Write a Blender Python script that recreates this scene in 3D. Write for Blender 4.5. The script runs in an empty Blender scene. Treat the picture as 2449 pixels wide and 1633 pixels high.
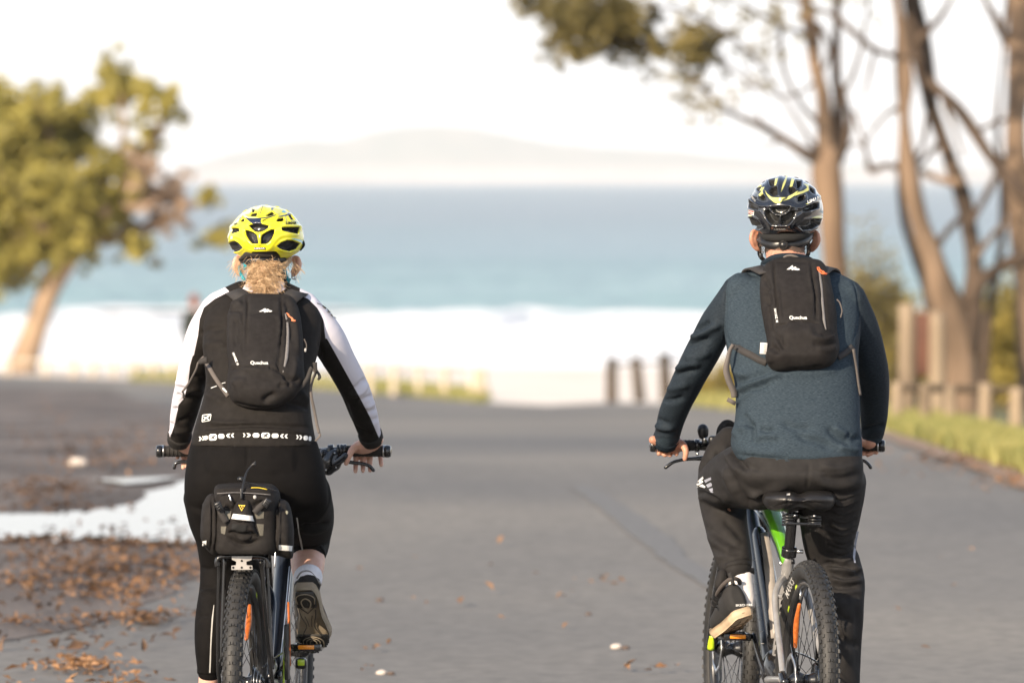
import bpy, bmesh, math, random
import numpy as np
from mathutils import Vector, Matrix
from mathutils.bvhtree import BVHTree

random.seed(7); rng = np.random.default_rng(7)
SC = bpy.context.scene
COL = SC.collection

# ------------------------------------------------------------------ camera, sky, sun, exposure
H = 1.86; F = 13600.0; CX, CY = 1224.5, 816.5
PITCH = math.atan((CY - 430) / F)
cd = bpy.data.cameras.new("camera"); cam = bpy.data.objects.new("camera", cd); COL.objects.link(cam)
cd.sensor_width = 36; cd.lens = 36 * F / 2449.0
cd.clip_start = 0.5; cd.clip_end = 60000
cam.location = (0, 0, H); cam.rotation_euler = (math.pi / 2 - PITCH, 0, 0)
cd.dof.use_dof = True; cd.dof.focus_distance = 17.15; cd.dof.aperture_fstop = 3.9
SC.camera = cam
SUN_AZ = math.atan2(-0.66, -1.0); SUN_EL = math.radians(23)
W = bpy.data.worlds.new("World"); SC.world = W; W.use_nodes = True
wn = W.node_tree.nodes; wl = W.node_tree.links
sky = wn.new("ShaderNodeTexSky"); sky.sky_type = 'NISHITA'; sky.sun_disc = False
sky.sun_elevation = SUN_EL; sky.sun_rotation = SUN_AZ
sky.dust_density = 3.0; sky.air_density = 1.0; sky.ozone_density = 1.0
sky.dust_density = 1.0
bg = wn["Background"]; bg.inputs[1].default_value = 0.15
# thin bright cloud veil over the clear sky, thickest low down
wtc = wn.new("ShaderNodeTexCoord"); wsx = wn.new("ShaderNodeSeparateXYZ"); wl.new(wtc.outputs['Generated'], wsx.inputs[0])
wnz = wn.new("ShaderNodeTexNoise"); wnz.inputs['Scale'].default_value = 3.0; wnz.inputs['Detail'].default_value = 4; wl.new(wtc.outputs['Generated'], wnz.inputs[0])
wmr = wn.new("ShaderNodeMapRange"); wmr.inputs[1].default_value = 0.0; wmr.inputs[2].default_value = 0.55; wmr.inputs[3].default_value = 1.0; wmr.inputs[4].default_value = 0.12; wl.new(wsx.outputs[2], wmr.inputs[0])
wma = wn.new("ShaderNodeMath"); wma.operation = 'MULTIPLY_ADD'; wma.inputs[1].default_value = 0.12; wl.new(wnz.outputs[0], wma.inputs[0]); wl.new(wmr.outputs[0], wma.inputs[2])
wmc = wn.new("ShaderNodeMath"); wmc.operation = 'SUBTRACT'; wmc.use_clamp = True; wmc.inputs[1].default_value = 0.07; wl.new(wma.outputs[0], wmc.inputs[0])
wmx = wn.new("ShaderNodeMix"); wmx.data_type = 'RGBA'; wl.new(wmc.outputs[0], wmx.inputs[0]); wl.new(sky.outputs[0], wmx.inputs[6]); wmx.inputs[7].default_value = (5.45, 5.45, 5.55, 1)
wl.new(wmx.outputs[2], bg.inputs[0])
sd_ = bpy.data.lights.new("sun", 'SUN'); sun = bpy.data.objects.new("sun", sd_); COL.objects.link(sun)
sd_.energy = 5.0; sd_.angle = math.radians(0.6); sd_.color = (1.0, 0.83, 0.63)
sdir = Vector((math.sin(SUN_AZ) * math.cos(SUN_EL), math.cos(SUN_AZ) * math.cos(SUN_EL), math.sin(SUN_EL)))
sun.rotation_euler = sdir.to_track_quat('Z', 'Y').to_euler()
SC.view_settings.view_transform = 'Standard'; SC.view_settings.look = 'None'
SC.view_settings.exposure = 0.70; SC.view_settings.gamma = 1; SC.view_settings.use_curve_mapping = False
SC.render.engine = 'CYCLES'
SC.cycles.volume_bounces = 2

# ------------------------------------------------------------------ geometry helpers
FW = Vector((0, math.cos(PITCH), -math.sin(PITCH))); UP = Vector((0, math.sin(PITCH), math.cos(PITCH)))
def P(x, y, Y):
    dx = (x - CX) / F; dy = (CY - y) / F
    d = Vector((dx, FW.y + dy * UP.y, FW.z + dy * UP.z))
    t = Y / d.y
    return Vector((d.x * t, Y, H + d.z * t))
def proj(V):
    V = np.asarray(V, dtype=float); r = V - np.array([0, 0, H])
    fw = r @ np.array(FW); return np.stack([CX + F * r[:, 0] / fw, CY - F * (r @ np.array(UP)) / fw], 1)
def Z(ox, oy, k):
    return lambda pts: [(ox + a[0] / k, oy + a[1] / k) for a in pts]
Z1 = Z(360, 460, 3.92); Z2 = Z(360, 800, 3.92); Z3 = Z(400, 1130, 3.118); Z4 = Z(1700, 390, 5.226)
Z5 = Z(1530, 600, 3.794); Z6 = Z(1530, 950, 3.484); Z7 = Z(1650, 1150, 3.246); Z8 = Z(520, 470, 6.533)
DD = Z(0, 0, 1 / 1.0412)
def gz(Y):
    if Y < 38: return 0.0
    if Y < 92: return -0.031067 * (Y - 38)
    if Y < 150: return -0.0233 * (Y - 20)
    if Y < 186: 
        t = (Y - 150) / 36; return -3.029 + (-4.45 + 3.029) * t
    return -4.45
def G(x, y, dz=0.0):
    """point of the ground seen at photo position x, y"""
    lo, hi = 5.0, 400.0
    for _ in range(50):
        m = (lo + hi) / 2; p = P(x, y, m)
        if p.z > gz(m): lo = m
        else: hi = m
    p = P(x, y, lo); p.z = gz(lo) + dz; return p

base = {}
def wbase(o): return base.get(o.name, Vector((0, 0, 0))) if o else Vector((0, 0, 0))
def thing(name, label, cat, loc, group=None):
    o = bpy.data.objects.new(name, None); COL.objects.link(o); o.location = loc; o.empty_display_size = .1
    o['label'] = label; o['category'] = cat
    if group: o['group'] = group
    base[o.name] = Vector(loc); return o
REG = {}
def obj(name, vf, mat, parent=None, smooth=True, label=None, cat=None, group=None, kind=None, attrs=None, origin=None):
    V, Fc = vf[0], vf[1]
    V = np.array([tuple(v) for v in V], dtype=float) if not isinstance(V, np.ndarray) else V.copy()
    b = wbase(parent)
    if parent is None:
        b = Vector(origin) if origin is not None else Vector(((V[:, 0].min() + V[:, 0].max()) / 2, (V[:, 1].min() + V[:, 1].max()) / 2, V[:, 2].min()))
    me = bpy.data.meshes.new(name)
    me.from_pydata((V - np.array(b)).tolist(), [], [list(map(int, f)) for f in Fc] if not isinstance(Fc, np.ndarray) else Fc.tolist())
    me.update()
    if smooth: me.polygons.foreach_set('use_smooth', [True] * len(me.polygons))
    if mat: me.materials.append(mat)
    if attrs:
        for k, a in attrs.items():
            at = me.attributes.new(k, 'FLOAT', 'POINT'); at.data.foreach_set('value', np.asarray(a, dtype=np.float32))
    o = bpy.data.objects.new(name, me); COL.objects.link(o)
    if parent is not None: o.parent = parent; base[o.name] = b
    else: o.location = b; base[o.name] = b
    if label: o['label'] = label
    if cat: o['category'] = cat
    if group: o['group'] = group
    if kind: o['kind'] = kind
    REG[o.name] = (V, Fc)
    return o
def dup(o, name=None, loc=None, label=None):
    c = o.copy(); COL.objects.link(c)
    if loc is not None: c.location = loc
    if label: c['label'] = label
    base[c.name] = Vector(loc) if loc is not None else wbase(o)
    for ch in list(o.children):
        d = ch.copy(); COL.objects.link(d); d.parent = c
        for g in list(ch.children):
            e = g.copy(); COL.objects.link(e); e.parent = d
    return c
def bvh(o):
    V, Fc = REG[o.name]; return BVHTree.FromPolygons([tuple(v) for v in V], [list(f) for f in Fc])
def join(*ms):
    V = []; Fc = []; n = 0
    for v, f in ms:
        v = np.array([tuple(a) for a in v]) if not isinstance(v, np.ndarray) else v
        V.append(v); Fc += [[i + n for i in q] for q in f]; n += len(v)
    return np.concatenate(V), Fc
def box(c, s, R=None, taper=1.0):
    c = Vector(c); R = R or Matrix.Identity(3); V = []
    for z in (-1, 1):
        t = taper if z > 0 else 1
        for x, y in ((-1, -1), (1, -1), (1, 1), (-1, 1)):
            V.append(c + R @ Vector((x * s[0] / 2 * t, y * s[1] / 2 * t, z * s[2] / 2)))
    return V, [(3, 2, 1, 0), (4, 5, 6, 7), (0, 1, 5, 4), (1, 2, 6, 5), (2, 3, 7, 6), (3, 0, 4, 7)]
def rbox(c, s, R=None, r=.15, n=3):
    """box with rounded edges"""
    bm = bmesh.new(); V, Fc = box((0, 0, 0), s)
    vs = [bm.verts.new(v) for v in V]
    for f in Fc: bm.faces.new([vs[i] for i in f])
    bmesh.ops.bevel(bm, geom=bm.edges[:] + bm.verts[:], offset=min(s) * r, segments=n, affect='EDGES', profile=.5)
    R = R or Matrix.Identity(3); c = Vector(c)
    bm.verts.ensure_lookup_table(); bm.verts.index_update()
    V = [c + R @ v.co for v in bm.verts]; Fc = [[v.index for v in f.verts] for f in bm.faces]; bm.free(); return V, Fc
def cr(A, m):
    """Catmull-Rom resample of rows"""
    A = np.array([list(a) for a in A], dtype=float); n = len(A)
    if n < 3: 
        t = np.linspace(0, 1, m * (n - 1) + 1)[:, None]; return A[0] * (1 - t) + A[-1] * t
    E = np.vstack([2 * A[0] - A[1], A, 2 * A[-1] - A[-2]]); out = []
    for i in range(1, n):
        p0, p1, p2, p3 = E[i - 1], E[i], E[i + 1], E[i + 2]
        for k in range(m):
            t = k / m
            out.append(.5 * (2 * p1 + (p2 - p0) * t + (2 * p0 - 5 * p1 + 4 * p2 - p3) * t * t + (3 * p1 - p0 - 3 * p2 + p3) * t ** 3))
    out.append(A[-1]); return np.array(out)
def limb(pts, rad, n=20, sub=5, flat=None, dome=True, ref=None):
    """closed tapered tube; flat = (vector, factor): squashes the section along that vector"""
    A = np.array([[*p, r] for p, r in zip(pts, rad)]); A = cr(A, sub) if sub > 1 else A
    C = A[:, :3]; r = np.maximum(A[:, 3], 1e-4)
    T = np.gradient(C, axis=0); T /= np.linalg.norm(T, axis=1)[:, None] + 1e-12
    if dome:
        Cs, rs, Ts = [], [], []
        for k in (1.0, .85, .55):
            Cs.append(C[0] - T[0] * r[0] * k); rs.append(r[0] * math.sqrt(max(0, 1 - k * k)) + (r[0] * .12 if k == 1 else 0)); Ts.append(T[0])
        Cs += list(C); rs += list(r); Ts += list(T)
        for k in (.55, .85, 1.0):
            Cs.append(C[-1] + T[-1] * r[-1] * k); rs.append(r[-1] * math.sqrt(max(0, 1 - k * k)) + (r[-1] * .12 if k == 1 else 0)); Ts.append(T[-1])
        C = np.array(Cs); r = np.array(rs); T = np.array(Ts)
    if ref is None:
        ref = np.array([0, 0, 1.0]) if abs(T[0][2]) < .8 else np.array([0, 1.0, 0])
    u = np.array(ref, dtype=float); V = []
    for c, q, t in zip(C, r, T):
        u = u - t * (u @ t); u /= np.linalg.norm(u) + 1e-12; w = np.cross(t, u)
        for k in range(n):
            a = 2 * math.pi * k / n; d = (math.cos(a) * u + math.sin(a) * w) * q
            if flat is not None:
                fv = np.array(flat[0], dtype=float); fv /= np.linalg.norm(fv); d = d - fv * (d @ fv) * (1 - flat[1])
            V.append(c + d)
    m = len(C); Fc = []
    for i in range(m - 1):
        for k in range(n):
            k2 = (k + 1) % n; Fc.append((i * n + k, i * n + k2, (i + 1) * n + k2, (i + 1) * n + k))
    Fc.append(tuple(reversed(range(n)))); Fc.append(tuple(range((m - 1) * n, m * n)))
    return np.array(V), Fc
def tube(pts, r, n=10, sub=5):
    rr = [r] * len(pts) if not hasattr(r, '__len__') else r
    return limb(pts, rr, n=n, sub=sub, dome=False)
def sections(S, n=44, sub=6, e=2.4):
    """torso-like loft, rows (xl, xr, y, Yc, halfdepth) in photo columns/rows and metres"""
    A = cr(S, sub); V = []
    for xl, xr, y, Yc, hd in A:
        c = P((xl + xr) / 2, y, Yc); a = (xr - xl) / 2 * Yc / F
        for k in range(n):
            t = 2 * math.pi * k / n; ct, st = math.cos(t), math.sin(t)
            V.append((c.x + a * math.copysign(abs(ct) ** (2 / e), ct), c.y + hd * math.copysign(abs(st) ** (2 / e), st), c.z))
    m = len(A); Fc = []
    for i in range(m - 1):
        for k in range(n):
            k2 = (k + 1) % n; Fc.append((i * n + k, (i + 1) * n + k, (i + 1) * n + k2, i * n + k2))
    Fc.append(tuple(range(n))); Fc.append(tuple(reversed(range((m - 1) * n, m * n))))
    return np.array(V), Fc
def ell(c, s, n=24, m=14, R=None):
    V = []; Fc = []; c = Vector(c); R = R or Matrix.Identity(3)
    for i in range(1, m):
        p = math.pi * i / m
        for k in range(n):
            a = 2 * math.pi * k / n
            V.append(c + R @ Vector((s[0] * math.sin(p) * math.cos(a), s[1] * math.sin(p) * math.sin(a), s[2] * math.cos(p))))
    for i in range(m - 2):
        for k in range(n):
            k2 = (k + 1) % n; Fc.append((i * n + k, (i + 1) * n + k, (i + 1) * n + k2, i * n + k2))
    t = len(V); V.append(c + R @ Vector((0, 0, s[2]))); V.append(c + R @ Vector((0, 0, -s[2])))
    for k in range(n):
        k2 = (k + 1) % n; Fc.append((t, k, k2)); Fc.append((t + 1, (m - 2) * n + k2, (m - 2) * n + k))
    return np.array([tuple(v) for v in V]), Fc
def fuse(pieces, voxel=.005, smooth=3, fac=.5):
    V, Fc = join(*pieces)
    me = bpy.data.meshes.new("tmp"); me.from_pydata(V.tolist(), [], [list(f) for f in Fc]); me.update()
    bm = bmesh.new(); bm.from_mesh(me); bmesh.ops.recalc_face_normals(bm, faces=bm.faces); bm.to_mesh(me); bm.free()
    o = bpy.data.objects.new("tmp", me); COL.objects.link(o)
    r = o.modifiers.new("r", 'REMESH'); r.mode = 'VOXEL'; r.voxel_size = voxel
    if smooth: s = o.modifiers.new("s", 'SMOOTH'); s.factor = fac; s.iterations = smooth
    dg = bpy.context.evaluated_depsgraph_get(); e = o.evaluated_get(dg); m2 = bpy.data.meshes.new_from_object(e)
    nv = len(m2.vertices); co = np.empty(nv * 3); m2.vertices.foreach_get('co', co)
    Fo = [tuple(p.vertices) for p in m2.polygons]
    bpy.data.objects.remove(o); bpy.data.meshes.remove(me); bpy.data.meshes.remove(m2)
    return co.reshape(-1, 3), Fo
def normals(vf):
    V, Fc = vf; me = bpy.data.meshes.new("n"); me.from_pydata(np.asarray(V).tolist(), [], [list(f) for f in Fc]); me.update()
    N = np.empty(len(V) * 3); me.vertex_normals.foreach_get('vector', N); bpy.data.meshes.remove(me); return N.reshape(-1, 3)
def segd(px, a, b):
    a = np.array(a, float); b = np.array(b, float); ab = b - a; L = ab @ ab + 1e-9
    t = np.clip(((px - a) @ ab) / L, 0, 1); return np.linalg.norm(px - a - t[:, None] * ab, axis=1), t
def lined(px, poly):
    d = np.full(len(px), 1e9); tt = np.zeros(len(px)); n = len(poly) - 1
    for i in range(n):
        q, t = segd(px, poly[i], poly[i + 1]); m = q < d; d[m] = q[m]; tt[m] = (i + t[m]) / n
    return d, tt
def sdp(px, poly):
    """signed distance to polygon, positive inside"""
    p = list(poly); d, _ = lined(px, p + [p[0]]); ins = np.zeros(len(px), bool); j = len(p) - 1
    for i in range(len(p)):
        xi, yi = p[i]; xj, yj = p[j]
        c = ((yi > px[:, 1]) != (yj > px[:, 1])) & (px[:, 0] < (xj - xi) * (px[:, 1] - yi) / (yj - yi + 1e-12) + xi)
        ins ^= c; j = i
    return np.where(ins, d, -d)
def field(px, polys, lo=-30.0):
    f = np.full(len(px), lo)
    for p in polys: f = np.maximum(f, sdp(px, p))
    return f
FOLD = 2.0
def emboss(vf, strokes, back=-.05):
    """folds and seams: strokes (polyline, width px, depth m), measured on the side that faces the camera"""
    V, Fc = vf; V = np.array(V, float); N = normals((V, Fc)); px = proj(V); m = N[:, 1] < back
    D = np.zeros(len(V)); w8 = np.clip(-N[:, 1] * 3, 0, 1)
    for s in strokes:
        poly, w, dep = s[:3]
        if len(poly) > 2: poly = [tuple(a) for a in cr(poly, 4)]
        bb = np.array(poly); sel = m & (px[:, 0] > bb[:, 0].min() - 3 * w) & (px[:, 0] < bb[:, 0].max() + 3 * w) & (px[:, 1] > bb[:, 1].min() - 3 * w) & (px[:, 1] < bb[:, 1].max() + 3 * w)
        if not sel.any(): continue
        d, t = lined(px[sel], poly); fade = np.clip(np.minimum(t, 1 - t) * 5 + .15, 0, 1) if (len(s) < 4) else 1.0
        D[sel] += FOLD * dep * np.exp(-(d / (w * 1.15)) ** 2) * fade
    return V + N * (D * w8)[:, None], Fc
def snoise(V, s, seed=0, oct=3):
    r = np.random.default_rng(seed); out = np.zeros(len(V)); a = 1.0
    for o in range(oct):
        for _ in range(4):
            k = r.normal(size=3) * s * (2 ** o); out += a * np.sin(V @ k + r.uniform(0, 6.28))
        a *= .5
    return out / 4
def rumple(vf, amp, s, seed=0, oct=3):
    V, Fc = vf; return V + normals(vf) * (snoise(V, s, seed, oct) * amp)[:, None], Fc
def pillow(outline, Yb, depth, p=2.6, nr=16, nb=96, back=.02, top=None):
    """rounded bag shape: outline in photo px lying on the surface Yb(y), swelling towards the camera"""
    o = np.array(list(cr(list(outline) + [outline[0]], 6))[:-1]); L = np.r_[0, np.cumsum(np.linalg.norm(np.diff(np.vstack([o, o[:1]]), axis=0), axis=1))]
    oo = np.vstack([o, o[:1]]); t = np.linspace(0, L[-1], nb, endpoint=False)
    B = np.stack([np.interp(t, L, oo[:, 0]), np.interp(t, L, oo[:, 1])], 1); c = B.mean(0)
    YB = Yb if callable(Yb) else (lambda y: Yb); DP = depth if callable(depth) else (lambda y: depth)
    V = []; Fc = []
    S = [math.sin(math.pi / 2 * (i + 1) / nr) for i in range(nr)]
    V.append(tuple(P(c[0], c[1], YB(c[1]) - DP(c[1]))))
    for s in S:
        for b in B:
            q = c + (b - c) * s; V.append(tuple(P(q[0], q[1], YB(q[1]) - DP(q[1]) * (max(0, 1 - s ** p)) ** (1 / p))))
    for b in B: V.append(tuple(P(b[0], b[1], YB(b[1]) + back)))
    V.append(tuple(P(c[0], c[1], YB(c[1]) + back)))
    for k in range(nb): Fc.append((0, 1 + k, 1 + (k + 1) % nb))
    for i in range(nr):
        for k in range(nb):
            a = 1 + i * nb + k; b = 1 + i * nb + (k + 1) % nb; Fc.append((a, a + nb, b + nb, b))
    e = len(V) - 1; s0 = 1 + nr * nb
    for k in range(nb): Fc.append((e, s0 + (k + 1) % nb, s0 + k))
    return orient((np.array(V), Fc))
def orient(vf):
    bm = bmesh.new(); vs = [bm.verts.new(v) for v in vf[0]]
    for f in vf[1]: bm.faces.new([vs[i] for i in f])
    bmesh.ops.recalc_face_normals(bm, faces=bm.faces); bm.verts.index_update(); Fc = [[v.index for v in f.verts] for f in bm.faces]; bm.free(); return np.array(vf[0]), Fc
def ribbon(pts, w, th=.002, face=(0, -1, 0), sub=5):
    """strap: points in metres, w width in metres"""
    C = cr(pts, sub) if len(pts) > 2 else np.array([list(p) for p in pts]); T = np.gradient(C, axis=0); T /= np.linalg.norm(T, axis=1)[:, None]
    f = np.array(face, float); V = []; Fc = []; ww = w if hasattr(w, '__len__') else [w] * len(C)
    if len(ww) != len(C): ww = np.interp(np.linspace(0, 1, len(C)), np.linspace(0, 1, len(ww)), ww)
    for c, t, q in zip(C, T, ww):
        s = np.cross(t, f); s /= np.linalg.norm(s) + 1e-9; n_ = np.cross(s, t)
        for a, b in ((-1, -1), (1, -1), (1, 1), (-1, 1)): V.append(c + s * a * q / 2 + n_ * b * th / 2)
    for i in range(len(C) - 1):
        for k in range(4): k2 = (k + 1) % 4; Fc.append((i * 4 + k, i * 4 + k2, i * 4 + 4 + k2, i * 4 + 4 + k))
    Fc.append((3, 2, 1, 0)); e = len(V); Fc.append((e - 4, e - 3, e - 2, e - 1))
    return np.array(V), Fc
def Rz(a): return Matrix.Rotation(a, 3, 'Z')
EYE = Vector((0, 0, H))
def onto(tree, x, y, off, fallback):
    d = (P(x, y, 10) - EYE).normalized(); h = tree.ray_cast(EYE, d) if tree else None
    p = h[0] if h and h[0] is not None and abs(h[0].y - fallback) < .25 else P(x, y, fallback)
    return p - d * off
def decal(poly, tree, Y, off=.0018, th=.001):
    """flat print or patch laid on a surface, with its own small thickness"""
    from mathutils.geometry import tessellate_polygon
    if isinstance(poly[0][0], (int, float)): polys = [poly]
    else: polys = poly
    VV = []; FF = []
    for pl in polys:
        tri = tessellate_polygon([[Vector((q[0], q[1], 0)) for q in pl]]); bm = bmesh.new(); vs = [bm.verts.new((q[0], q[1], 0)) for q in pl]
        for t in tri:
            try: bm.faces.new([vs[i] for i in t])
            except ValueError: pass
        for _ in range(5):
            lg_ = [e for e in bm.edges if e.calc_length() > 5]
            if not lg_: break
            bmesh.ops.subdivide_edges(bm, edges=lg_, cuts=1); bmesh.ops.triangulate(bm, faces=[f for f in bm.faces if len(f.verts) > 3])
        bm.verts.index_update(); n0 = len(VV); n = len(bm.verts); w = [onto(tree, v.co.x, v.co.y, off, Y) for v in bm.verts]
        VV += [tuple(v) for v in w]; FF += [tuple(n0 + v.index for v in f.verts) for f in bm.faces]; VV += [tuple(v + Vector((0, off * .8, 0))) for v in w]
        for e in bm.edges:
            if e.is_boundary: a, b = e.verts[0].index, e.verts[1].index; FF.append((n0 + a, n0 + b, n0 + n + b, n0 + n + a))
        bm.free()
    return np.array(VV), FF
def text(s, cx, cy, h, tree, Y, rot=0.0, off=.002, sx=1.0, shear=0.0, bold=0.0):
    """lettering: centre and height in photo px; laid on the surface hit"""
    cu = bpy.data.curves.new("t", 'FONT'); cu.body = s; cu.align_x = 'CENTER'; cu.align_y = 'CENTER'; cu.resolution_u = 3; cu.shear = shear; cu.offset = bold
    o = bpy.data.objects.new("t", cu); COL.objects.link(o); dg = bpy.context.evaluated_depsgraph_get(); me = bpy.data.meshes.new_from_object(o.evaluated_get(dg))
    V = [v.co.copy() for v in me.vertices]; Fc = [tuple(p.vertices) for p in me.polygons]
    bpy.data.objects.remove(o); bpy.data.curves.remove(cu); bpy.data.meshes.remove(me)
    k = h / .72; W_ = []
    for v in V:
        a, b = v.x * k * sx, v.y * k; x = cx + a * math.cos(rot) - b * math.sin(rot) * -1 * -1; y = cy - (a * math.sin(rot) + b * math.cos(rot))
        W_.append(tuple(onto(tree, x, y, off, Y)))
    return np.array(W_), Fc

# ------------------------------------------------------------------ materials
def M(name, col, rough=.6, var=.12, scale=30, bump=0, bscale=300, metal=0, spec=.5, coat=0, masks=(), col2=None, stretch=None, sheen=0, bdist=.001, ramp=(.35, .65), sub=0, wear=0):
    m = bpy.data.materials.new(name); m.use_nodes = True; nt = m.node_tree; N, L = nt.nodes, nt.links; b = N['Principled BSDF']
    b.inputs['Roughness'].default_value = rough; b.inputs['Metallic'].default_value = metal; b.inputs['Specular IOR Level'].default_value = spec
    if coat: b.inputs['Coat Weight'].default_value = coat; b.inputs['Coat Roughness'].default_value = .06
    if sheen: b.inputs['Sheen Weight'].default_value = sheen; b.inputs['Sheen Roughness'].default_value = .5
    if sub: b.inputs['Subsurface Weight'].default_value = sub; b.inputs['Subsurface Radius'].default_value = (.012, .004, .002); b.inputs['Subsurface Scale'].default_value = 1
    tc = N.new('ShaderNodeTexCoord'); mp = N.new('ShaderNodeMapping'); L.new(tc.outputs['Object'], mp.inputs[0])
    if stretch: mp.inputs['Scale'].default_value = stretch
    nz = N.new('ShaderNodeTexNoise'); nz.inputs['Scale'].default_value = scale; nz.inputs['Detail'].default_value = 4; L.new(mp.outputs[0], nz.inputs[0])
    mx = N.new('ShaderNodeValToRGB'); c2 = col2 or tuple(min(1, c * (1 + var)) for c in col[:3]); c1 = col if col2 else tuple(c * (1 - var) for c in col[:3])
    mx.color_ramp.elements[0].position = ramp[0]; mx.color_ramp.elements[1].position = ramp[1]
    mx.color_ramp.elements[0].color = (*c1[:3], 1); mx.color_ramp.elements[1].color = (*c2[:3], 1); L.new(nz.outputs[0], mx.inputs[0])
    out = mx.outputs[0]
    for k, mk in enumerate(masks):
        at = N.new('ShaderNodeAttribute'); at.attribute_name = mk[0]
        ma = N.new('ShaderNodeMath'); ma.operation = 'MULTIPLY_ADD'; ma.use_clamp = True; ma.inputs[1].default_value = 1.2; ma.inputs[2].default_value = .5; L.new(at.outputs['Fac'], ma.inputs[0])
        x = N.new('ShaderNodeMix'); x.data_type = 'RGBA'; L.new(ma.outputs[0], x.inputs[0]); L.new(out, x.inputs[6])
        if len(mk) > 3:
            rp = N.new('ShaderNodeValToRGB'); rp.color_ramp.elements[0].position = .35; rp.color_ramp.elements[1].position = .65
            rp.color_ramp.elements[0].color = (*mk[1], 1); rp.color_ramp.elements[1].color = (*mk[3], 1); L.new(nz.outputs[0], rp.inputs[0]); L.new(rp.outputs[0], x.inputs[7])
        else: x.inputs[7].default_value = (*mk[1], 1)
        out = x.outputs[2]
        if mk[2] is not None:
            y = N.new('ShaderNodeMix'); y.data_type = 'FLOAT'; L.new(ma.outputs[0], y.inputs[0])
            src = b.inputs['Roughness']
            if src.is_linked: L.new(src.links[0].from_socket, y.inputs[2])
            else: y.inputs[2].default_value = rough
            y.inputs[3].default_value = mk[2]; L.new(y.outputs[0], b.inputs['Roughness'])
    if wear:
        wz = N.new('ShaderNodeTexNoise'); wz.inputs['Scale'].default_value = 7; wz.inputs['Detail'].default_value = 5; wz.inputs['Roughness'].default_value = .7; L.new(tc.outputs['Object'], wz.inputs[0])
        wr_ = N.new('ShaderNodeMapRange'); wr_.inputs[1].default_value = .4; wr_.inputs[2].default_value = .75; wr_.inputs[4].default_value = wear; L.new(wz.outputs[0], wr_.inputs[0])
        wm = N.new('ShaderNodeMix'); wm.data_type = 'RGBA'; L.new(wr_.outputs[0], wm.inputs[0]); L.new(out, wm.inputs[6]); wm.inputs[7].default_value = (.085, .082, .078, 1); out = wm.outputs[2]
    L.new(out, b.inputs['Base Color'])
    if bump:
        n2 = N.new('ShaderNodeTexNoise'); n2.inputs['Scale'].default_value = bscale; n2.inputs['Detail'].default_value = 3; L.new(tc.outputs['Object'], n2.inputs[0])
        bp = N.new('ShaderNodeBump'); bp.inputs['Strength'].default_value = bump; bp.inputs['Distance'].default_value = bdist; L.new(n2.outputs[0], bp.inputs['Height']); L.new(bp.outputs[0], b.inputs['Normal'])
    return m

# ------------------------------------------------------------------ ground, road, sand, sea
def strip(poly, dz, step=1.2, clipY=None):
    """ground sheet over a world xy polygon following the slope"""
    P2 = np.array([(p[0], p[1]) for p in poly]); 
    bm = bmesh.new(); vs = [bm.verts.new((p[0], p[1], 0)) for p in poly]; bm.faces.new(vs)
    ys = [38, 92, 150, 186]
    for y in ys:
        if P2[:, 1].min() < y < P2[:, 1].max():
            bmesh.ops.bisect_plane(bm, geom=bm.verts[:] + bm.edges[:] + bm.faces[:], plane_co=(0, y, 0), plane_no=(0, 1, 0))
    bmesh.ops.triangulate(bm, faces=bm.faces[:])
    bm.verts.index_update(); V = [(v.co.x, v.co.y, gz(v.co.y) + dz) for v in bm.verts]; Fc = [[v.index for v in f.verts] for f in bm.faces]
    # upward faces
    out = []
    for f in Fc:
        a, b, c = (Vector(V[i]) for i in f[:3])
        out.append(f if (b - a).cross(c - a).z > 0 else f[::-1])
    bm.free(); return V, out
def wob(poly, amp, step):
    out = []; n = len(poly)
    for i in range(n):
        a, b = Vector(poly[i][:2]), Vector(poly[(i + 1) % n][:2]); k = max(1, int((b - a).length / step))
        for j in range(k):
            p = a.lerp(b, j / k); out.append((p.x + random.uniform(-amp, amp), p.y + random.uniform(-amp, amp) * 2.5))
    return out
def gpoly(pts): return [tuple(G(x * 1.0412, y * 1.0412)) for x, y in pts]   # photo (2352 wide) positions on the ground

sandm = M("sand_material", (.68, .60, .51), .9, col2=(.80, .73, .65), scale=.5, bump=.4, bscale=20, bdist=.02)
asph = M("asphalt_material", (.102, .100, .098), .85, col2=(.205, .187, .160), scale=.30, stretch=(.55, .4, 1), bump=.5, bscale=90, bdist=.004, ramp=(.3, .7))
# finer grain over the asphalt
nt = asph.node_tree; b_ = nt.nodes['Principled BSDF']; lk = b_.inputs['Base Color'].links[0].from_socket
tcn = nt.nodes.new('ShaderNodeTexCoord'); nf = nt.nodes.new('ShaderNodeTexNoise'); nf.inputs['Scale'].default_value = 14; nf.inputs['Detail'].default_value = 6
nt.links.new(tcn.outputs['Object'], nf.inputs[0]); mr = nt.nodes.new('ShaderNodeMapRange'); mr.inputs[1].default_value = .3; mr.inputs[2].default_value = .7; mr.inputs[3].default_value = .8; mr.inputs[4].default_value = 1.2
nt.links.new(nf.outputs[0], mr.inputs[0]); mu = nt.nodes.new('ShaderNodeVectorMath'); mu.operation = 'SCALE'; nt.links.new(lk, mu.inputs[0]); nt.links.new(mr.outputs[0], mu.inputs['Scale']); nt.links.new(mu.outputs[0], b_.inputs['Base Color'])

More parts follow.
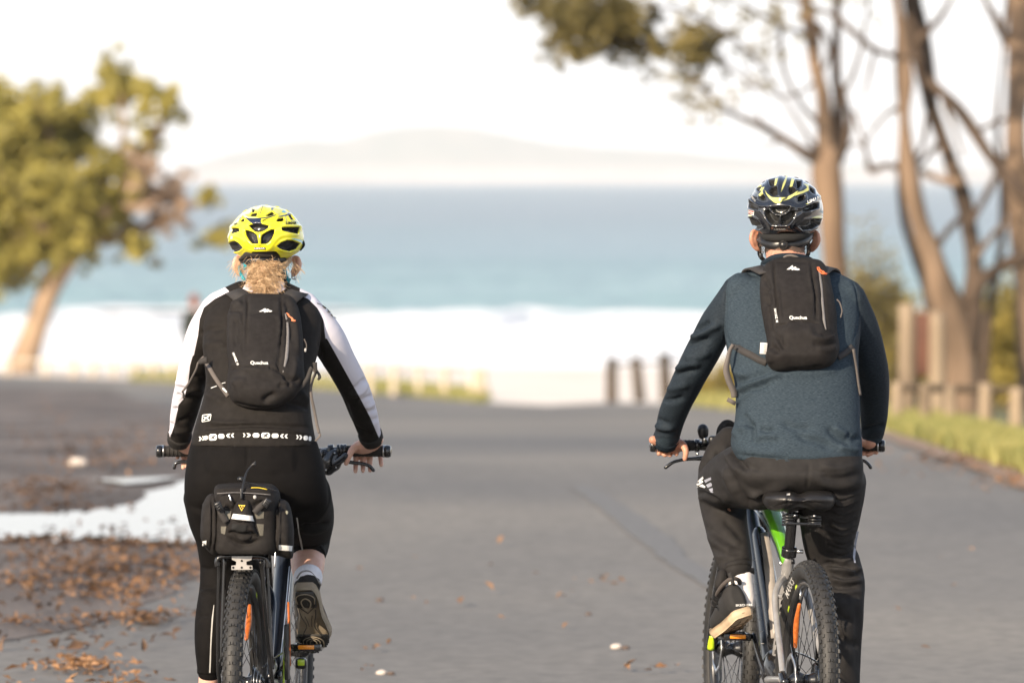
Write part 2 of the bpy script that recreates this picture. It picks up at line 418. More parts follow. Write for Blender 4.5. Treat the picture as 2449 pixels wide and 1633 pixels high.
gnd = strip([(-200, -30), (200, -30), (200, 186), (-200, 186)], -.06)
obj("ground", gnd, sandm, kind='structure', smooth=False, origin=(0, 0, 0))
road = gpoly([(-900, 862), (0, 858), (420, 872), (870, 893), (1000, 908), (1150, 921), (1260, 926), (1400, 919), (1560, 925), (1700, 938), (1900, 952), (2050, 985), (2200, 1030), (2352, 1082), (2600, 1190)])
road = [(p[0], p[1]) for p in road] + [(9, 12), (9, -20), (-14, -20), (-40, 20)]
obj("road", strip(road, -.03), asph, kind='structure', smooth=False, origin=(0, 0, 0))
mud_shade = M("litter_soil_shade_material", (.055, .042, .034), .8, col2=(.17, .14, .12), scale=1.1, stretch=(1, .35, 1), bump=.8, bscale=30, bdist=.02, ramp=(.35, .68))  # dark soil and litter, with dappled tree shade painted into the colour
sh = wob(gpoly([(-500, 890), (0, 884), (250, 890), (400, 930), (470, 1000), (520, 1120), (560, 1230), (430, 1330), (300, 1400), (100, 1445), (-300, 1500)]), .05, .5)
obj("verge_soil_shade", strip(sh, -.026), mud_shade, kind='structure', smooth=False, origin=(0, 0, 0))
grassb = M("grass_ground_material", (.10, .10, .032), .9, col2=(.20, .18, .07), scale=.8)
gr = wob(gpoly([(1570, 905), (1700, 915), (1900, 930), (2050, 962), (2200, 1008), (2352, 1060), (2700, 1180), (3300, 1100), (3300, 930), (2352, 915), (1900, 905)]), .08, .8)
obj("grass_verge", strip(gr, -.022), grassb, kind='structure', smooth=False, origin=(0, 0, 0))
gl = wob(gpoly([(300, 862), (870, 888), (1000, 902), (1110, 914), (1130, 906), (1000, 893), (860, 876), (300, 856)]), .08, .8)
obj("grass_strip", strip(gl, -.018), grassb, kind='structure', smooth=False, origin=(0, 0, 0))
duf = M("leaf_litter_soil_material", (.20, .13, .09), .9, col2=(.30, .21, .15), scale=1.5)
df = wob(gpoly([(2030, 985), (2352, 1075), (2700, 1190), (2700, 1240), (2352, 1112), (2180, 1052), (2040, 1003)]), .06, .5)
obj("leaf_litter_strip", strip(df, -.014), duf, kind='structure', smooth=False, origin=(0, 0, 0))
# sealed crack line in the asphalt
ck = M("tar_seam_material", (.134, .130, .124), .8)
cl = [G(x * 1.0412, y * 1.0412) for x, y in [(1330, 1105), (1400, 1150), (1490, 1225), (1560, 1275), (1640, 1325), (1760, 1390)]]
cv = []
for i, p in enumerate(cl): cv.append((p.x - .06 - .02 * (i % 2), p.y))
for i, p in reversed(list(enumerate(cl))): cv.append((p.x + .06 + .03 * (i % 3), p.y))
obj("tar_seam", strip(wob(cv, .015, .3), -.024), ck, kind='structure', smooth=False, origin=(0, 0, 0))

# sea: one sheet to the horizon, swell as real relief near the beach
seam = bpy.data.materials.new("sea_water_material"); seam.use_nodes = True; nt = seam.node_tree; N, L = nt.nodes, nt.links; b = N['Principled BSDF']
tc = N.new('ShaderNodeTexCoord'); mp = N.new('ShaderNodeMapping'); mp.inputs['Scale'].default_value = (.02, .05, .1); L.new(tc.outputs['Object'], mp.inputs[0])
nz = N.new('ShaderNodeTexNoise'); nz.inputs['Scale'].default_value = 1; nz.inputs['Detail'].default_value = 5; L.new(mp.outputs[0], nz.inputs[0])
sx = N.new('ShaderNodeSeparateXYZ'); L.new(tc.outputs['Object'], sx.inputs[0])
mr = N.new('ShaderNodeMapRange'); mr.inputs[1].default_value = 230; mr.inputs[2].default_value = 900; L.new(sx.outputs[1], mr.inputs[0])
r1 = N.new('ShaderNodeValToRGB'); r1.color_ramp.elements[0].color = (.26, .40, .40, 1); r1.color_ramp.elements[1].color = (.22, .27, .30, 1); e = r1.color_ramp.elements.new(.35); e.color = (.22, .31, .34, 1); L.new(mr.outputs[0], r1.inputs[0])
ad = N.new('ShaderNodeMix'); ad.data_type = 'RGBA'; ad.blend_type = 'MIX'; ad.inputs[7].default_value = (.08, .21, .22, 1)
m1 = N.new('ShaderNodeMapRange'); m1.inputs[1].default_value = .5; m1.inputs[2].default_value = .7; m1.inputs[4].default_value = .55; L.new(nz.outputs[0], m1.inputs[0]); L.new(m1.outputs[0], ad.inputs[0]); L.new(r1.outputs[0], ad.inputs[6]); L.new(ad.outputs[2], b.inputs['Base Color'])
b.inputs['Roughness'].default_value = .35; b.inputs['IOR'].default_value = 1.33; b.inputs['Specular IOR Level'].default_value = .35
wv = N.new('ShaderNodeTexNoise'); wv.inputs['Scale'].default_value = .25; wv.inputs['Detail'].default_value = 6
bp = N.new('ShaderNodeBump'); bp.inputs['Strength'].default_value = 1; bp.inputs['Distance'].default_value = 1.6; L.new(tc.outputs['Object'], wv.inputs[0]); L.new(wv.outputs[0], bp.inputs['Height']); L.new(bp.outputs[0], b.inputs['Normal'])
ys = list(np.linspace(184, 420, 80)) + list(np.geomspace(430, 17900, 40)); xs = np.linspace(-1, 1, 41); V = []
for y in ys:
    w = 60 + y * .9
    for x in xs:
        z = -4.5 + (.22 * math.sin(y * .23 + math.sin(x * 6) * 1.3) if 190 < y < 420 else 0)
        V.append((x * w, y, z))
Fc = [(i * 41 + k, i * 41 + k + 1, (i + 1) * 41 + k + 1, (i + 1) * 41 + k) for i in range(len(ys) - 1) for k in range(40)]
obj("sea", (V, Fc), seam, kind='structure', origin=(0, 0, 0))
# broken surf: rolling foam bank with a lumpy crest
foam = M("foam_material", (.42, .50, .54), .8, col2=(.88, .88, .87), scale=.22, stretch=(.35, 1, 1), ramp=(.30, .48))  # grey-blue patches paint shadow strips into the foam colour
V = []; nx, ny = 240, 34
for j in range(ny):
    for i in range(nx):
        x = -70 + 140 * i / (nx - 1); t = j / (ny - 1)
        back = 245 + 7 * math.sin(x * .11) + 5 * math.sin(x * .31 + 1) + 4 * math.sin(x * .9) + 2 * math.sin(x * 2.3) + 10 * max(0, 1 - abs(x + 13) / 9) ** 2
        y = 183 + (back - 183) * t
        z = -4.28 + .30 * t * abs(math.sin(t * 9 + math.sin(x * .2) * 1.2)) + .05 * random.random() + (.35 if t > .8 else 0) * max(0, math.sin(x * .35 + 2) * .5 + .5)
        if j in (0, ny - 1): z = -4.9
        V.append((x, y, z))
Fc = [(j * nx + i, j * nx + i + 1, (j + 1) * nx + i + 1, (j + 1) * nx + i) for j in range(ny - 1) for i in range(nx - 1)]
obj("surf_foam", (V, Fc), foam, kind='stuff', label="white broken surf rolling onto the beach behind the road", origin=(0, 0, 0))

for k in range(14):
    xc = -38 + 6 * k + random.uniform(-2, 2); yc = 252 + random.uniform(0, 26); L_ = random.uniform(2.5, 7); V = [(xc, yc, -4.2)]; 
    for q in range(22):
        a_ = 2 * math.pi * q / 22; V.append((xc + L_ * math.cos(a_) * random.uniform(.75, 1.2), yc + 2.2 * math.sin(a_) * random.uniform(.6, 1.3), -4.42))
    o_ = obj("foam_patch", (V, [(0, 1 + q, 1 + (q + 1) % 22) for q in range(22)]), foam, kind='stuff', label="small patch of white foam drifting beyond the main surf", origin=(0, 0, 0))

# far headland and low town shore
hillm = M("headland_material", (.10, .13, .09), .9, col2=(.20, .19, .14), scale=.01)
def ridge(name, Yd, pts, depth, mat):
    V = []; A = cr([(x * 1.0412, y * 1.0412) for x, y in pts], 8); n = len(A)
    for x, y in A:
        y += random.uniform(-1.5, 1.5); t = P(x, y, Yd); V += [(t.x, Yd - depth * .5, -4.8), (t.x, Yd, max(t.z, -4.6)), (t.x, Yd + depth, -4.8)]
    Fc = []
    for i in range(n - 1):
        for k in range(2): Fc.append((i * 3 + k, i * 3 + 3 + k, i * 3 + 4 + k, i * 3 + 1 + k))
    return obj(name, (V, Fc), mat, kind='structure', origin=(0, 0, 0))
ridge("headland", 16000, [(330, 404), (430, 380), (520, 352), (620, 330), (700, 318), (780, 322), (860, 300), (960, 288), (1060, 290), (1160, 306), (1260, 325), (1400, 338), (1560, 345), (1700, 360), (1900, 372), (2200, 380), (2600, 395)], 900, hillm)
shorem = M("far_shore_material", (.42, .34, .28), .9, col2=(.6, .52, .46), scale=.004)
ridge("far_shore", 14000, [(250, 408), (450, 392), (600, 385), (800, 384), (1000, 383), (1300, 386), (1700, 390), (2200, 394), (2700, 404)], 300, shorem)

# puddles
waterm = bpy.data.materials.new("puddle_water_material"); waterm.use_nodes = True; nt = waterm.node_tree; N, L = nt.nodes, nt.links; b = N['Principled BSDF']
b.inputs['Base Color'].default_value = (.03, .028, .025, 1); b.inputs['Roughness'].default_value = .03; b.inputs['IOR'].default_value = 1.33
tc = N.new('ShaderNodeTexCoord'); wv = N.new('ShaderNodeTexNoise'); wv.inputs['Scale'].default_value = 6; L.new(tc.outputs['Object'], wv.inputs[0])
bp = N.new('ShaderNodeBump'); bp.inputs['Strength'].default_value = .05; bp.inputs['Distance'].default_value = .01; L.new(wv.outputs[0], bp.inputs['Height']); L.new(bp.outputs[0], b.inputs['Normal'])
pd = wob(gpoly([(-120, 1172), (60, 1176), (200, 1170), (300, 1158), (340, 1125), (420, 1098), (520, 1095), (560, 1150), (520, 1228), (440, 1244), (360, 1232), (300, 1242), (220, 1230), (130, 1240), (60, 1226), (-20, 1235), (-120, 1225)]), .07, .3)
obj("puddle", strip(pd, -.010), waterm, kind='structure', smooth=False, origin=(0, 0, 0))
pd = wob(gpoly([(220, 1096), (300, 1092), (400, 1092), (350, 1102), (280, 1106)]), .05, .4)
obj("puddle", strip(pd, -.010), waterm, kind='structure', smooth=False, origin=(0, 0, 0))

# ------------------------------------------------------------------ loose leaves, grass tufts
def leafcloud(C, size, asp=.5, flat=False, curl=.3):
    """one small folded leaf (2 quads) per centre, vectorised"""
    n = len(C); a = rng.normal(size=(n, 3)); 
    if flat: a[:, 2] *= .25
    a /= np.linalg.norm(a, axis=1)[:, None]; t = rng.normal(size=(n, 3)); 
    if flat: t[:, 2] *= .25
    b = np.cross(a, t); b /= np.linalg.norm(b, axis=1)[:, None]
    if flat: b = np.cross(np.tile([0, 0, 1.0], (n, 1)) + rng.normal(size=(n, 3)) * .25, a); b /= np.linalg.norm(b, axis=1)[:, None]
    nn = np.cross(a, b); s = size * (rng.uniform(.35, 1.0, n) + .6 * rng.random(n) ** 4)[:, None]; C = np.asarray(C)
    V = np.stack([C - a * s, C + b * s * asp + nn * s * curl, C + a * s, C - b * s * asp + nn * s * curl], 1).reshape(-1, 3)
    i = np.arange(n)[:, None] * 4; Fc = np.concatenate([i + np.array([[0, 1, 2]]), i + np.array([[0, 2, 3]])]); return V, Fc
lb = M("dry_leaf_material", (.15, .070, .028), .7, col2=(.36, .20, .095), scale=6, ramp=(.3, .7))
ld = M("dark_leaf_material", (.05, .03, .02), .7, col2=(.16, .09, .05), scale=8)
def blobs(L_, k=1.0):
    C = []
    for x, y, rx, ry, n in L_:
        for _ in range(int(n * k)):
            a = random.gauss(0, .5); b2 = random.gauss(0, .5); p = G((x + a * rx) * 1.0412, min(1700, (y + b2 * ry)) * 1.0412); C.append((p.x, p.y, p.z + random.uniform(-.012, .01)))
    return np.array(C)
C = blobs([(300, 1290, 200, 40, 260), (290, 1350, 150, 35, 260), (180, 1520, 110, 18, 260), (60, 1420, 90, 12, 60), (300, 1410, 90, 14, 110), (120, 1280, 160, 50, 130), (40, 1330, 80, 30, 60), (330, 1000, 120, 40, 120), (120, 930, 160, 30, 120), (230, 1060, 200, 20, 120), (430, 1300, 60, 30, 80), (230, 1560, 200, 25, 90),
           (860, 1482, 34, 5, 10), (1400, 1330, 40, 8, 12), (1500, 1528, 60, 5, 12), (840, 1530, 30, 5, 5), (1300, 1360, 200, 60, 14), (1000, 1300, 300, 120, 14), (2200, 1060, 160, 30, 200), (2330, 1100, 100, 25, 160), (2150, 1400, 180, 120, 10)], .62)
V, Fc = leafcloud(C, .026, .5, True); obj("fallen_leaves", (V, Fc), lb, kind='stuff', label="scattered dry orange brown leaves lying on the wet ground", smooth=False, origin=(0, 0, 0))
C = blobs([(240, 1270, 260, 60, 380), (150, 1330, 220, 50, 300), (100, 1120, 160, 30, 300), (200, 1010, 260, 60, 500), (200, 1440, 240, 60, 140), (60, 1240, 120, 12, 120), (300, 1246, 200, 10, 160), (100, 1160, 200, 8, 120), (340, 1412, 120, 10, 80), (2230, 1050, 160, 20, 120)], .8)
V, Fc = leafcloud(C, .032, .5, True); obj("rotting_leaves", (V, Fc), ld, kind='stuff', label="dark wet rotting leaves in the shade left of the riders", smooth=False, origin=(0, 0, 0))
# pebbles and shells lying singly on the road
pal = M("pale_stone_material", (.55, .48, .42), .7); dst = M("dark_stone_material", (.10, .07, .055), .7)
for x, y, r, m_, nm, lab in [(1415, 1472, .016, pal, "pebble", "pale pebble on the asphalt between the two riders"), (1437, 1473, .012, dst, "pinecone", "dark cone lying beside the pale pebble on the road"), (876, 1530, .014, pal, "shell", "pale broken shell at the bottom of the road right of the woman"),
                        (898, 1531, .011, dst, "seed_pod", "small dark pod beside the pale shell near the woman's wheel"), (872, 1365, .012, dst, "seed_pod", "lone round dark pod on the road right of the woman's shoe"), (180, 1060, .045, pal, "stone", "pale rounded stone on the dark soil left of the woman"), (1352, 1396, .010, dst, "twig", "small dark speck of twig in the middle of the road")]:
    p = G(x * 1.0412, y * 1.0412); e1 = ell((p.x, p.y, p.z + r * .5 - .03), (r * 1.5, r, r * .75), 12, 8); e1 = rumple(e1, r * .15, 2 / r, 3)
    obj(nm, e1, m_, label=lab, cat=nm.replace('_', ' '))
def tufts(regs, h, dens):
    C = []
    for (x0, x1, ya, yb, n) in regs:
        for _ in range(int(n * dens)):
            t = random.random(); x = x0 + (x1 - x0) * t; y = ya + (yb - ya) * t + random.uniform(-14, 14); p = G(x * 1.0412, y * 1.0412); C.append(p)
    V = []; Fc = []
    for p in C:
        for _ in range(3):
            a = random.uniform(0, 6.28); hh = h * random.uniform(.5, 1.3); w = .012; lean = Vector((random.gauss(0, .3), random.gauss(0, .3), 1)) * hh
            s = Vector((math.cos(a), math.sin(a), 0)) * w; q = Vector((p.x + random.gauss(0, .03), p.y + random.gauss(0, .03), p.z - .025)); n = len(V)
            V += [q - s, q + s, q + lean]; Fc.append((n, n + 1, n + 2))
    return V, Fc
gm = M("grass_blade_material", (.14, .155, .035), .7, col2=(.34, .30, .10), scale=1.5)
obj("verge_grass", tufts([(2040, 2400, 968, 1075, 2600), (2050, 2400, 945, 1040, 2200), (1560, 2040, 912, 958, 1800), (840, 1120, 884, 908, 700), (300, 860, 860, 884, 600)], .13, 1.6), gm, kind='stuff', label="sunlit green and straw coloured grass along the road edge", smooth=False, origin=(0, 0, 0))

# ------------------------------------------------------------------ trees
barkp = M("pale_bark_material", (.20, .135, .085), .85, col2=(.37, .26, .17), scale=3, stretch=(1, 1, .25), bump=.7, bscale=14, bdist=.03)
barkd = M("dark_bark_material", (.036, .024, .016), .9, col2=(.10, .067, .044), scale=3, stretch=(1, 1, .25), bump=.8, bscale=14, bdist=.03)
barkm = M("brown_bark_material", (.09, .060, .038), .9, col2=(.22, .150, .098), scale=3, stretch=(1, 1, .25), bump=.8, bscale=14, bdist=.03)
barka = M("tan_bark_material", (.12, .076, .046), .85, col2=(.24, .160, .10), scale=3, stretch=(1, 1, .25), bump=.7, bscale=14, bdist=.03)
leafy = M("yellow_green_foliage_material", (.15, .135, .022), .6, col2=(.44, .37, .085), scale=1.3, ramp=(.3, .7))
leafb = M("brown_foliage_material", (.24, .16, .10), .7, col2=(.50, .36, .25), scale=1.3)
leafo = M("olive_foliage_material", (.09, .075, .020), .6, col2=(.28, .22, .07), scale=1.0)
leafs = M("yellow_shrub_material", (.17, .135, .025), .7, col2=(.46, .36, .085), scale=.8)
def branch(pts, Y, mat, name, root, dy=0):
    """pts: (x, y, width) in photo positions; dy = drift in depth along the limb"""
    n = len(pts); C = [P(x * 1.0412, y * 1.0412, Y + dy * i / max(1, n - 1)) for i, (x, y, w) in enumerate(pts)]; R = [w * 1.0412 / 2 * Y / F for x, y, w in pts]
    vf = rumple(limb(C, R, 12, 4), .012, 5, int(pts[0][0])); return obj(name, vf, mat, root)
def crown(clumps, Y, spread, size, dens, mat, root, name='crown', yj=1.0):
    C = []
    for x, y, r in clumps:
        c = P(x * 1.0412, y * 1.0412, Y + random.uniform(-spread, spread)); R = r * 1.0412 * Y / F; n = int(dens * r * r / 100)
        k = max(3, n // 26)
        for _ in range(k):      # sprays inside the clump, so that it has gaps
            d = Vector((random.gauss(0, .56), random.gauss(0, .8) * yj, random.gauss(0, .50))) * R; s = R * random.uniform(.08, .2)
            for _ in range(26): C.append((c.x + d.x + random.gauss(0, s), c.y + d.y + random.gauss(0, s), c.z + d.z + random.gauss(0, s * .8)))
    V, Fc = leafcloud(np.array(C), size, .42); return obj(name, (V, Fc), mat, root, smooth=False)
# left tree
YL = 137; bp_ = G(57, 885); t = thing("shore_tree", "leaning pale trunked tree with yellow green crown at the left edge", "tree", bp_)
branch([(45, 862, 80), (65, 800, 62), (90, 730, 52), (115, 660, 52), (145, 605, 56), (175, 560, 50), (200, 500, 36), (235, 430, 26), (280, 330, 16), (280, 220, 8)], YL, barkp, "trunk", t, 0)
branch([(150, 600, 40), (110, 540, 34), (60, 470, 26), (0, 400, 18), (-80, 330, 10)], YL, barkm, "branch", t, -2)
branch([(180, 560, 36), (250, 545, 26), (330, 520, 18), (400, 480, 12), (470, 465, 7)], YL, barkm, "branch", t, 1)
branch([(200, 500, 26), (280, 420, 20), (350, 330, 14), (380, 250, 9)], YL, barkm, "branch", t, -1)
branch([(110, 540, 20), (130, 400, 16), (110, 300, 12), (90, 240, 6)], YL, barkm, "branch", t, -2)
crown([(40, 270, 60), (100, 250, 50), (0, 340, 80), (70, 350, 75), (140, 290, 45), (30, 430, 80), (110, 430, 70), (170, 350, 50), (200, 470, 60), (130, 510, 75), (60, 530, 70), (-20, 500, 90), (30, 590, 60), (-30, 240, 60), (-70, 380, 110), (-90, 560, 90), (250, 170, 42), (275, 215, 42), (235, 230, 36), (330, 210, 36), (385, 232, 36), (400, 262, 26), (345, 260, 26), (350, 320, 34), (320, 350, 30), (250, 380, 42), (290, 410, 36), (180, 560, 45), (230, 520, 40), (260, 490, 36), (480, 452, 24), (330, 570, 26), (300, 560, 30), (200, 270, 34), (165, 250, 30), (140, 570, 45), (505, 545, 30), (495, 540, 22)], YL, 1.3, .12, 46, leafy, t)
crown([(320, 400, 44), (360, 440, 46), (400, 450, 44), (430, 470, 30), (300, 460, 42), (340, 510, 38), (280, 380, 36), (110, 400, 36), (390, 500, 30), (350, 380, 30), (80, 600, 26), (440, 500, 24), (320, 440, 50)], YL, 1.3, .11, 22, leafb, t, name='dry_foliage')
crown([(20, 480, 40), (60, 560, 40), (30, 620, 30), (230, 350, 26), (300, 530, 30), (345, 580, 26), (190, 420, 30), (280, 440, 26), (90, 470, 26), (480, 458, 18), (10, 560, 40)], YL + .3, 1, .11, 24, leafo, t, name='olive_foliage')  # olive leaf clumps among the yellow green crown
# right trees
YA = 70
b0 = P(1925 * 1.0412, 940 * 1.0412, YA); b0.z = gz(YA); t = thing("pine_tree", "pale trunked pine rising behind the man's helmet and forking above it", "tree", b0)
branch([(1935, 960, 84), (1928, 800, 74), (1922, 680, 66), (1915, 560, 58), (1908, 470, 62), (1898, 400, 72), (1905, 360, 52)], YA, barka, "trunk", t)
branch([(1900, 380, 46), (1895, 300, 38), (1890, 220, 32), (1872, 150, 30), (1865, 80, 34), (1850, 0, 28), (1840, -120, 24)], YA, barkm, "branch", t, .5)
branch([(1908, 380, 40), (1925, 320, 30), (1925, 240, 24), (1920, 150, 22), (1922, 60, 22), (1925, -120, 16)], YA, barkd, "branch", t, 1)
branch([(1890, 372, 34), (1850, 352, 28), (1800, 320, 20), (1750, 290, 16), (1700, 270, 12), (1650, 238, 10), (1590, 180, 7)], YA, barkd, "branch", t, -.5)
branch([(1890, 372, 22), (1840, 290, 10), (1780, 200, 8), (1720, 120, 7), (1640, 60, 6), (1560, 20, 5)], YA, barkd, "branch", t, -.8)
branch([(1870, 90, 14), (1800, 60, 12), (1740, 30, 10), (1690, 0, 8), (1600, -40, 8)], YA, barkd, "branch", t, -.5)
branch([(1880, 60, 14), (1905, 120, 8), (1860, 200, 8), (1780, 220, 7), (1700, 150, 6)], YA, barkd, "branch", t, .6)
for pts in ([(1700, 270, 9), (1640, 250, 6), (1580, 230, 4)], [(1590, 180, 7), (1500, 120, 6), (1400, 80, 5), (1290, 60, 4)], [(1560, 20, 7), (1440, 10, 6), (1300, 0, 5)], [(1640, 120, 6), (1700, 180, 5), (1760, 210, 4)], [(1800, 60, 7), (1780, 130, 5), (1720, 170, 4)]):
    branch(pts, YA, barkd, "twig", t, -.4)
crown([(1300, 40, 50), (1360, 40, 56), (1430, 50, 50), (1290, 95, 42), (1340, 110, 34), (1400, 90, 44), (1470, 95, 40), (1520, 110, 30), (1590, 90, 46), (1610, 130, 40), (1570, 120, 34), (1220, 5, 40), (1265, 20, 30), (1500, 40, 26), (1420, 20, 50), (1330, -10, 50), (1640, 90, 20)], YA, .5, .04, 75, leafo, t)
crown([(1290, 140, 26), (1420, 140, 30), (1500, 165, 32), (1560, 180, 36), (1600, 190, 38), (1620, 240, 30), (1660, 225, 26), (1570, 240, 26), (1740, 130, 30), (1680, 60, 26), (1760, 60, 26), (1640, 280, 22), (1580, 30, 26), (1780, 10, 26), (1720, 190, 20), (1590, 270, 18), (1480, 130, 26)], YA, .5, .03, 24, leafo, t, name='needle_sprays')
crown([(1680, 20, 34), (1720, 60, 30), (1700, 110, 26), (1760, 100, 26), (1800, 40, 30), (1790, 130, 22), (1660, 170, 26), (1740, 180, 24), (1700, 230, 22), (1610, 280, 20), (1840, 20, 26), (1960, 10, 26), (2010, 50, 20), (1900, -10, 30), (1550, 210, 26), (1500, 10, 40), (1450, 130, 30), (1250, 40, 30), (1190, -10, 34), (1640, -10, 40), (1780, 200, 16), (1830, 90, 18)], YA, .5, .028, 16, leafo, t, name='thin_sprays')
YB = 70
bpa = t
b0 = P(2200 * 1.0412, 960 * 1.0412, YB); b0.z = gz(YB); t = thing("gum_tree", "many stemmed brown gum tree right of the man, behind the notice board", "tree", b0)
branch([(2208, 985, 110), (2205, 900, 90), (2200, 800, 84), (2185, 720, 78), (2160, 650, 64), (2140, 590, 56), (2115, 520, 46), (2098, 450, 44), (2088, 390, 44), (2080, 330, 30), (2078, 250, 24), (2082, 180, 30), (2075, 100, 24), (2060, 0, 20), (2055, -120, 16)], YB, barkm, "trunk", t)
branch([(2215, 800, 70), (2232, 700, 56), (2238, 610, 40), (2225, 520, 38), (2212, 450, 40), (2190, 390, 36), (2165, 320, 32), (2140, 250, 36), (2128, 180, 44), (2112, 90, 50), (2095, 0, 44), (2085, -120, 40)], YB, barkd, "trunk", t, .8)
branch([(2225, 690, 44), (2250, 650, 36), (2290, 618, 30), (2330, 600, 34), (2390, 590, 34)], YB, barkd, "branch", t, .3)
branch([(2132, 185, 26), (2165, 215, 26), (2200, 250, 28), (2240, 305, 28), (2275, 360, 28), (2315, 410, 34), (2352, 450, 36), (2420, 520, 36)], YB, barkd, "branch", t, -.4)
branch([(2110, 135, 22), (2060, 130, 16), (2010, 115, 14), (1960, 75, 14), (1920, 40, 12), (1850, 10, 10), (1750, -20, 8)], YB, barkd, "branch", t, -.4)
branch([(2078, 245, 16), (2040, 260, 10), (2005, 300, 8), (1985, 340, 6)], YB, barkd, "branch", t, .2)
branch([(2095, 400, 24), (2060, 385, 16), (2030, 380, 14), (2000, 390, 16), (1985, 330, 8), (1960, 260, 5)], YB, barkd, "branch", t, .2)
branch([(2170, 235, 14), (2195, 300, 12), (2215, 360, 10)], YB, barkm, "branch", t, .2)
branch([(2200, 420, 26), (2150, 410, 14), (2120, 395, 14)], YB, barkm, "branch", t, .2)
branch([(2240, 590, 16), (2300, 520, 12), (2350, 500, 10)], YB, barkm, "branch", t, .2)
bpg = t
YC = 74
b0 = P(2400 * 1.0412, 970 * 1.0412, YC); b0.z = gz(YC); t = thing("gum_tree", "tall straight gum trunk cut by the right edge of the photo", "tree", b0)
branch([(2400, 985, 120), (2385, 800, 100), (2370, 640, 84), (2352, 500, 76), (2338, 400, 62), (2334, 300, 48), (2340, 200, 54), (2348, 100, 66), (2345, 0, 60), (2345, -120, 50)], YC, barkm, "trunk", t)
branch([(2338, 120, 26), (2310, 90, 20), (2285, 40, 18), (2262, 0, 14), (2240, -60, 10)], YC, barkd, "branch", t, .2)
branch([(2345, 420, 20), (2310, 380, 16), (2285, 330, 8)], YC, barkd, "branch", t, .2)
for rt, YY_, pts in ((bpa, YA, [(1895, 300, 16), (1840, 240, 11), (1800, 160, 9), (1790, 60, 8), (1760, -40, 6)]), (bpa, YA, [(1925, 240, 14), (1960, 170, 10), (1985, 80, 8), (2000, -40, 6)]), (bpa, YA, [(1800, 320, 8), (1740, 340, 6), (1660, 330, 4)]), (bpa, YA, [(1750, 290, 8), (1720, 200, 6), (1660, 130, 5), (1640, 40, 4)]), (bpa, YA, [(1908, 400, 26), (1935, 350, 20), (1950, 280, 14), (1935, 200, 12)]),
    (bpg, YB, [(2088, 395, 18), (2120, 330, 14), (2130, 260, 12)]), (bpg, YB, [(2225, 520, 18), (2270, 440, 14), (2300, 380, 12), (2330, 340, 10)]), (bpg, YB, [(2165, 320, 16), (2130, 360, 12), (2100, 390, 12)]), (bpg, YB, [(2112, 90, 18), (2160, 40, 12), (2200, -30, 8)]), (bpg, YB, [(2140, 590, 22), (2170, 540, 16), (2205, 500, 14)]), (bpg, YB, [(1985, 340, 9), (1960, 330, 7), (1930, 360, 6)]), (bpg, YB, [(2240, 305, 14), (2290, 280, 10), (2340, 270, 8)]), (bpg, YB, [(2010, 115, 9), (1990, 200, 7), (1975, 260, 5)])):
    branch(pts, YY_, barkd, "branch", rt, .3)
for pts in ([(2150, 950, 34), (2146, 820, 30), (2135, 700, 26), (2110, 610, 22), (2080, 520, 18), (2066, 420, 14), (2070, 300, 12), (2060, 150, 10), (2068, -60, 8)], [(2260, 950, 30), (2262, 800, 26), (2275, 700, 22), (2300, 560, 18), (2302, 420, 15), (2290, 300, 12), (2300, 150, 10), (2320, -60, 8)]):
    branch(pts, YB + 1.5, barkd, "trunk", bpg, .5)
# crowns above the frame that shade the trunks: foliage of the gums
crown([(2050, -150, 120), (2250, -170, 140), (2420, -140, 120), (1880, -180, 110)], YB, 1.5, .09, 6, leafo, t, name='crown')
# shrubs
def shrub(x, y0, w, h, Y, mat, label, n, size=.05, nm='shrub'):
    """bushy plant: stems and leaf sprays, base at photo position"""
    b0 = P(x * 1.0412, y0 * 1.0412, Y); b0.z = gz(Y); t = thing(nm, label, 'shrub', b0); C = []; s = Y / F * 1.0412; Wm = w * s / 2; Hm = h * s
    st = []
    for _ in range(max(6, n // 120)):
        a = random.uniform(0, 6.28); r = random.random() ** .5; tip = Vector((b0.x + math.cos(a) * r * Wm, b0.y + math.sin(a) * r * Wm * .7, b0.z + Hm * (1 - .45 * r * r) * random.uniform(.6, 1)))
        st.append(tube([b0 + Vector((random.gauss(0, .1), random.gauss(0, .1), 0)), b0.lerp(tip, .5) + Vector((random.gauss(0, .1), 0, 0)), tip], [.02, .014, .006], 5, 2))
        for _ in range(120):
            q = b0.lerp(tip, random.uniform(.15, 1.03)); g = Wm * .13 + .05; C.append((q.x + random.gauss(0, g), q.y + random.gauss(0, g), max(b0.z + .02, q.z + random.gauss(0, g))))
    obj('stems', join(*st), barkd, t); obj('foliage', leafcloud(np.array(C), size, .45), mat, t, smooth=False)
shrub(2000, 950, 170, 420, 84, leafo, "tall dark olive shrub beside the man's right shoulder", 6000, .06)
shrub(2060, 950, 120, 300, 86, leafs, "yellow green shrub just behind the notice board", 4000, .06)
shrub(1960, 948, 140, 230, 82, leafs, "low yellowish shrub behind the man's right arm", 4000, .06)
shrub(2290, 960, 170, 330, 88, leafs, "bright yellow green shrub between the gum trunks at right", 6000, .06)
shrub(2330, 965, 120, 300, 76, leafs, "bright golden shrub close behind the right fence rail", 5000, .06)
shrub(2250, 965, 90, 200, 78, leafs, "small golden shrub between two fence posts at right", 3000, .06)
shrub(2390, 960, 160, 250, 86, leafs, "pale yellow shrub at the far right edge", 3500, .06)
shrub(2180, 950, 150, 230, 90, leafs, "straw coloured shrub hidden behind the many stemmed gum", 3500, .06)
shrub(1620, 925, 90, 70, 95, leafs, "low dry shrub between the beach posts and the man's left arm", 1500, .05)
shrub(1700, 930, 120, 110, 93, leafs, "dry tan shrub seen under the man's left arm", 2500, .05)

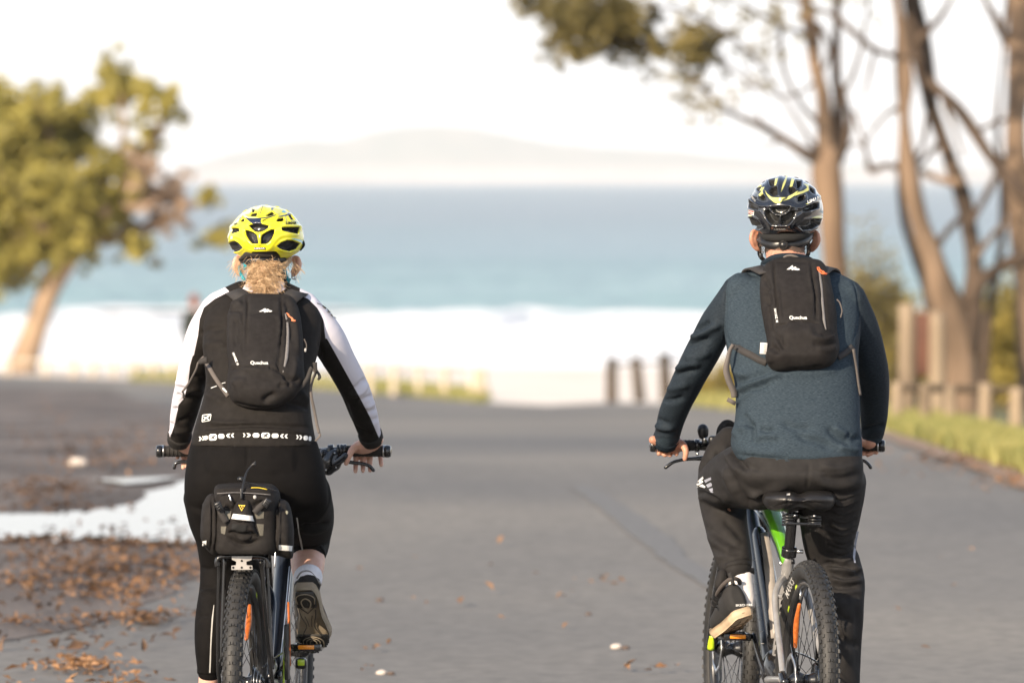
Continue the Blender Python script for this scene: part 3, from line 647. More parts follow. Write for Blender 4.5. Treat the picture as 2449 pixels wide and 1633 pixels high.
for i_, (x_, h_, w_, Yq) in enumerate([(2240, 200, 150, 80), (2330, 240, 150, 78), (2120, 230, 130, 92), (2430, 280, 160, 80), (1890, 150, 120, 90), (1800, 110, 120, 92)]):
    shrub(x_, 950, w_, h_, Yq, leafs if i_ % 2 else leafo, ["dark low shrub filling the gap right of the gum stems", "golden shrub low behind the second post from the right", "dark shrub behind the notice board panel", "tall golden shrub cut off by the right photo edge", "dark shrub hidden behind the man's shoulders", "golden low scrub behind the man's back"][i_], 3500, .06)

# ------------------------------------------------------------------ fences, board, far walker
wd = M("weathered_post_material", (.16, .118, .078), .85, col2=(.30, .23, .155), scale=5, stretch=(1, 1, .2), bump=.6, bscale=30, bdist=.01)
wdd = M("dark_post_material", (.030, .021, .013), .85, col2=(.085, .060, .038), scale=5, stretch=(1, 1, .2), bump=.6, bscale=30, bdist=.01)
wpl = M("bleached_post_material", (.45, .37, .27), .85, col2=(.6, .52, .42), scale=5, stretch=(1, 1, .2))
redm = M("red_brown_board_material", (.085, .032, .018), .7, col2=(.13, .052, .03), scale=3)
def post(x, yt, yb, w, Y, mat, root, lean=0, nm='post'):
    a = P(x * 1.0412, yb * 1.0412, Y); a.z = gz(Y) - .05; b2 = P((x + lean) * 1.0412, yt * 1.0412, Y); r = w * 1.0412 / 2 * Y / F
    V, Fc = limb([a, a.lerp(b2, .5), b2], [r * 1.06, r, r * .93], 14, 3, dome=False); o = obj(nm, (V, Fc), mat, root); c = limb([b2, b2 + Vector((0, 0, r * .35))], [r * .93, r * .6], 14, 1, dome=False); return o
def fence(label, posts, Y, mat, rails, ground=None, w=20):
    c = P(posts[0][0] * 1.0412, posts[0][2] * 1.0412, Y); c.z = gz(Y); t = thing('post_fence', label, 'fence', c)
    for q in posts: post(q[0], q[1], q[2], q[3] if len(q) > 3 else w, Y, mat, t, q[4] if len(q) > 4 else 0)
    for x0, y0, x1, y1, th in rails:
        a = P(x0 * 1.0412, y0 * 1.0412, Y); b2 = P(x1 * 1.0412, y1 * 1.0412, Y); obj('rail', tube([a, a.lerp(b2, .5), b2], th * Y / F / 2, 8, 2), wdd if mat is wd else mat, t)
fence("dark timber post and rail fence left of the man's elbow", [(1405, 822, 914, 26, 0), (1470, 820, 912, 25, -10), (1530, 812, 910, 27, -4), (1590, 815, 910, 26)], 92, wdd, [(1395, 838, 1600, 828, 7)])
fence("bleached post and rail fence by the sand, right of the woman", [(850, 832, 886, 14), (905, 834, 890, 16), (962, 838, 896, 15), (1022, 842, 902, 18), (1088, 845, 912, 26), (1108, 848, 914, 22)], 97, wpl, [(800, 836, 1110, 850, 7)])
fence("far bleached beach fence behind the leaning tree", [(20, 822, 858, 13), (105, 824, 858, 14), (170, 822, 860, 15), (215, 824, 860, 14), (262, 824, 860, 13), (310, 826, 860, 14), (352, 826, 862, 15), (395, 826, 862, 14), (440, 828, 862, 14), (600, 832, 870, 14), (700, 834, 875, 14)], 128, wpl, [(0, 828, 720, 838, 7)])
fence("brown timber post and rail fence along the grass at right", [(2182, 885, 975, 30), (2265, 880, 988, 34), (2335, 890, 1000, 34), (2400, 895, 1010, 34), (2125, 880, 968, 30), (2060, 878, 960, 26)], 57, wd, [(2050, 890, 2420, 898, 18)])
c = P(2120 * 1.0412, 960 * 1.0412, 62); c.z = gz(62); t = thing('notice_board', "wooden notice board with two tall pale posts and a red brown panel", 'notice board', c)
post(2084, 698, 962, 42, 62, wd, t); post(2152, 715, 962, 40, 62, wd, t)
a = P(2118 * 1.0412, 790 * 1.0412, 62.0); obj('panel', rbox(a, (42 * 62 / F, .05, 150 * 62 / F), None, .2), redm, t)
# person strolling by the beach
c = G(447 * 1.0412, 866 * 1.0412); t = thing('person', "distant standing person in dark clothes partly hidden by the woman's left arm", 'person', c)
skin0 = M("far_skin_material", (.45, .22, .13), .6); dk = M("dark_clothes_material", (.02, .025, .022), .9); hr0 = M("auburn_hair_material", (.20, .055, .03), .7)
YY = c.y; s = 1.0
def q(dx, z, dy=0): return Vector((c.x + dx, YY + dy, c.z + z))
obj('body', fuse([limb([q(0, 1.60), q(0, 1.44)], [.10, .055], 14, 3), limb([q(0, 1.42), q(0, 1.3), q(0, 1.1), q(0, .95)], [.06, .16, .14, .15], 16, 4, flat=((0, 1, 0), .7)), limb([q(-.17, 1.36), q(-.22, 1.1), q(-.2, .85)], [.05, .04, .035], 10, 4), limb([q(.17, 1.36), q(.22, 1.1), q(.2, .85)], [.05, .04, .035], 10, 4), limb([q(-.09, .95), q(-.1, .5), q(-.09, .06)], [.09, .06, .045], 12, 4), limb([q(.09, .95), q(.1, .5, .1), q(.12, .06)], [.09, .06, .045], 12, 4)], .02, 3), skin0, t)
obj('jacket', fuse([limb([q(0, 1.44), q(0, 1.32), q(0, 1.1), q(0, .86)], [.08, .19, .18, .19], 16, 4, flat=((0, 1, 0), .72)), limb([q(-.17, 1.38), q(-.24, 1.1), q(-.22, .88)], [.075, .06, .05], 10, 4), limb([q(.17, 1.38), q(.24, 1.1), q(.22, .88)], [.075, .06, .05], 10, 4)], .02, 3), dk, t)
obj('trousers', fuse([limb([q(-.09, .95), q(-.1, .5), q(-.09, .1)], [.11, .085, .07], 12, 4), limb([q(.09, .95), q(.1, .5, .1), q(.12, .1)], [.11, .085, .07], 12, 4)], .02, 3), dk, t)
obj('hair', ell(q(0, 1.66, -.02), (.115, .12, .14)), hr0, t)

# sea air between the camera and the headland
hz = bpy.data.materials.new("haze_material"); hz.use_nodes = True; N = hz.node_tree.nodes; N.remove(N['Principled BSDF']); pv = N.new('ShaderNodeVolumePrincipled')
pv.inputs['Color'].default_value = (.99, .99, .99, 1); pv.inputs['Density'].default_value = .000075; pv.inputs['Anisotropy'].default_value = 0
hz.node_tree.links.new(pv.outputs[0], N['Material Output'].inputs['Volume'])
obj('haze', box((0, 8990, 94.0), (40000, 18200, 200)), hz, kind='stuff', label="pale sea haze that fades the far shore and headland", smooth=False, origin=(0, 0, 0))

# ================================================================== shared parts of the riders and bicycles
def grow(vf, attrs=None): return vf
blackp = M("black_plastic_material", (.012, .012, .013), .35, bump=.2, bscale=400)
rubber = M("tyre_rubber_material", wear=.25, col=(.006, .006, .0062), rough=.6, col2=(.017, .0155, .014), scale=25, bump=.4, bscale=260)
gripm = M("grip_rubber_material", (.018, .016, .014), .75, bump=.9, bscale=700)
metal_k = M("black_metal_material", (.014, .014, .015), .25, metal=.3, coat=.5)
metal_s = M("bright_metal_material", (.55, .55, .55), .3, metal=1)
rimm = M("rim_material", (.014, .014, .015), .3, coat=.3)
printw = M("white_print_material", (.72, .72, .70), .7)
printg = M("faded_print_material", (.42, .41, .39), .8)
orange = M("orange_reflector_material", (.75, .20, .01), .25, col2=(.95, .38, .03), scale=300, coat=.6)
amber = M("spoke_reflector_material", (.34, .08, .012), .35, col2=(.46, .13, .025), scale=100)
lime = M("lime_paint_material", (.50, .68, .02), .3, coat=.5)
silverp = M("silver_paint_material", (.30, .29, .28), .38, metal=.35, coat=.4)
batm = M("battery_cover_material", (.30, .27, .24), .45)
bluegrey = M("dark_gloss_paint_material", (.012, .015, .022), .3, coat=.35)
greenp = M("green_paint_material", (.11, .36, .015), .3, coat=.8)
skinm = M("skin_material", (.56, .29, .19), .5, col2=(.66, .37, .26), scale=35, bump=.25, bscale=500, sub=.15)
skinw = M("fair_skin_material", (.60, .34, .25), .5, col2=(.70, .43, .33), scale=35, bump=.2, bscale=500, sub=.15)

def raw_text(s, shear=0, bold=0):
    cu = bpy.data.curves.new("t", 'FONT'); cu.body = s; cu.align_x = 'CENTER'; cu.align_y = 'CENTER'; cu.resolution_u = 3; cu.shear = shear; cu.offset = bold
    o = bpy.data.objects.new("t", cu); COL.objects.link(o); dg = bpy.context.evaluated_depsgraph_get(); me = bpy.data.meshes.new_from_object(o.evaluated_get(dg))
    V = [(v.co.x, v.co.y) for v in me.vertices]; Fc = [tuple(p.vertices) for p in me.polygons]
    bpy.data.objects.remove(o); bpy.data.curves.remove(cu); bpy.data.meshes.remove(me); return V, Fc

class Bike:
    def __init__(s, label, x, Y, R, yaw, lean):
        s.R = R; s.o = Vector((x, Y, R)); s.f = Vector((math.sin(yaw), math.cos(yaw), 0))
        r = Vector((math.cos(yaw), -math.sin(yaw), 0)); q = Matrix.Rotation(lean, 3, s.f); s.r = q @ r; s.u = q @ Vector((0, 0, 1))
        s.t = thing('bicycle', label, 'bicycle', (x, Y + .55, 0)); s.M = Matrix((s.r, s.f, s.u)).transposed()
    def L(s, u, v, w): return s.o + s.f * u + s.r * v + s.u * w
    def tube(s, nm, pts, r, mat, parent=None, n=14, sub=5): return obj(nm, tube([s.L(*p) for p in pts], r, n, sub), mat, parent or s.t)
    def box(s, nm, c, sz, mat, parent=None, r=.25): return obj(nm, rbox(s.L(*c), (sz[1], sz[0], sz[2]), s.M, r), mat, parent or s.t)
    def wheel(s, u0, name, side_text, tside, tang, steer=0.0, lit=False):
        f2 = Matrix.Rotation(steer, 3, s.u) @ s.f; r2 = Matrix.Rotation(steer, 3, s.u) @ s.r
        C = s.L(u0, 0, 0); R = s.R
        def W(a, rad, v): return C + f2 * (math.cos(a) * rad) + s.u * (math.sin(a) * rad) + r2 * v
        we = bpy.data.objects.new(name, None); COL.objects.link(we); we.parent = s.t; we.location = C - wbase(s.t); base[we.name] = C.copy(); we.empty_display_size = .05
        n = 96; m = 20; V = []; rc = R - .034; rt = .0295
        for i in range(n):
            a = 2 * math.pi * i / n
            for k in range(m):
                b = 2 * math.pi * k / m; V.append(W(a, rc + rt * math.cos(b), rt * math.sin(b)))
        Fc = [(i * m + k, ((i + 1) % n) * m + k, ((i + 1) % n) * m + (k + 1) % m, i * m + (k + 1) % m) for i in range(n) for k in range(m)]
        obj('tyre', (V, Fc), rubber, we)
        # tread blocks
        V = []; Fc = []
        def knob(a, b, la, lb, h):
            n0 = len(V)
            for hh, sc in ((.0, 1), (h, .82)):
                for sa, sb in ((-1, -1), (1, -1), (1, 1), (-1, 1)):
                    bb = b + sb * lb * sc / rt; rr = rc + (rt + hh - .0008) * math.cos(bb); V.append(W(a + sa * la * sc / R, rr, (rt + hh - .0008) * math.sin(bb)))
            for q in ((4, 5, 6, 7), (0, 1, 5, 4), (1, 2, 6, 5), (2, 3, 7, 6), (3, 0, 4, 7)): Fc.append(tuple(n0 + k for k in q))
        rows = 74
        for i in range(rows):
            a = 2 * math.pi * i / rows; d = math.pi / rows
            if i % 2: knob(a, .20, .0075, .0048, .0042); knob(a, -.20, .0075, .0048, .0042)
            else: knob(a, .27, .0058, .0040, .0042); knob(a, -.27, .0058, .0040, .0042); knob(a, 0, .004, .003, .0036)
            knob(a + d, .68, .0055, .0036, .004); knob(a + d, -.68, .0055, .0036, .004)
            knob(a, 1.08, .0068, .0050, .0052); knob(a, -1.08, .0068, .0050, .0052)
        obj('tread_knobs', (V, Fc), rubber, we, smooth=False, kind='stuff')
        V = []; prof = [(R - .064, -.014), (R - .060, -.016), (R - .072, -.015), (R - .080, -.008), (R - .081, .008), (R - .072, .015), (R - .060, .016), (R - .064, .014)]
        m = len(prof)
        for i in range(n):
            for q in prof: V.append(W(2 * math.pi * i / n, *q))
        Fc = [(i * m + k, i * m + (k + 1) % m, ((i + 1) % n) * m + (k + 1) % m, ((i + 1) % n) * m + k) for i in range(n) for k in range(m)]
        obj('rim', (V, Fc), rimm, we)
        obj('hub', limb([C - r2 * .055, C - r2 * .03, C, C + r2 * .03, C + r2 * .055], [.012, .028, .018, .028, .012], 16, 3, dome=False), metal_k, we)
        sp = None; base_loc = wbase(we)
        for i in range(32):
            a = 2 * math.pi * i / 32; sd = 1 if i % 2 else -1; tw = .42 if (i // 2) % 2 else -.42
            p0 = W(a + tw, .027, .028 * sd); p1 = W(a, R - .079, .004 * sd)
            if sp is None:
                sp = tube([Vector((0, 0, 0)), Vector((0, 0, 1))], .0011, 5, 1); spl = (p1 - p0).length
                o = obj('spoke', (np.array([tuple(v) for v in sp[0]]) + np.array(base_loc), sp[1]), metal_k, we); o0 = o
            else: o = o0.copy(); COL.objects.link(o); o.parent = we
            o.location = p0 - base_loc; o.rotation_mode = 'QUATERNION'; o.rotation_quaternion = (p1 - p0).to_track_quat('Z', 'Y'); o.scale = (1, 1, (p1 - p0).length)
        # disc rotor on the left
        V = []; n2 = 48
        for i in range(n2):
            a = 2 * math.pi * i / n2
            for q, v in ((.08, -.048), (.08, -.050), (.064, -.050), (.064, -.048)): V.append(W(a, q + .002 * math.cos(a * 8), v))
        Fc = [(i * 4 + k, i * 4 + (k + 1) % 4, ((i + 1) % n2) * 4 + (k + 1) % 4, ((i + 1) % n2) * 4 + k) for i in range(n2) for k in range(4)]
        obj('brake_disc', (V, Fc), metal_s, we)
        # lettering on the sidewall
        if side_text:
            tv, tf = raw_text(side_text, shear=.25, bold=.02); k = .026; V = []
            for x, y in tv:
                rr = R - .0475 + y * k * .9; a = tang - x * k * 1.2 / (R - .047) * (1 if tside > 0 else -1)
                bb = math.acos(max(-1, min(1, (rr - rc) / rt))); V.append(W(a, rr, tside * (rt * math.sin(bb) + .0010)))
            obj('lettering', (V, tf), printg, we, smooth=False)
        W.C = C; return we, W
def handlebar(B, c, w, drop, Y, parts):
    pass

# ------------------------------------------------------------------ helmets
def helmet_geo(cx, cy, Yc, a, b, h, low, vents, ribs, az_edge, extra=None, nz=330, mt=130):
    """outer shell as dome with real recessed vents; returns V, F and the vent field"""
    c = P(cx, cy, Yc); V = np.zeros((nz * mt, 3)); ii = 0
    az = np.linspace(0, 2 * math.pi, nz, endpoint=False); e = np.interp(np.abs(((az + math.pi) % (2 * math.pi)) - math.pi), np.radians(az_edge[0]), az_edge[1])
    for j in range(mt):
        s = j / (mt - 1)
        for_z = e
        # parameter angle from the top down to the edge height
        th_e = np.where(for_z < 0, math.pi / 2 + np.arcsin(np.clip(-for_z / low, 0, .97)), np.arccos(np.clip(for_z / h, 0, 1))); th = s * th_e
        z = np.where(th < math.pi / 2, h * np.cos(th), low * np.cos(th)); r = np.sin(th) ** .93
        V[j * nz:(j + 1) * nz, 0] = a * r * np.sin(az); V[j * nz:(j + 1) * nz, 1] = -b * r * np.cos(az) * (1 + .06 * np.cos(az)); V[j * nz:(j + 1) * nz, 2] = z
    D = V / (np.linalg.norm(V, axis=1)[:, None] + 1e-9); Wd = V + np.array(c); px = proj(Wd); rear = (V[:, 1] < .03)
    f = field(px, vents); f = np.where(rear, f, -30)
    # long vents over the front half
    for k, x0 in enumerate((-.066, -.034, 0, .034, .066)):
        u = np.abs(V[:, 0] - x0 * (1 - .25 * (V[:, 1] / b))) / .0085; v = np.abs(V[:, 1] - .055) / .045; g = (1 - (u ** 2 + v ** 2)) * 6
        f = np.where((V[:, 1] > .0) & (V[:, 2] > .02), np.maximum(f, g), f)
    dis = np.zeros(len(V))
    for pl, w, dep in ribs:
        d, t = lined(px, [tuple(q) for q in cr(pl, 5)] if len(pl) > 2 else pl); dis += np.where(rear, dep * np.exp(-(d / w) ** 2), 0)
    lip = np.exp(-((f + 2.5) / 3.0) ** 2) * .0022
    rec = 1 / (1 + np.exp(-(f - .6) * 2.6)) * np.where(rear, np.clip(-D[:, 1] * 2.6 - .1, .12, 1), 1); dis = dis * np.where(rear, np.clip(-D[:, 1] * 3 + .25, .1, 1), 1); V2 = V + D * (dis + lip)[:, None] - D * (rec * .021)[:, None]
    V2 = V2 + np.array(c); Fc = []
    for j in range(mt - 1):
        for k in range(nz):
            k2 = (k + 1) % nz; Fc.append((j * nz + k, (j + 1) * nz + k, (j + 1) * nz + k2, j * nz + k2))
    # inner skin: closes the shell with 22 mm of foam
    n0 = len(V2); inn = []
    for j in (mt - 1, int(mt * .8), int(mt * .55), int(mt * .3), 6):
        inn.append(V[j * nz:(j + 1) * nz] * np.array([.83, .85, .84]) + np.array(c) + np.array([0, 0, .004]))
    V3 = np.vstack([V2] + inn); 
    for k in range(nz): k2 = (k + 1) % nz; Fc.append(((mt - 1) * nz + k, n0 + k, n0 + k2, (mt - 1) * nz + k2))
    for j in range(4):
        for k in range(nz): k2 = (k + 1) % nz; Fc.append((n0 + j * nz + k, n0 + (j + 1) * nz + k, n0 + (j + 1) * nz + k2, n0 + j * nz + k2))
    Fc.append(tuple(n0 + 4 * nz + k for k in range(nz)))
    f3 = np.concatenate([f + .3, np.full(nz * 5, 10.0)]); return V3, Fc, f3, np.vstack([px, proj(np.vstack(inn))]), c

def hand(side, wrist, knuckles, tips, thumb, Yk, rp=.021, rf=.0085, drop=None):
    """pieces of one hand holding a grip. knuckles / tips: photo positions; fingers pass over the far side of the grip and come down"""
    out = []; kc = [P(x, y, Yk) for x, y in knuckles]; mid = sum(kc, Vector()) / len(kc)
    for i, (k, t) in enumerate(zip(kc, tips)):
        pw = wrist.lerp(k, .35); L_ = [rf * 1.2, rf * 1.25, rf * 1.12, rf, rf * .86][:5]
        t0 = P(t[0], t[1], t[2] if len(t) > 2 else Yk + .012); m1 = k.lerp(t0, .45) + Vector((0, .020, .004))
        out.append(limb([pw, k + Vector((0, -.004, .004)), m1, k.lerp(t0, .8) + Vector((0, .010, 0)), t0], L_, 12, 4))
    out.append(limb([wrist, wrist.lerp(mid, .5) + Vector((0, 0, .006)), mid + Vector((0, -.012, 0))], [rp * 1.05, rp * 1.25, rp * .95], 16, 4))
    out.append(limb([wrist.lerp(mid, .25), *[P(*q) for q in thumb]], [rf * 1.6, rf * 1.55, rf * 1.2, rf * .95][:len(thumb) + 1], 12, 4))
    return out
def ear(c, s, side):
    """auricle: cupped disc with a rim and lobe, seen from behind"""
    out = [limb([c + Vector((side * .004, 0, .026 * s)), c + Vector((side * .016, -.012, .022 * s)), c + Vector((side * .021, -.016, 0)), c + Vector((side * .013, -.010, -.022 * s)), c + Vector((0, 0, -.032 * s))], [.006, .0065, .007, .006, .0075], 10, 4),
           limb([c + Vector((0, .004, .02 * s)), c + Vector((side * .012, -.008, 0)), c + Vector((0, .003, -.02 * s))], [.008, .010, .008], 10, 4)]
    return out
def head_pieces(c, w, d, hh):
    """skull, jaw, brow, nose, lips, chin; looking along +Y"""
    v = lambda x, y, z: c + Vector((x, y, z))
    return [ell(c + Vector((0, -.005, .02)), (w, d, hh * .82), 32, 22), ell(v(0, .035, -.045), (w * .78, d * .62, hh * .62), 26, 18), limb([v(0, d * .88, .03), v(0, d * 1.12, -.012), v(0, d * 1.05, -.026)], [.009, .014, .010], 12, 4),
            limb([v(-.018, d * .93, -.056), v(0, d * .99, -.054), v(.018, d * .93, -.056)], [.006, .009, .006], 10, 3), ell(v(0, d * .80, -.092), (.024, .022, .018)), limb([v(-w * .6, d * .78, .036), v(0, d * .95, .034), v(w * .6, d * .78, .036)], [.012, .013, .012], 10, 3),
            ell(v(-w * .52, d * .66, -.025), (.024, .022, .02)), ell(v(w * .52, d * .66, -.025), (.024, .022, .02))]
eyem = M("eye_material", (.75, .73, .70), .15); irism = M("iris_material", (.06, .09, .10), .1)
def eyes(c, w, d, root):
    for s_ in (-1, 1):
        e = obj('eye', ell(c + Vector((s_ * w * .42, d * .87, .012)), (.011, .010, .0085), 16, 10), eyem, root); obj('iris', ell(c + Vector((s_ * w * .42, d * .87 + .0085, .012)), (.005, .0025, .005), 12, 8), irism, e)
def shoe(root_parent, nm, heel, toe, side, upm, solem, width=.098, up=None, roll=0, groove=True, tread=None):
    """shoe from heel to toe (points under the sole); returns shoe object and frame"""
    ax = (toe - heel); Ln = ax.length; ax.normalize(); up = Vector(up or (0, 0, 1)); lat = ax.cross(up).normalized(); upn = lat.cross(ax).normalized()
    if roll: q = Matrix.Rotation(roll, 3, ax); lat = q @ lat; upn = q @ upn
    def S(t, x, z): return heel + ax * (t * Ln) + lat * x + upn * z
    hw = [(0, .022), (.04, .030), (.14, .036), (.3, .034), (.45, .034), (.6, .042), (.75, .049), (.87, .044), (.95, .032), (1.0, .014)]; k = width / .098
    def half(t): return np.interp(t, [a for a, b in hw], [b for a, b in hw]) * k
    V = []; n = 40; ts = [.5 - .5 * math.cos(math.pi * i / n) for i in range(n + 1)]
    lay = [(.0, .90), (.004, .97), (.016, 1.03), (.028, 1.0)]
    ring = [(t, 1) for t in ts] + [(t, -1) for t in reversed(ts[1:-1])]
    for z, sc in lay:
        for t, s_ in ring:
            spr = .018 * max(0, t - .75) / .25 * 1.0 + .006 * max(0, .12 - t) / .12
            V.append(S(.5 + (t - .5) * (1 + (sc - 1) * .3), s_ * half(t) * sc + .006 * side * math.sin(t * 3.1), z + spr))
    m = len(ring); Fc = []
    for j in range(3):
        for i in range(m): i2 = (i + 1) % m; Fc.append((j * m + i, j * m + i2, (j + 1) * m + i2, (j + 1) * m + i))
    # bottom and top as strips
    nn = n
    for lev, flip in ((0, 1), (3, 0)):
        for i in range(nn):
            a = lev * m + i; b = lev * m + i + 1; c_ = lev * m + (m - i - 1) % m if i + 1 < nn + 0 else None
            l1 = lev * m + ((m - i) % m); l2 = lev * m + ((m - i - 1) % m)
            if i == 0: q = (a, b, l2)
            elif i == nn - 1: q = (a, b, l1)
            else: q = (a, b, l2, l1)
            Fc.append(q if flip else q[::-1])
    return S, half, (V, Fc), Ln, (ax, lat, upn)

# ================================================================== the man
MX = 'man'
manb = Bike("silver and black electric mountain bike with green top tube, ridden by the man", .882, 17.0, .362, -math.radians(8.8), math.radians(1.8))
B = manb
wr, Wr = B.wheel(0, 'rear_wheel', 'MAXXIS', -1, math.radians(58), 0)
obj('spoke_reflector', limb([Wr(math.radians(38), .15, -.012), Wr(math.radians(56), .19, -.014), Wr(math.radians(70), .235, -.012)], [.006, .0095, .006], 10, 4), amber, wr)
obj('valve', tube([Wr(math.radians(72), .285, -.006), Wr(math.radians(72), .25, -.012)], .003, 8, 1), metal_s, wr)
for a_ in (40, 64):
    V = [tuple(Wr(math.radians(a_ + q), r_, -.0165)) for q, r_ in ((0, .292), (3.6, .292), (3.6, .302), (0, .302))]; V += [tuple(Vector(v) + B.r * .002) for v in V]
    obj('rim_print', (V, [(0, 1, 2, 3), (7, 6, 5, 4), (0, 4, 5, 1), (1, 5, 6, 2), (2, 6, 7, 3), (3, 7, 4, 0)]), lime, wr, smooth=False)
wf, Wf = B.wheel(1.17, 'front_wheel', '', 1, 0, 0)
B.tube('seat_tube', [(.445, 0, -.02), (.38, 0, .17), (.318, 0, .372)], [.022, .019, .019], silverp)
B.tube('seat_post', [(.321, 0, .36), (.285, 0, .485)], .0165, metal_k)
cl = B.tube('seat_clamp', [(.322, 0, .352), (.314, 0, .378)], .0235, metal_k); B.tube('bolt', [(.30, .020, .368), (.30, .040, .368)], .006, metal_s, cl, 8, 1); B.tube('bolt', [(.29, .006, .345), (.292, .006, .33)], .004, metal_k, cl, 8, 1)
for s_ in (-1, 1):
    B.tube('seat_stay', [(.335, s_ * .012, .285), (.30, s_ * .03, .272), (.262, s_ * .049, .235), (.20, s_ * .056, .17), (.10, s_ * .062, .08), (.02, s_ * .068, .01)], [.011, .0105, .0105, .010, .0095, .009], silverp)
    B.tube('chain_stay', [(.40, s_ * .035, -.035), (.25, s_ * .052, -.02), (.02, s_ * .068, .0)], [.014, .011, .010], silverp)
    B.tube('dropout', [(.03, s_ * .068, .015), (-.02, s_ * .068, -.01)], .013, metal_k)
    B.tube('fork_leg', [(.985, s_ * .062, .42), (1.03, s_ * .064, .28), (1.09, s_ * .066, .16), (1.165, s_ * .068, .0)], [.017, .018, .021, .018], metal_k)
    lg = B.tube('fork_print', [(1.135, s_ * .072, .045), (1.152, s_ * .072, .0)], [.010, .012], lime)
B.box('stay_bridge', (.262, -.022, .232), (.02, .056, .014), silverp)
B.box('fork_crown', (.985, 0, .43), (.05, .16, .04), metal_k)
B.tube('head_tube', [(.955, 0, .40), (.90, 0, .56)], [.030, .027], bluegrey)
tt_ = B.tube('top_tube', [(.318, -.004, .335), (.42, -.004, .395), (.60, -.002, .475), (.90, 0, .53)], [.017, .021, .028, .032], greenp, n=18)
B.tube('frame_edge', [(.335, -.020, .325), (.42, -.022, .380), (.60, -.030, .450), (.90, -.030, .50)], [.004, .005, .005, .005], metal_s, n=8)
B.tube('frame_edge', [(.335, .018, .33), (.42, .020, .385), (.60, .028, .455), (.90, .030, .505)], [.006, .007, .007, .007], bluegrey, n=8)
dt = obj('down_tube', limb([B.L(.50, 0, -.03), B.L(.60, 0, .08), B.L(.75, 0, .26), B.L(.93, 0, .44)], [.050, .044, .043, .040], 24, 5, flat=((1, 0, 0), .62)), bluegrey, B.t)
bt = obj('battery', limb([B.L(.505, .008, .06), B.L(.60, .008, .18), B.L(.70, .006, .29), B.L(.80, .003, .385)], [.034, .037, .037, .030], 20, 5, flat=((1, 0, 0), .78)), metal_k, B.t)
obj('battery_cover', ribbon([B.L(.47, -.004, .09), B.L(.530, -.004, .20), B.L(.615, -.003, .315), B.L(.70, -.001, .40)], [.024, .029, .030, .024], .006, face=(-.15, -1, .2)), batm, bt)
for k in range(8):
    a_ = B.L(.50 + .026 * k, -.036, .07 + .035 * k); obj('tick_mark', rbox(a_, (.010, .0015, .0016), B.M, .3, 1), printg, bt)
obj('motor', limb([B.L(.40, 0, -.03), B.L(.46, 0, -.005), B.L(.53, 0, -.02)], [.05, .066, .05], 20, 4, flat=((1, 0, 0), .62)), metal_k, B.t)
B.tube('shift_cable', [(.93, -.03, .50), (.95, -.055, .56), (1.0, -.05, .60), (1.0, -.02, .48), (.96, 0, .44)], .004, blackp, n=6)
B.tube('brake_hose', [(.88, .03, .66), (1.02, .06, .62), (1.0, .05, .48), (.97, .05, .40)], .004, blackp, n=6)
B.tube('display_mount', [(.90, -.05, .62), (.90, 0, .63)], .014, blackp)
# cranks and pedals
def cranks(B, ang, v=.075, ln=.165):
    for s_, a_ in ((-1, ang), (1, ang + math.pi)):
        e = (.445 + math.cos(a_) * ln, s_ * v, -.02 + math.sin(a_) * ln)
        c_ = obj('crank', limb([B.L(.445, s_ * (v - .015), -.02), B.L(.445 + math.cos(a_) * ln * .5, s_ * (v - .004), -.02 + math.sin(a_) * ln * .5), B.L(*e)], [.016, .011, .012], 12, 3, flat=(B.r, .6)), metal_k, B.t)
        pd_ = obj('pedal', rbox(B.L(e[0], e[1] + s_ * .060, e[2]), (.088, .082, .006), B.M, .3, 1), metal_k, B.t)
        for dx, sx_, dy, sy_ in ((-.040, .009, 0, .086), (.040, .009, 0, .086), (0, .088, -.042, .010), (0, .088, .042, .010)):
            obj('cage_bar', rbox(B.L(e[0] + dy, e[1] + s_ * .060 + dx, e[2]), (sx_, sy_, .022), B.M, .3, 2), metal_k, pd_)
        for k in range(6):
            for yy in (-.042, .042): obj('pin', rbox(B.L(e[0] + yy, e[1] + s_ * .060 + (-.036 + .0145 * k), e[2] - .013), (.005, .006, .008), B.M, .3, 1), metal_k, pd_)
        obj('reflector', rbox(B.L(e[0] - .050, e[1] + s_ * .060, e[2] + .002), (.050, .007, .013), B.M, .3, 2), orange, pd_)
        B.tube('axle', [(e[0], e[1], e[2]), (e[0], e[1] + s_ * .05, e[2])], .008, metal_k, pd_, 10, 1)
        yield B.L(e[0], e[1] + s_ * .060, e[2])
pl, pr = list(cranks(B, math.radians(40), .050))
V = []; n = 64
for i in range(n):
    for q, v_ in (((.070 + .003 * (i % 2)), .052), ((.070 + .003 * (i % 2)), .056), (.05, .056), (.05, .052)):
        a_ = 2 * math.pi * i / n; V.append(B.L(.445 + math.cos(a_) * q, v_, -.02 + math.sin(a_) * q))
obj('chainring', (V, [(i * 4 + k, i * 4 + (k + 1) % 4, ((i + 1) % n) * 4 + (k + 1) % 4, ((i + 1) % n) * 4 + k) for i in range(n) for k in range(4)]), metal_k, B.t, smooth=False)
def cassette(B):
    for k in range(7):
        r_ = .022 + .0052 * k; B.tube('sprocket', [(0, .048 - .0042 * k, 0), (0, .0495 - .0042 * k, 0)], r_, metal_s if k % 2 else metal_k, None, 28, 1)
    B.tube('derailleur', [(.0, .066, -.02), (.02, .07, -.06), (.045, .066, -.11), (.03, .064, -.16)], [.012, .014, .010, .012], metal_k)
    B.tube('chain', [(.0, .050, .045), (.22, .053, .052), (.445, .054, .052)], .0035, metal_k, None, 6, 2); B.tube('chain', [(.045, .060, -.155), (.22, .056, -.12), (.445, .054, -.092)], .0035, metal_k, None, 6, 2)
cassette(B)
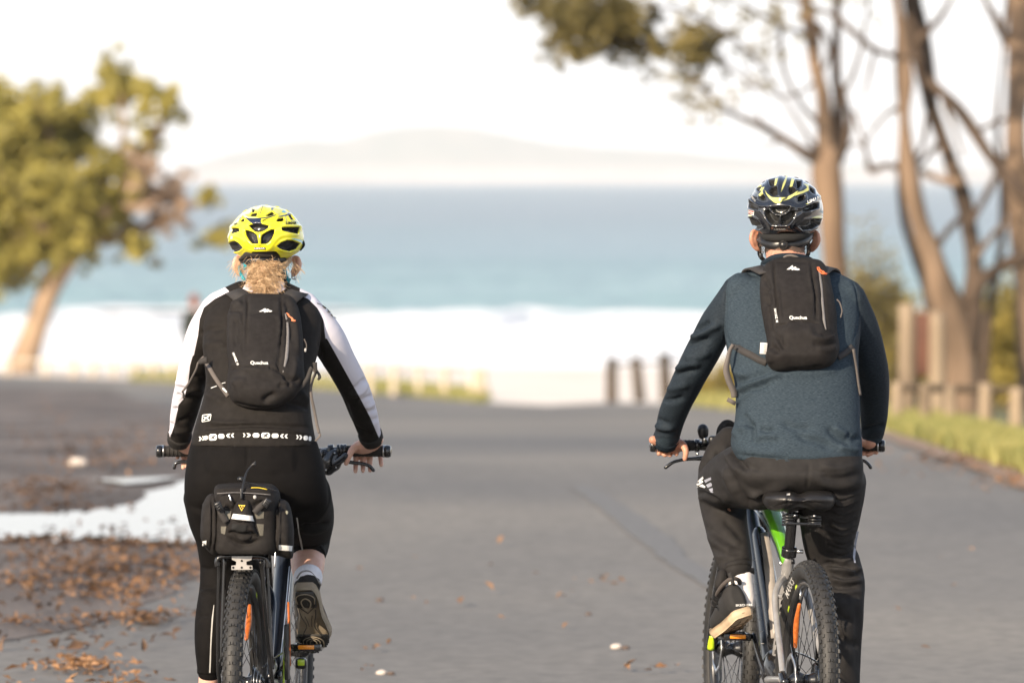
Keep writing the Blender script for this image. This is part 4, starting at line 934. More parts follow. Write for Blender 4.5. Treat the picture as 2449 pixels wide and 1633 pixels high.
# saddle
sadm = M("saddle_leather_material", (.014, .013, .013), .38, bump=.25, bscale=250)
sd = sections([(1840, 1980, 1171, 17.20, .05), (1828, 1992, 1176, 17.19, .09), (1822, 1998, 1190, 17.185, .105), (1826, 1996, 1204, 17.19, .10), (1836, 1986, 1216, 17.20, .085), (1852, 1972, 1222, 17.21, .06)], 56, 6, 2.3)
sd = (sd[0], sd[1]); V, Fc = fuse([sd, limb([P(1900, 1196, 17.24), P(1890, 1200, 17.36), P(1884, 1208, 17.44)], [.05, .03, .022], 20, 5)], .005, 4)
px = proj(V); mid = np.exp(-((px[:, 0] - 1912) / 14) ** 2) * (V[:, 1] < 17.25); V[:, 2] -= mid * .010 * (px[:, 1] < 1195)
V[:, 2] += .016 * np.exp(-((px[:, 0] - 1912) / 30) ** 2) * (px[:, 1] > 1200)
V, Fc = emboss((V, Fc), [([(1886, 1178), (1884, 1196), (1880, 1212)], 2.0, -.002), ([(1836, 1216), (1870, 1206), (1912, 1200), (1955, 1202), (1990, 1208)], 2.2, -.002)])
sad = obj('saddle', (V, Fc), sadm, B.t)
obj('logo', decal(Z7([(750, 95), (778, 95), (776, 110), (750, 110)]), bvh(sad), 17.1), printg, sad)
for s_ in (-1, 1):
    for k in range(4): B.tube('spring_ring', [(.135 + .012, s_ * .040 + .0, .486 - .0085 * k), (.135 + .012, s_ * .040, .480 - .0085 * k)], .0205, blackp, sad, 20, 1)
    B.tube('rail', [(.10, s_ * .03, .488), (.20, s_ * .022, .478), (.32, s_ * .02, .480), (.44, s_ * .01, .495)], .0036, metal_s, sad, 8, 4)
obj('spring_plate', rbox(B.L(.135, 0, .462), (.108, .03, .008), B.M, .3), metal_k, sad); obj('seat_post_head', rbox(B.L(.285, 0, .478), (.035, .05, .024), B.M, .3), metal_k, B.t)
# handlebar
def bars(B, xl, xr, y, Y, stemu, ylo=0):
    A = [P(xl, y, Y), P(xl + 100, y - 1, Y + .02), P((xl + xr) / 2 - 60, y + 6 + ylo, Y + .055), P((xl + xr) / 2 + 60, y + 6 + ylo, Y + .055), P(xr - 100, y - 1, Y + .02), P(xr, y, Y)]
    hb = obj('handlebar', tube(A, .0145, 14, 5), metal_k, B.t)
    for a_, b2, e in ((A[0], A[1], xl), (A[5], A[4], xr)):
        d = (b2 - a_).normalized(); g = obj('grip', tube([a_ + d * .006, a_ + d * .06, a_ + d * .135], [.0165, .0172, .0168], 20, 5), gripm, B.t)
        for k in range(9): obj('ridge', tube([a_ + d * (.018 + .0125 * k), a_ + d * (.022 + .0125 * k)], .0180, 20, 1), gripm, g)
        obj('end_cap', tube([a_ - d * .006, a_ + d * .001, a_ + d * .012], [.0165, .0195, .0195], 20, 2), metal_k, g); obj('lock_ring', tube([a_ + d * .013, a_ + d * .017], .0198, 20, 1), metal_s, g)
        obj('clamp', tube([a_ + d * .137, a_ + d * .15], .0200, 20, 1), metal_k, g)
        s_ = 1 if d.x > 0 else -1
        m_ = a_ + d * .185; br = obj('brake_clamp', tube([m_ - d * .008, m_ + d * .008], .0200, 18, 1), metal_k, B.t)
        yield a_, d, m_, br
    obj('stem', tube([(A[2] + A[3]) / 2, B.L(stemu, 0, .60)], .020, 14, 2), metal_k, B.t)
hbm = list(bars(B, 1559, 2112, 1066, 17.85, .90))
for (a_, d, m_, br), lev in zip(hbm, (([(1690, 1094), (1665, 1096), (1640, 1098), (1612, 1104), (1592, 1117)], 1), ([(1980, 1094), (2010, 1098), (2060, 1100), (2075, 1108), (2082, 1117)], -1))):
    pts = [P(x, y, 17.90) for x, y in lev[0]]; obj('brake_lever', limb([P(lev[0][0][0] + 20 * lev[1], 1080, 17.9), *pts], [.012, .010, .0065, .0055, .0052, .006], 12, 4), metal_k, br)
    obj('master_cylinder', limb([m_ + Vector((0, .02, 0)), m_ + d * .05 + Vector((0, .035, -.008))], [.014, .013], 12, 3), metal_k, br)
bl = obj('bell', limb([P(1682, 1038, 17.84), P(1681, 1027, 17.84)], [.0165, .0180], 20, 3, dome=True), blackp, B.t); obj('bell_post', tube([P(1686, 1060, 17.85), P(1683, 1040, 17.845)], [.010, .006], 10, 2), blackp, bl)
obj('lock_ring', tube([P(1690, 1050, 17.84), P(1681, 1050, 17.84)], [.012, .012], 12, 1), metal_s, bl)
obj('shifter', rbox(P(1706, 1052, 17.84), (.032, .04, .028), None, .35), blackp, B.t); obj('display', rbox(P(1714, 1066, 17.86), (.05, .045, .04), None, .4), blackp, B.t)
obj('lamp_knob', ell(P(1668, 1085, 17.84), (.006, .006, .006), 10, 8), metal_s, B.t)
# small bag strapped on the bar, behind the trousers
bgm = M("bar_bag_material", (.020, .018, .017), .85, bump=.6, bscale=500)
hbag = thing('handlebar_bag', "small black fabric bag on the handlebar beside the man's waist", 'bag', P(1745, 1080, 17.9))
obj('pouch', fuse([ell(P(1760, 1050, 17.92), (.055, .05, .055))], .006, 2), bgm, hbag); obj('strap', ribbon([P(1722, 1062, 17.86), P(1722, 1030, 17.86), P(1736, 1012, 17.87), P(1752, 1018, 17.88), P(1758, 1040, 17.88)], .022, .004), bgm, hbag)

# ---- the rider
man = thing('person', "man in dark blue heathered shirt and black trousers riding away on the right", 'person', (.86, 17.25, .0))
back = lambda y: float(np.interp(y, [600, 640, 700, 800, 900, 1000, 1100], [17.42, 17.385, 17.33, 17.27, 17.215, 17.16, 17.12]))
arml = [P(1775, 702, 17.44), P(1716, 775, 17.48), P(1670, 862, 17.55), P(1638, 925, 17.64), P(1610, 985, 17.74), P(1594, 1048, 17.83)]
armr = [P(2022, 716, 17.44), P(2061, 790, 17.48), P(2082, 865, 17.55), P(2089, 925, 17.64), P(2090, 985, 17.74), P(2086, 1038, 17.83)]
ra = [.064, .056, .052, .049, .045, .040]
tors = [(1842, 1930, 620, 17.52, .055), (1822, 1950, 634, 17.51, .070), (1786, 1992, 650, 17.50, .088), (1742, 2040, 680, 17.47, .108), (1730, 2056, 740, 17.43, .122), (1733, 2057, 800, 17.395, .128), (1742, 2053, 850, 17.365, .130), (1757, 2055, 920, 17.33, .132), (1757, 2058, 1000, 17.29, .135), (1748, 2062, 1060, 17.265, .138), (1762, 2063, 1098, 17.255, .136)]
shirt = fuse([sections(tors), limb(arml, ra, 24, 5), limb(armr, ra[:-1] + [.036], 24, 5), limb([P(1815, 684, 17.47), P(1775, 710, 17.45)], [.052, .066], 20, 3), limb([P(1980, 684, 17.47), P(2020, 716, 17.45)], [.052, .066], 20, 3)], .0055, 5)
Zs = lambda *p: Z5(p); Zt = lambda *p: Z6(p)
folds = [(Zs((640, 360), (700, 345), (760, 330)), 4, -.003), (Zs((470, 730), (560, 690), (640, 650)), 6, -.006), (Zs((450, 790), (550, 760), (650, 700), (740, 660)), 8, .006), (Zs((400, 850), (520, 830), (640, 790)), 7, -.006), (Zs((390, 960), (520, 960), (640, 900)), 9, .004), (Zs((310, 1090), (430, 1030), (560, 1010)), 7, .005), (Zs((290, 1130), (400, 1100), (520, 1080)), 6, -.005), (Zs((230, 1250), (330, 1240), (450, 1200)), 9, .004), (Zs((200, 1350), (300, 1360), (400, 1330)), 6, -.004),
         (Zs((820, 190), (785, 330), (775, 560), (765, 700), (790, 800), (850, 860), (980, 900)), 2.5, -.0035), (Zs((1900, 210), (1965, 330), (1990, 520), (1975, 700), (1940, 820)), 2.5, -.003),
         (Zs((960, 150), (1040, 175), (1100, 190)), 6, .004), (Zs((920, 185), (1010, 200), (1090, 215)), 5, -.004),
         (Zs((860, 1280), (930, 1240), (1050, 1190), (1200, 1140), (1300, 1115)), 7, .006), (Zs((880, 1320), (960, 1270), (1080, 1225), (1220, 1170)), 6, -.006), (Zs((870, 1240), (950, 1180), (1080, 1140), (1180, 1110)), 7, -.004), (Zs((880, 1370), (960, 1310), (1040, 1270)), 5, .004), (Zs((830, 1060), (900, 1110), (1000, 1130)), 8, .004), (Zs((1240, 1105), (1500, 1115), (1700, 1090), (1800, 1050)), 9, .003),
         (Zt((860, 140), (900, 200), (960, 240)), 6, -.005), (Zt((800, 250), (880, 220), (940, 250), (950, 330), (930, 370)), 4, -.005), (Zt((770, 330), (820, 260), (900, 260)), 10, .006), (Zt((940, 385), (1050, 352), (1180, 372)), 7, -.004), (Zt((930, 350), (1050, 325), (1160, 335)), 8, .003), (Zt((1000, 255), (1060, 275), (1120, 262)), 5, -.005), (Zt((1180, 210), (1300, 255), (1450, 250)), 8, -.004), (Zt((1300, 300), (1400, 350), (1500, 370), (1620, 430)), 8, -.005), (Zt((1560, 250), (1660, 330), (1760, 380)), 8, -.005), (Zt((1600, 240), (1700, 300), (1800, 350)), 8, .004), (Zt((1720, 300), (1780, 340), (1840, 330)), 6, -.006), (Zt((1650, 410), (1750, 430), (1830, 440)), 8, .005), (Zt((850, 430), (1000, 455), (1200, 470)), 9, .003), (Zt((800, 470), (1000, 500), (1300, 520), (1600, 515), (1830, 500)), 3, -.002),
         (Zt((120, 170), (180, 200), (250, 240)), 5, -.003), (Zt((110, 220), (180, 250), (300, 260)), 6, .004), (Zt((100, 280), (180, 300), (320, 290)), 5, -.002), (Zt((1850, 280), (1950, 260), (2040, 230)), 6, -.004)]
FOLD = 2.5; shirt = emboss(shirt, folds); FOLD = 2.0; shirt = rumple(shirt, .0022, 14, 4)
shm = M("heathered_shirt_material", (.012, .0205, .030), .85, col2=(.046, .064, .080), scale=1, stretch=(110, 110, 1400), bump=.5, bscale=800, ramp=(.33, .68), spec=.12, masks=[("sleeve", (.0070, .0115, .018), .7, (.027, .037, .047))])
spx = proj(shirt[0]); slv = field(spx, [Z5([(930, 130), (880, 165), (820, 205), (785, 330), (775, 560), (765, 700), (770, 790), (795, 830), (760, 1700), (-200, 1700), (-200, 100)]), Z5([(1820, 150), (1880, 190), (1930, 235), (1965, 330), (1992, 520), (1978, 700), (1948, 820), (1985, 1000), (2002, 1300), (2020, 1700), (2500, 1700), (2500, 150)])])  # sleeves darker: navy fabric, with shade painted into the colour too
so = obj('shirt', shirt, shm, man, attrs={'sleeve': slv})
colr = [P(1830, 628, 17.50), P(1850, 617, 17.46), P(1880, 613, 17.445), P(1912, 615, 17.46), P(1936, 622, 17.50), P(1938, 632, 17.56), P(1880, 646, 17.60), P(1828, 634, 17.56), P(1830, 628, 17.50)]
shc = M('collar_rib_material', (.012, .019, .027), .8, bump=.5, bscale=800, spec=.12)
obj('collar', limb(colr, [.008] * 9, 12, 4, flat=((0, 0, 1), 1.3), dome=False), shc, so)
for pts, w_ in ((arml, .038),):
    d = (pts[-1] - pts[-2]).normalized(); obj('cuff', tube([pts[-1] - d * .004, pts[-1] + d * .010, pts[-1] + d * .022], [.0425, .041, .040], 24, 2), shc, so)
# body: head, neck, torso, arms, hands, legs in one skin
hc = P(1877, 560, 17.60)
legl = [P(1815, 1140, 17.26), P(1765, 1150, 17.45), P(1722, 1160, 17.68)]; shl = [P(1722, 1160, 17.68), P(1742, 1262, 17.60), P(1764, 1360, 17.50), P(1776, 1432, 17.455)]
legr = [P(1988, 1150, 17.26), P(1990, 1250, 17.36), P(2002, 1350, 17.42)]; shr = [P(2002, 1350, 17.42), P(2012, 1460, 17.40), P(2010, 1600, 17.40), P(2006, 1740, 17.42)]
footl_h, footl_t = P(1786, 1464, 17.37), P(1733, 1508, 17.60)
bodyp = head_pieces(hc, .078, .100, .125) + [limb([P(1880, 545, 17.58), P(1878, 600, 17.55), P(1884, 640, 17.50), P(1890, 680, 17.47)], [.058, .060, .066, .085], 26, 5), sections([(1830, 1950, 655, 17.50, .07), (1775, 2010, 690, 17.47, .085), (1760, 2030, 760, 17.43, .095), (1775, 2025, 900, 17.34, .10), (1780, 2035, 1080, 17.26, .11), (1790, 2030, 1160, 17.26, .10)], 36, 4),
         limb(arml, [r_ * .55 for r_ in ra[:-1]] + [.024], 18, 4), limb(armr, [r_ * .62 for r_ in ra[:-1]] + [.027], 18, 4), limb(legl, [.075, .062, .042], 20, 4), limb(shl, [.042, .042, .036, .031], 18, 4), limb(legr, [.072, .06, .040], 20, 4), limb(shr, [.04, .042, .036, .030], 18, 4),
         limb([shl[-1], P(1768, 1466, 17.50), P(1750, 1490, 17.57)], [.028, .024, .016], 12, 3), limb([shr[-1], P(2004, 1840, 17.5), P(1996, 1860, 17.6)], [.03, .03, .02], 12, 3)]
bodyp += ear(P(1812, 572, 17.60), 1.0, -1) + ear(P(1941, 574, 17.60), 1.0, 1)
wl_ = P(1594, 1056, 17.82); wr_ = P(2080, 1056, 17.82)
bodyp += [limb([P(1596, 1046, 17.81), P(1604, 1058, 17.84), P(1620, 1064, 17.865)], [.030, .031, .028], 18, 4, flat=((0, 0, 1), .8)), limb([P(1562, 1052, 17.82), P(1585, 1058, 17.84), P(1612, 1062, 17.85)], [.014, .021, .022], 14, 4)]
bodyp += hand(-1, wl_, [(1574, 1062), (1588, 1062), (1602, 1063), (1616, 1064)], [(1576, 1085, 17.845), (1590, 1088, 17.845), (1603, 1088, 17.845), (1618, 1086, 17.848)], [(1628, 1060, 17.835), (1640, 1078, 17.822), (1638, 1097, 17.822)], 17.885)
bodyp += hand(1, wr_, [(2058, 1062), (2070, 1062), (2082, 1063), (2094, 1064)], [(2064, 1085, 17.85), (2076, 1088, 17.85), (2084, 1084, 17.85), (2096, 1082, 17.85)], [(2052, 1060, 17.835), (2044, 1078, 17.83), (2044, 1092, 17.84)], 17.885)
bd = fuse(bodyp, .0036, 2); px = proj(bd[0])
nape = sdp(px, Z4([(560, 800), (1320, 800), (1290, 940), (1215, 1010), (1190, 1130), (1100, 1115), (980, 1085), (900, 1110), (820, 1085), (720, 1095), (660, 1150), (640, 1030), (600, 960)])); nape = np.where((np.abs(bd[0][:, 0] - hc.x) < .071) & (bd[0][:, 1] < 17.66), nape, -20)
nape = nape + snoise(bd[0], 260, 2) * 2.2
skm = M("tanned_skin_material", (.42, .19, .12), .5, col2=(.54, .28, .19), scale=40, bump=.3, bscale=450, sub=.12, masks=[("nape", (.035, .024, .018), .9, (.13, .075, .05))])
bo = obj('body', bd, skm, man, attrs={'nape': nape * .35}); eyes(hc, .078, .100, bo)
# short hair: fine strands pointing down over the nape
hm = M("short_dark_hair_material", (.030, .020, .014), .6, col2=(.10, .065, .045), scale=120)
bt_ = bvh(bo); V = []; Fc = []
for _ in range(1500):
    x = random.uniform(1815, 1940); y = random.uniform(560, 606 + 6 * random.random()); 
    if y > 603 and abs(x - 1875) > 45: continue
    p = onto(bt_, x, y, 0, 17.53); d = Vector((random.gauss(0, .35) + (1875 - x) * .006, -.25, -1)).normalized() * random.uniform(.007, .014); n = len(V); s_ = Vector((.0006, 0, 0)); V += [p - s_, p + s_, p + d + Vector((0, -.002, 0))]; Fc.append((n, n + 1, n + 2))
obj('hair', (V, Fc), hm, man, smooth=False)
# trousers
tro = [(1762, 2062, 1084, 17.255, .128), (1750, 2064, 1108, 17.25, .134), (1748, 2064, 1140, 17.245, .135), (1765, 2062, 1170, 17.27, .115), (1800, 2055, 1200, 17.34, .09)]
TL = [P(1815, 1132, 17.27), P(1770, 1140, 17.42), P(1735, 1152, 17.58), P(1722, 1160, 17.68)]
TS = [P(1722, 1160, 17.68), P(1729, 1200, 17.68), P(1738, 1260, 17.62), P(1749, 1305, 17.55), P(1756, 1340, 17.51), P(1761, 1358, 17.49)]
TR = [P(1985, 1150, 17.27), P(1985, 1220, 17.33), P(1982, 1290, 17.40), P(1990, 1345, 17.44)]
TRS = [P(2001, 1335, 17.42), P(2011, 1395, 17.40), P(2009, 1440, 17.38), P(2006, 1520, 17.38), P(2003, 1620, 17.39), P(2000, 1740, 17.41)]
trs = fuse([sections(tro), limb(TL, [.112, .098, .082, .073], 26, 5), limb(TS, [.072, .073, .067, .061, .057, .050], 26, 5), limb(TR, [.110, .099, .080, .070], 26, 5), limb(TRS, [.070, .076, .075, .071, .069, .066], 26, 5),
            limb([P(1745, 1052, 17.72), P(1730, 1085, 17.7), P(1714, 1130, 17.68)], [.045, .055, .060], 20, 4)], .0058, 5)
tf = [(Zt((760, 430), (790, 480), (850, 560), (900, 620)), 5, -.008), (Zt((700, 400), (730, 500), (790, 580), (850, 630)), 7, .006), (Zt((640, 440), (670, 510), (740, 580)), 6, -.006), (Zt((830, 480), (900, 560), (1000, 600)), 6, -.003), (Zt((870, 590), (1100, 618), (1400, 618), (1650, 618), (1840, 560)), 2.0, -.0018), (Zt((1408, 540), (1406, 640), (1390, 760)), 2.0, -.0025),
      (Zt((470, 790), (560, 810), (650, 850), (720, 910), (800, 930)), 6, -.012), (Zt((480, 830), (560, 830), (660, 880), (740, 950)), 7, .008), (Zt((520, 760), (600, 790), (680, 830), (760, 880)), 7, .007), (Zt((780, 640), (800, 760), (880, 850), (950, 880)), 10, -.006), (Zt((620, 560), (700, 640), (760, 740), (800, 820)), 8, .004), (Zt((900, 840), (1000, 810), (1100, 770), (1250, 745)), 9, .006), (Zt((920, 880), (1000, 850), (1050, 800)), 7, -.006),
      (Zt((700, 1010), (790, 1090), (860, 1180)), 8, -.004), (Zt((560, 1080), (680, 1160), (800, 1230), (880, 1240)), 8, -.004), (Zt((600, 1250), (700, 1290), (860, 1290)), 7, -.004), (Zt((560, 1140), (660, 1240), (760, 1300)), 9, .004),
      (Zt((1500, 560), (1650, 600), (1830, 560)), 8, .004), (Zt((1500, 650), (1650, 680), (1850, 640)), 8, -.004), (Zt((1480, 700), (1650, 750), (1840, 700)), 8, .004)]
for k in range(17):     # gathered folds down the back of the right thigh
    y = 790 + k * 33; j = random.uniform(-8, 8); tf.append((Zt((1560 + 4 * k % 30, y + j), (1680, y + 38 + j), (1820 - k * 2, y - 12 + j)), 3.6, -.0065 if k % 2 else -.005)); tf.append((Zt((1590, y + 16 + j), (1690, y + 52 + j), (1815 - k * 2, y + 4 + j)), 4.0, .0055))
tf += [(Zt((1540, 1390), (1700, 1400), (1860, 1470)), 5, -.010), (Zt((1560, 1420), (1700, 1440), (1850, 1440)), 6, .009), (Zt((1580, 1460), (1700, 1500), (1840, 1480)), 6, -.008), (Zt((1580, 1500), (1700, 1530), (1860, 1530)), 7, .006), (Zt((1590, 1560), (1720, 1560), (1860, 1580)), 7, -.005),
       (Z7([(1080, 790), (1180, 820), (1340, 790)]), 6, -.006), (Z7([(1100, 860), (1220, 900), (1350, 880)]), 8, -.004), (Z7([(1110, 990), (1180, 1060), (1260, 1100)]), 9, -.005), (Z7([(1150, 1200), (1240, 1260), (1330, 1270)]), 9, -.005), (Z7([(1200, 1060), (1220, 1250), (1210, 1450)]), 9, .003), (Z7([(1290, 900), (1310, 1200), (1300, 1500)]), 8, -.003)]
for k in range(15): tf.append((Zt((650 + k * 18, 1335 + (k % 3) * 4), (655 + k * 18, 1400)), 1.6, -.003))
trs = emboss(trs, tf); trs = rumple(trs, .0020, 16, 9)
trm = M("black_trouser_material", wear=.04, col=(.0165, .0155, .0155), rough=.75, col2=(.0215, .0200, .0198), scale=40, bump=.5, bscale=700, spec=.15)
to = obj('trousers', trs, trm, man); tb = bvh(to)
grs = M("grey_stripe_material", (.30, .31, .36), .7)
for y0, y1 in (((655, 643, 672, 690)), ((705, 693, 725, 740)), ((750, 735, 790, 780)))[:0]: pass
for pl_ in ([(535, 690), (575, 672), (648, 643), (650, 662), (580, 692), (548, 712)], [(552, 728), (590, 708), (650, 690), (652, 714), (600, 738), (566, 752)], [(575, 764), (610, 752), (658, 738), (645, 768), (605, 795), (590, 788)], [(480, 700), (525, 658), (530, 676), (488, 716)], [(472, 722), (522, 690), (530, 704), (480, 740)], [(474, 748), (520, 722), (548, 742), (540, 754), (500, 742)]):
    obj('stripe', decal(Zt(*pl_), tb, 17.62, .0022), grs if pl_[0][0] > 530 else printw, to, smooth=False)
obj('piping', decal([(2050 - 1, 1270), (2054, 1270), (2048, 1300), (2045, 1335), (2047, 1345), (2043, 1345), (2040, 1330), (2043, 1300)], tb, 17.4, .002), grs, to, smooth=False)
hemd = M("flat_black_material", (.008, .008, .008), .9)  # plain black for prints and small parts
ob = obj('hem', limb([TS[-1] + Vector((0, 0, .004)), TS[-1] + (TS[-1] - TS[-2]).normalized() * .012], [.048, .046], 24, 2, dome=False), trm, to)
obj('hem_flap', limb([P(1728, 1372, 17.46), P(1722, 1395, 17.45), P(1722, 1408, 17.46)], [.016, .018, .010], 14, 4), trm, to)
# sock and shoes
skw = M("white_sock_material", (.72, .68, .66), .9, bump=.5, bscale=500); skk = M("black_sock_band_material", (.02, .018, .018), .9, bump=.5, bscale=500)
SA = [P(1768, 1362, 17.50), P(1771, 1396, 17.475), P(1777, 1428, 17.455), P(1780, 1455, 17.445)]
sk = limb(SA, [.044, .041, .038, .032], 40, 6, dome=False); V = sk[0]; ang = np.arctan2(V[:, 1] - 17.44, V[:, 0] - SA[1].x); N_ = normals(sk); sk = (V + N_ * (np.sin(ang * 26) * .0009)[:, None], sk[1])
sko = obj('sock', sk, skw, man); obj('sock_band', tube([SA[0] + Vector((0, 0, .004)), SA[0] + Vector((.0, -.003, -.014))], .0468, 36, 2), skk, sko)
upm = M("black_knit_shoe_material", (.018, .017, .017), .85, bump=.9, bscale=900); solc = M("cream_rubber_sole_material", (.50, .37, .24), .6, col2=(.60, .46, .31), scale=25, bump=.2, bscale=200); padm = M("grey_brown_collar_material", (.07, .058, .052), .9, bump=.9, bscale=900)
def upper(S, half, Ln, toph=.085, open_t=.30):
    """shoe upper: stations along the foot from heel to toe"""
    st = [(.015, .62, .074), (.06, .80, .080), (.14, .90, .080), (.25, .90, .076), (.36, .88, .074), (.5, .90, .066), (.65, .93, .054), (.8, .92, .044), (.92, .86, .034), (.985, .6, .022)]
    R_ = []; A = cr(st, 4); A[:, 2] *= toph / .085
    for t, wf_, h_ in A:
        hh = half(t) * wf_
        ring = [S(t, hh * math.copysign(abs(math.cos(a)) ** .75, math.cos(a)), .020 + h_ * (.5 + .5 * math.sin(a)) if math.sin(a) > -.99 else .018) for a in np.linspace(-math.pi / 2, 1.5 * math.pi, 28, endpoint=False)]
        R_.append(ring)
    V = [p for r_ in R_ for p in r_]; n = 28; m = len(R_); Fc = [(i * n + k, i * n + (k + 1) % n, (i + 1) * n + (k + 1) % n, (i + 1) * n + k) for i in range(m - 1) for k in range(n)]
    Fc.append(tuple(reversed(range(n)))); Fc.append(tuple(range((m - 1) * n, m * n))); return V, Fc
def build_shoe(heel, toe, side, root, upmat, solmat, roll=0, up=None, width=.098, ankle=None, label=None, toph=.085):
    S, half, sole, Ln, fr = shoe(None, 's', heel, toe, side, upmat, solmat, width, up=up, roll=roll)
    up_ = upper(S, half, Ln, toph); V, Fc = fuse([up_] + ([limb([S(.16, 0, .055), ankle], [.040, .041], 22, 4)] if ankle else []), .004, 3)
    o = obj('shoe', (V, Fc), upmat, root, label=label); so_ = obj('sole', sole, solmat, o); return o, so_, S, half, fr
ms, msole, S, half, fr = build_shoe(P(1783, 1478, 17.36), P(1734, 1526, 17.60), -1, man, upm, solc, roll=math.radians(-16), ankle=None, toph=.104, width=.108)
for t in (.10, .22, .34, .46): pass
gm_ = M("sole_groove_material", (.10, .07, .045), .9)
for x0, x1, t0, t1 in ((-.030, .030, .30, .30), (-.034, .034, .47, .47), (-.008, -.012, .12, .62), (.016, .018, .12, .62)):
    obj('groove', tube([S(t0, x0, -.0002), S((t0 + t1) / 2, (x0 + x1) / 2, -.0002), S(t1, x1, -.0002)], .0016, 6, 2), gm_, msole)
obj('sole_seam', tube([S(.5, half(.5) * 1.02, .014), S(.25, half(.25) * 1.03, .014), S(.08, half(.08) * 1.02, .014), S(.0, .0, .018), S(.08, -half(.08) * 1.02, .014), S(.25, -half(.25) * 1.03, .014), S(.5, -half(.5) * 1.02, .014)], .0012, 6, 4), gm_, msole)
obj('collar', tube([S(.36, .030, 0.11), S(.2, .036, 0.112), S(.05, .026, 0.122), S(-.01, 0, 0.13), S(.05, -.026, 0.122), S(.2, -.036, 0.112), S(.36, -.030, .110)], .0065, 12, 5), padm, ms)
obj('pull_tab', ribbon([S(-.012, 0, 0.112), S(-.028, 0, .130), S(-.022, 0, .146), S(.0, 0, .138)], .012, .003), upm, ms)
obj('lace_loop', tube([S(.45, -.03, .085), S(.42, -.05, 0.11), S(.36, -.055, .082), S(.40, -.04, .076)], .0022, 6, 4), upm, ms)
tbs = bvh(ms); obj('lettering', text('SKECHERS', *Z7([(420, 962)])[0], 5, tbs, 17.34, rot=math.radians(2), off=.0022, sx=1.25, bold=.02), printw, ms, smooth=False)
build_shoe(P(2004, 1868, 17.37), P(1994, 1872, 17.66), 1, man, upm, solc)

# ---- man's backpack
packm = M("charcoal_pack_fabric_material", wear=.12, col=(.0105, .0090, .0088), rough=.8, col2=(.0155, .0135, .013), scale=60, bump=.7, bscale=900, spec=.2)
pkd = M("pack_side_fabric_material", (.016, .0145, .0145), .8, bump=.7, bscale=900)
zipm = M("zip_material", (.10, .095, .095), .5, col2=(.18, .17, .165), scale=400, bump=.8, bscale=1500)
strapm = M("grey_webbing_material", (.075, .065, .058), .8, col2=(.14, .12, .108), scale=8, bump=.7, bscale=1200)
strapd = M("dark_webbing_material", (.028, .025, .024), .8, bump=.7, bscale=1200)
cordm = M("orange_cord_material", (.75, .16, .05), .6)
def backpack(label, outl, Yb, depth, strokes, root_loc, seed):
    t = thing('backpack', label, 'backpack', root_loc); vf = pillow(outl, Yb, depth, 2.4, 34, 190); vf = emboss(vf, strokes); vf = rumple(vf, .0016, 22, seed)
    o = obj('pack_body', vf, packm, t); return t, o, bvh(o)
mo = Z5([(1215, 80), (1270, 62), (1400, 55), (1500, 58), (1560, 70), (1640, 88), (1695, 150), (1728, 240), (1760, 400), (1785, 560), (1790, 720), (1812, 860), (1795, 950), (1735, 1035), (1610, 1075), (1350, 1090), (1225, 1085), (1160, 1030), (1138, 950), (1150, 830), (1128, 680), (1100, 500), (1090, 330), (1108, 190), (1150, 115)])
ms_ = [(Zs((1215, 75), (1225, 300), (1245, 480), (1260, 640)), 2.6, -.006), (Zs((1250, 330), (1265, 480), (1280, 640)), 3, .003), (Zs((1550, 70), (1560, 200), (1585, 350), (1600, 500), (1605, 640)), 2.6, -.006), (Zs((1540, 75), (1545, 200), (1568, 350), (1588, 500)), 3, .003), (Zs((1350, 640), (1450, 634), (1560, 640), (1620, 655)), 2.0, -.004), (Zs((1220, 100), (1350, 92), (1480, 96), (1550, 104)), 2.5, -.003), (Zs((1230, 690), (1270, 670), (1350, 655)), 2.5, -.004),
       (Zs((1625, 150), (1650, 300), (1662, 480), (1675, 620), (1690, 715)), 4.5, -.003), (Zs((1180, 400), (1180, 560), (1200, 700), (1240, 760)), 2.2, -.003), (Zs((1240, 760), (1290, 840), (1320, 900)), 6, -.007), (Zs((1180, 860), (1220, 880), (1270, 930)), 7, -.006), (Zs((1190, 900), (1180, 960), (1200, 1020)), 7, .005), (Zs((1130, 330), (1160, 420), (1150, 500)), 8, -.006), (Zs((1120, 230), (1160, 300), (1200, 340)), 6, -.005), (Zs((1560, 830), (1680, 850), (1790, 830)), 5, -.005), (Zs((1560, 800), (1680, 800), (1780, 760)), 6, .005), (Zs((1640, 780), (1720, 760), (1780, 740)), 5, -.004), (Zs((1600, 880), (1700, 900), (1790, 870)), 6, .004), (Zs((1350, 1070), (1500, 1068), (1650, 1040)), 2.2, -.004), (Zs((1300, 700), (1450, 760), (1600, 730)), 16, .006)]
mp, mpb, mpt = backpack("charcoal backpack with white zigzag logo worn by the man in the blue shirt", mo, lambda y: back(y) + .004, lambda y: float(np.interp(y, [610, 660, 760, 850, 890], [.055, .075, .085, .115, .10])), ms_, P(1910, 890, 17.15), 21)
Yp = 17.22
obj('zip', ribbon([onto(mpt, x, y, .0015, Yp) for x, y in Z5([(1622, 145), (1645, 300), (1655, 450), (1668, 600), (1690, 715)])], [.006, .0075, .009, .010, .003], .003), zipm, mpb)
obj('logo', decal(Z5([(1332, 170), (1360, 150), (1384, 130), (1392, 140), (1392, 152), (1412, 142), (1420, 150), (1424, 160), (1438, 158), (1455, 170), (1440, 175), (1425, 176), (1420, 170), (1408, 176), (1400, 166), (1388, 176), (1378, 172), (1378, 158), (1360, 170)]), mpt, Yp, .0022), printw, mpb, smooth=False)
obj('lettering', text('Quechua', *Z5([(1437, 606)])[0], 8.2, mpt, Yp, off=.0026, sx=1.02, bold=.02), printw, mpb, smooth=False)
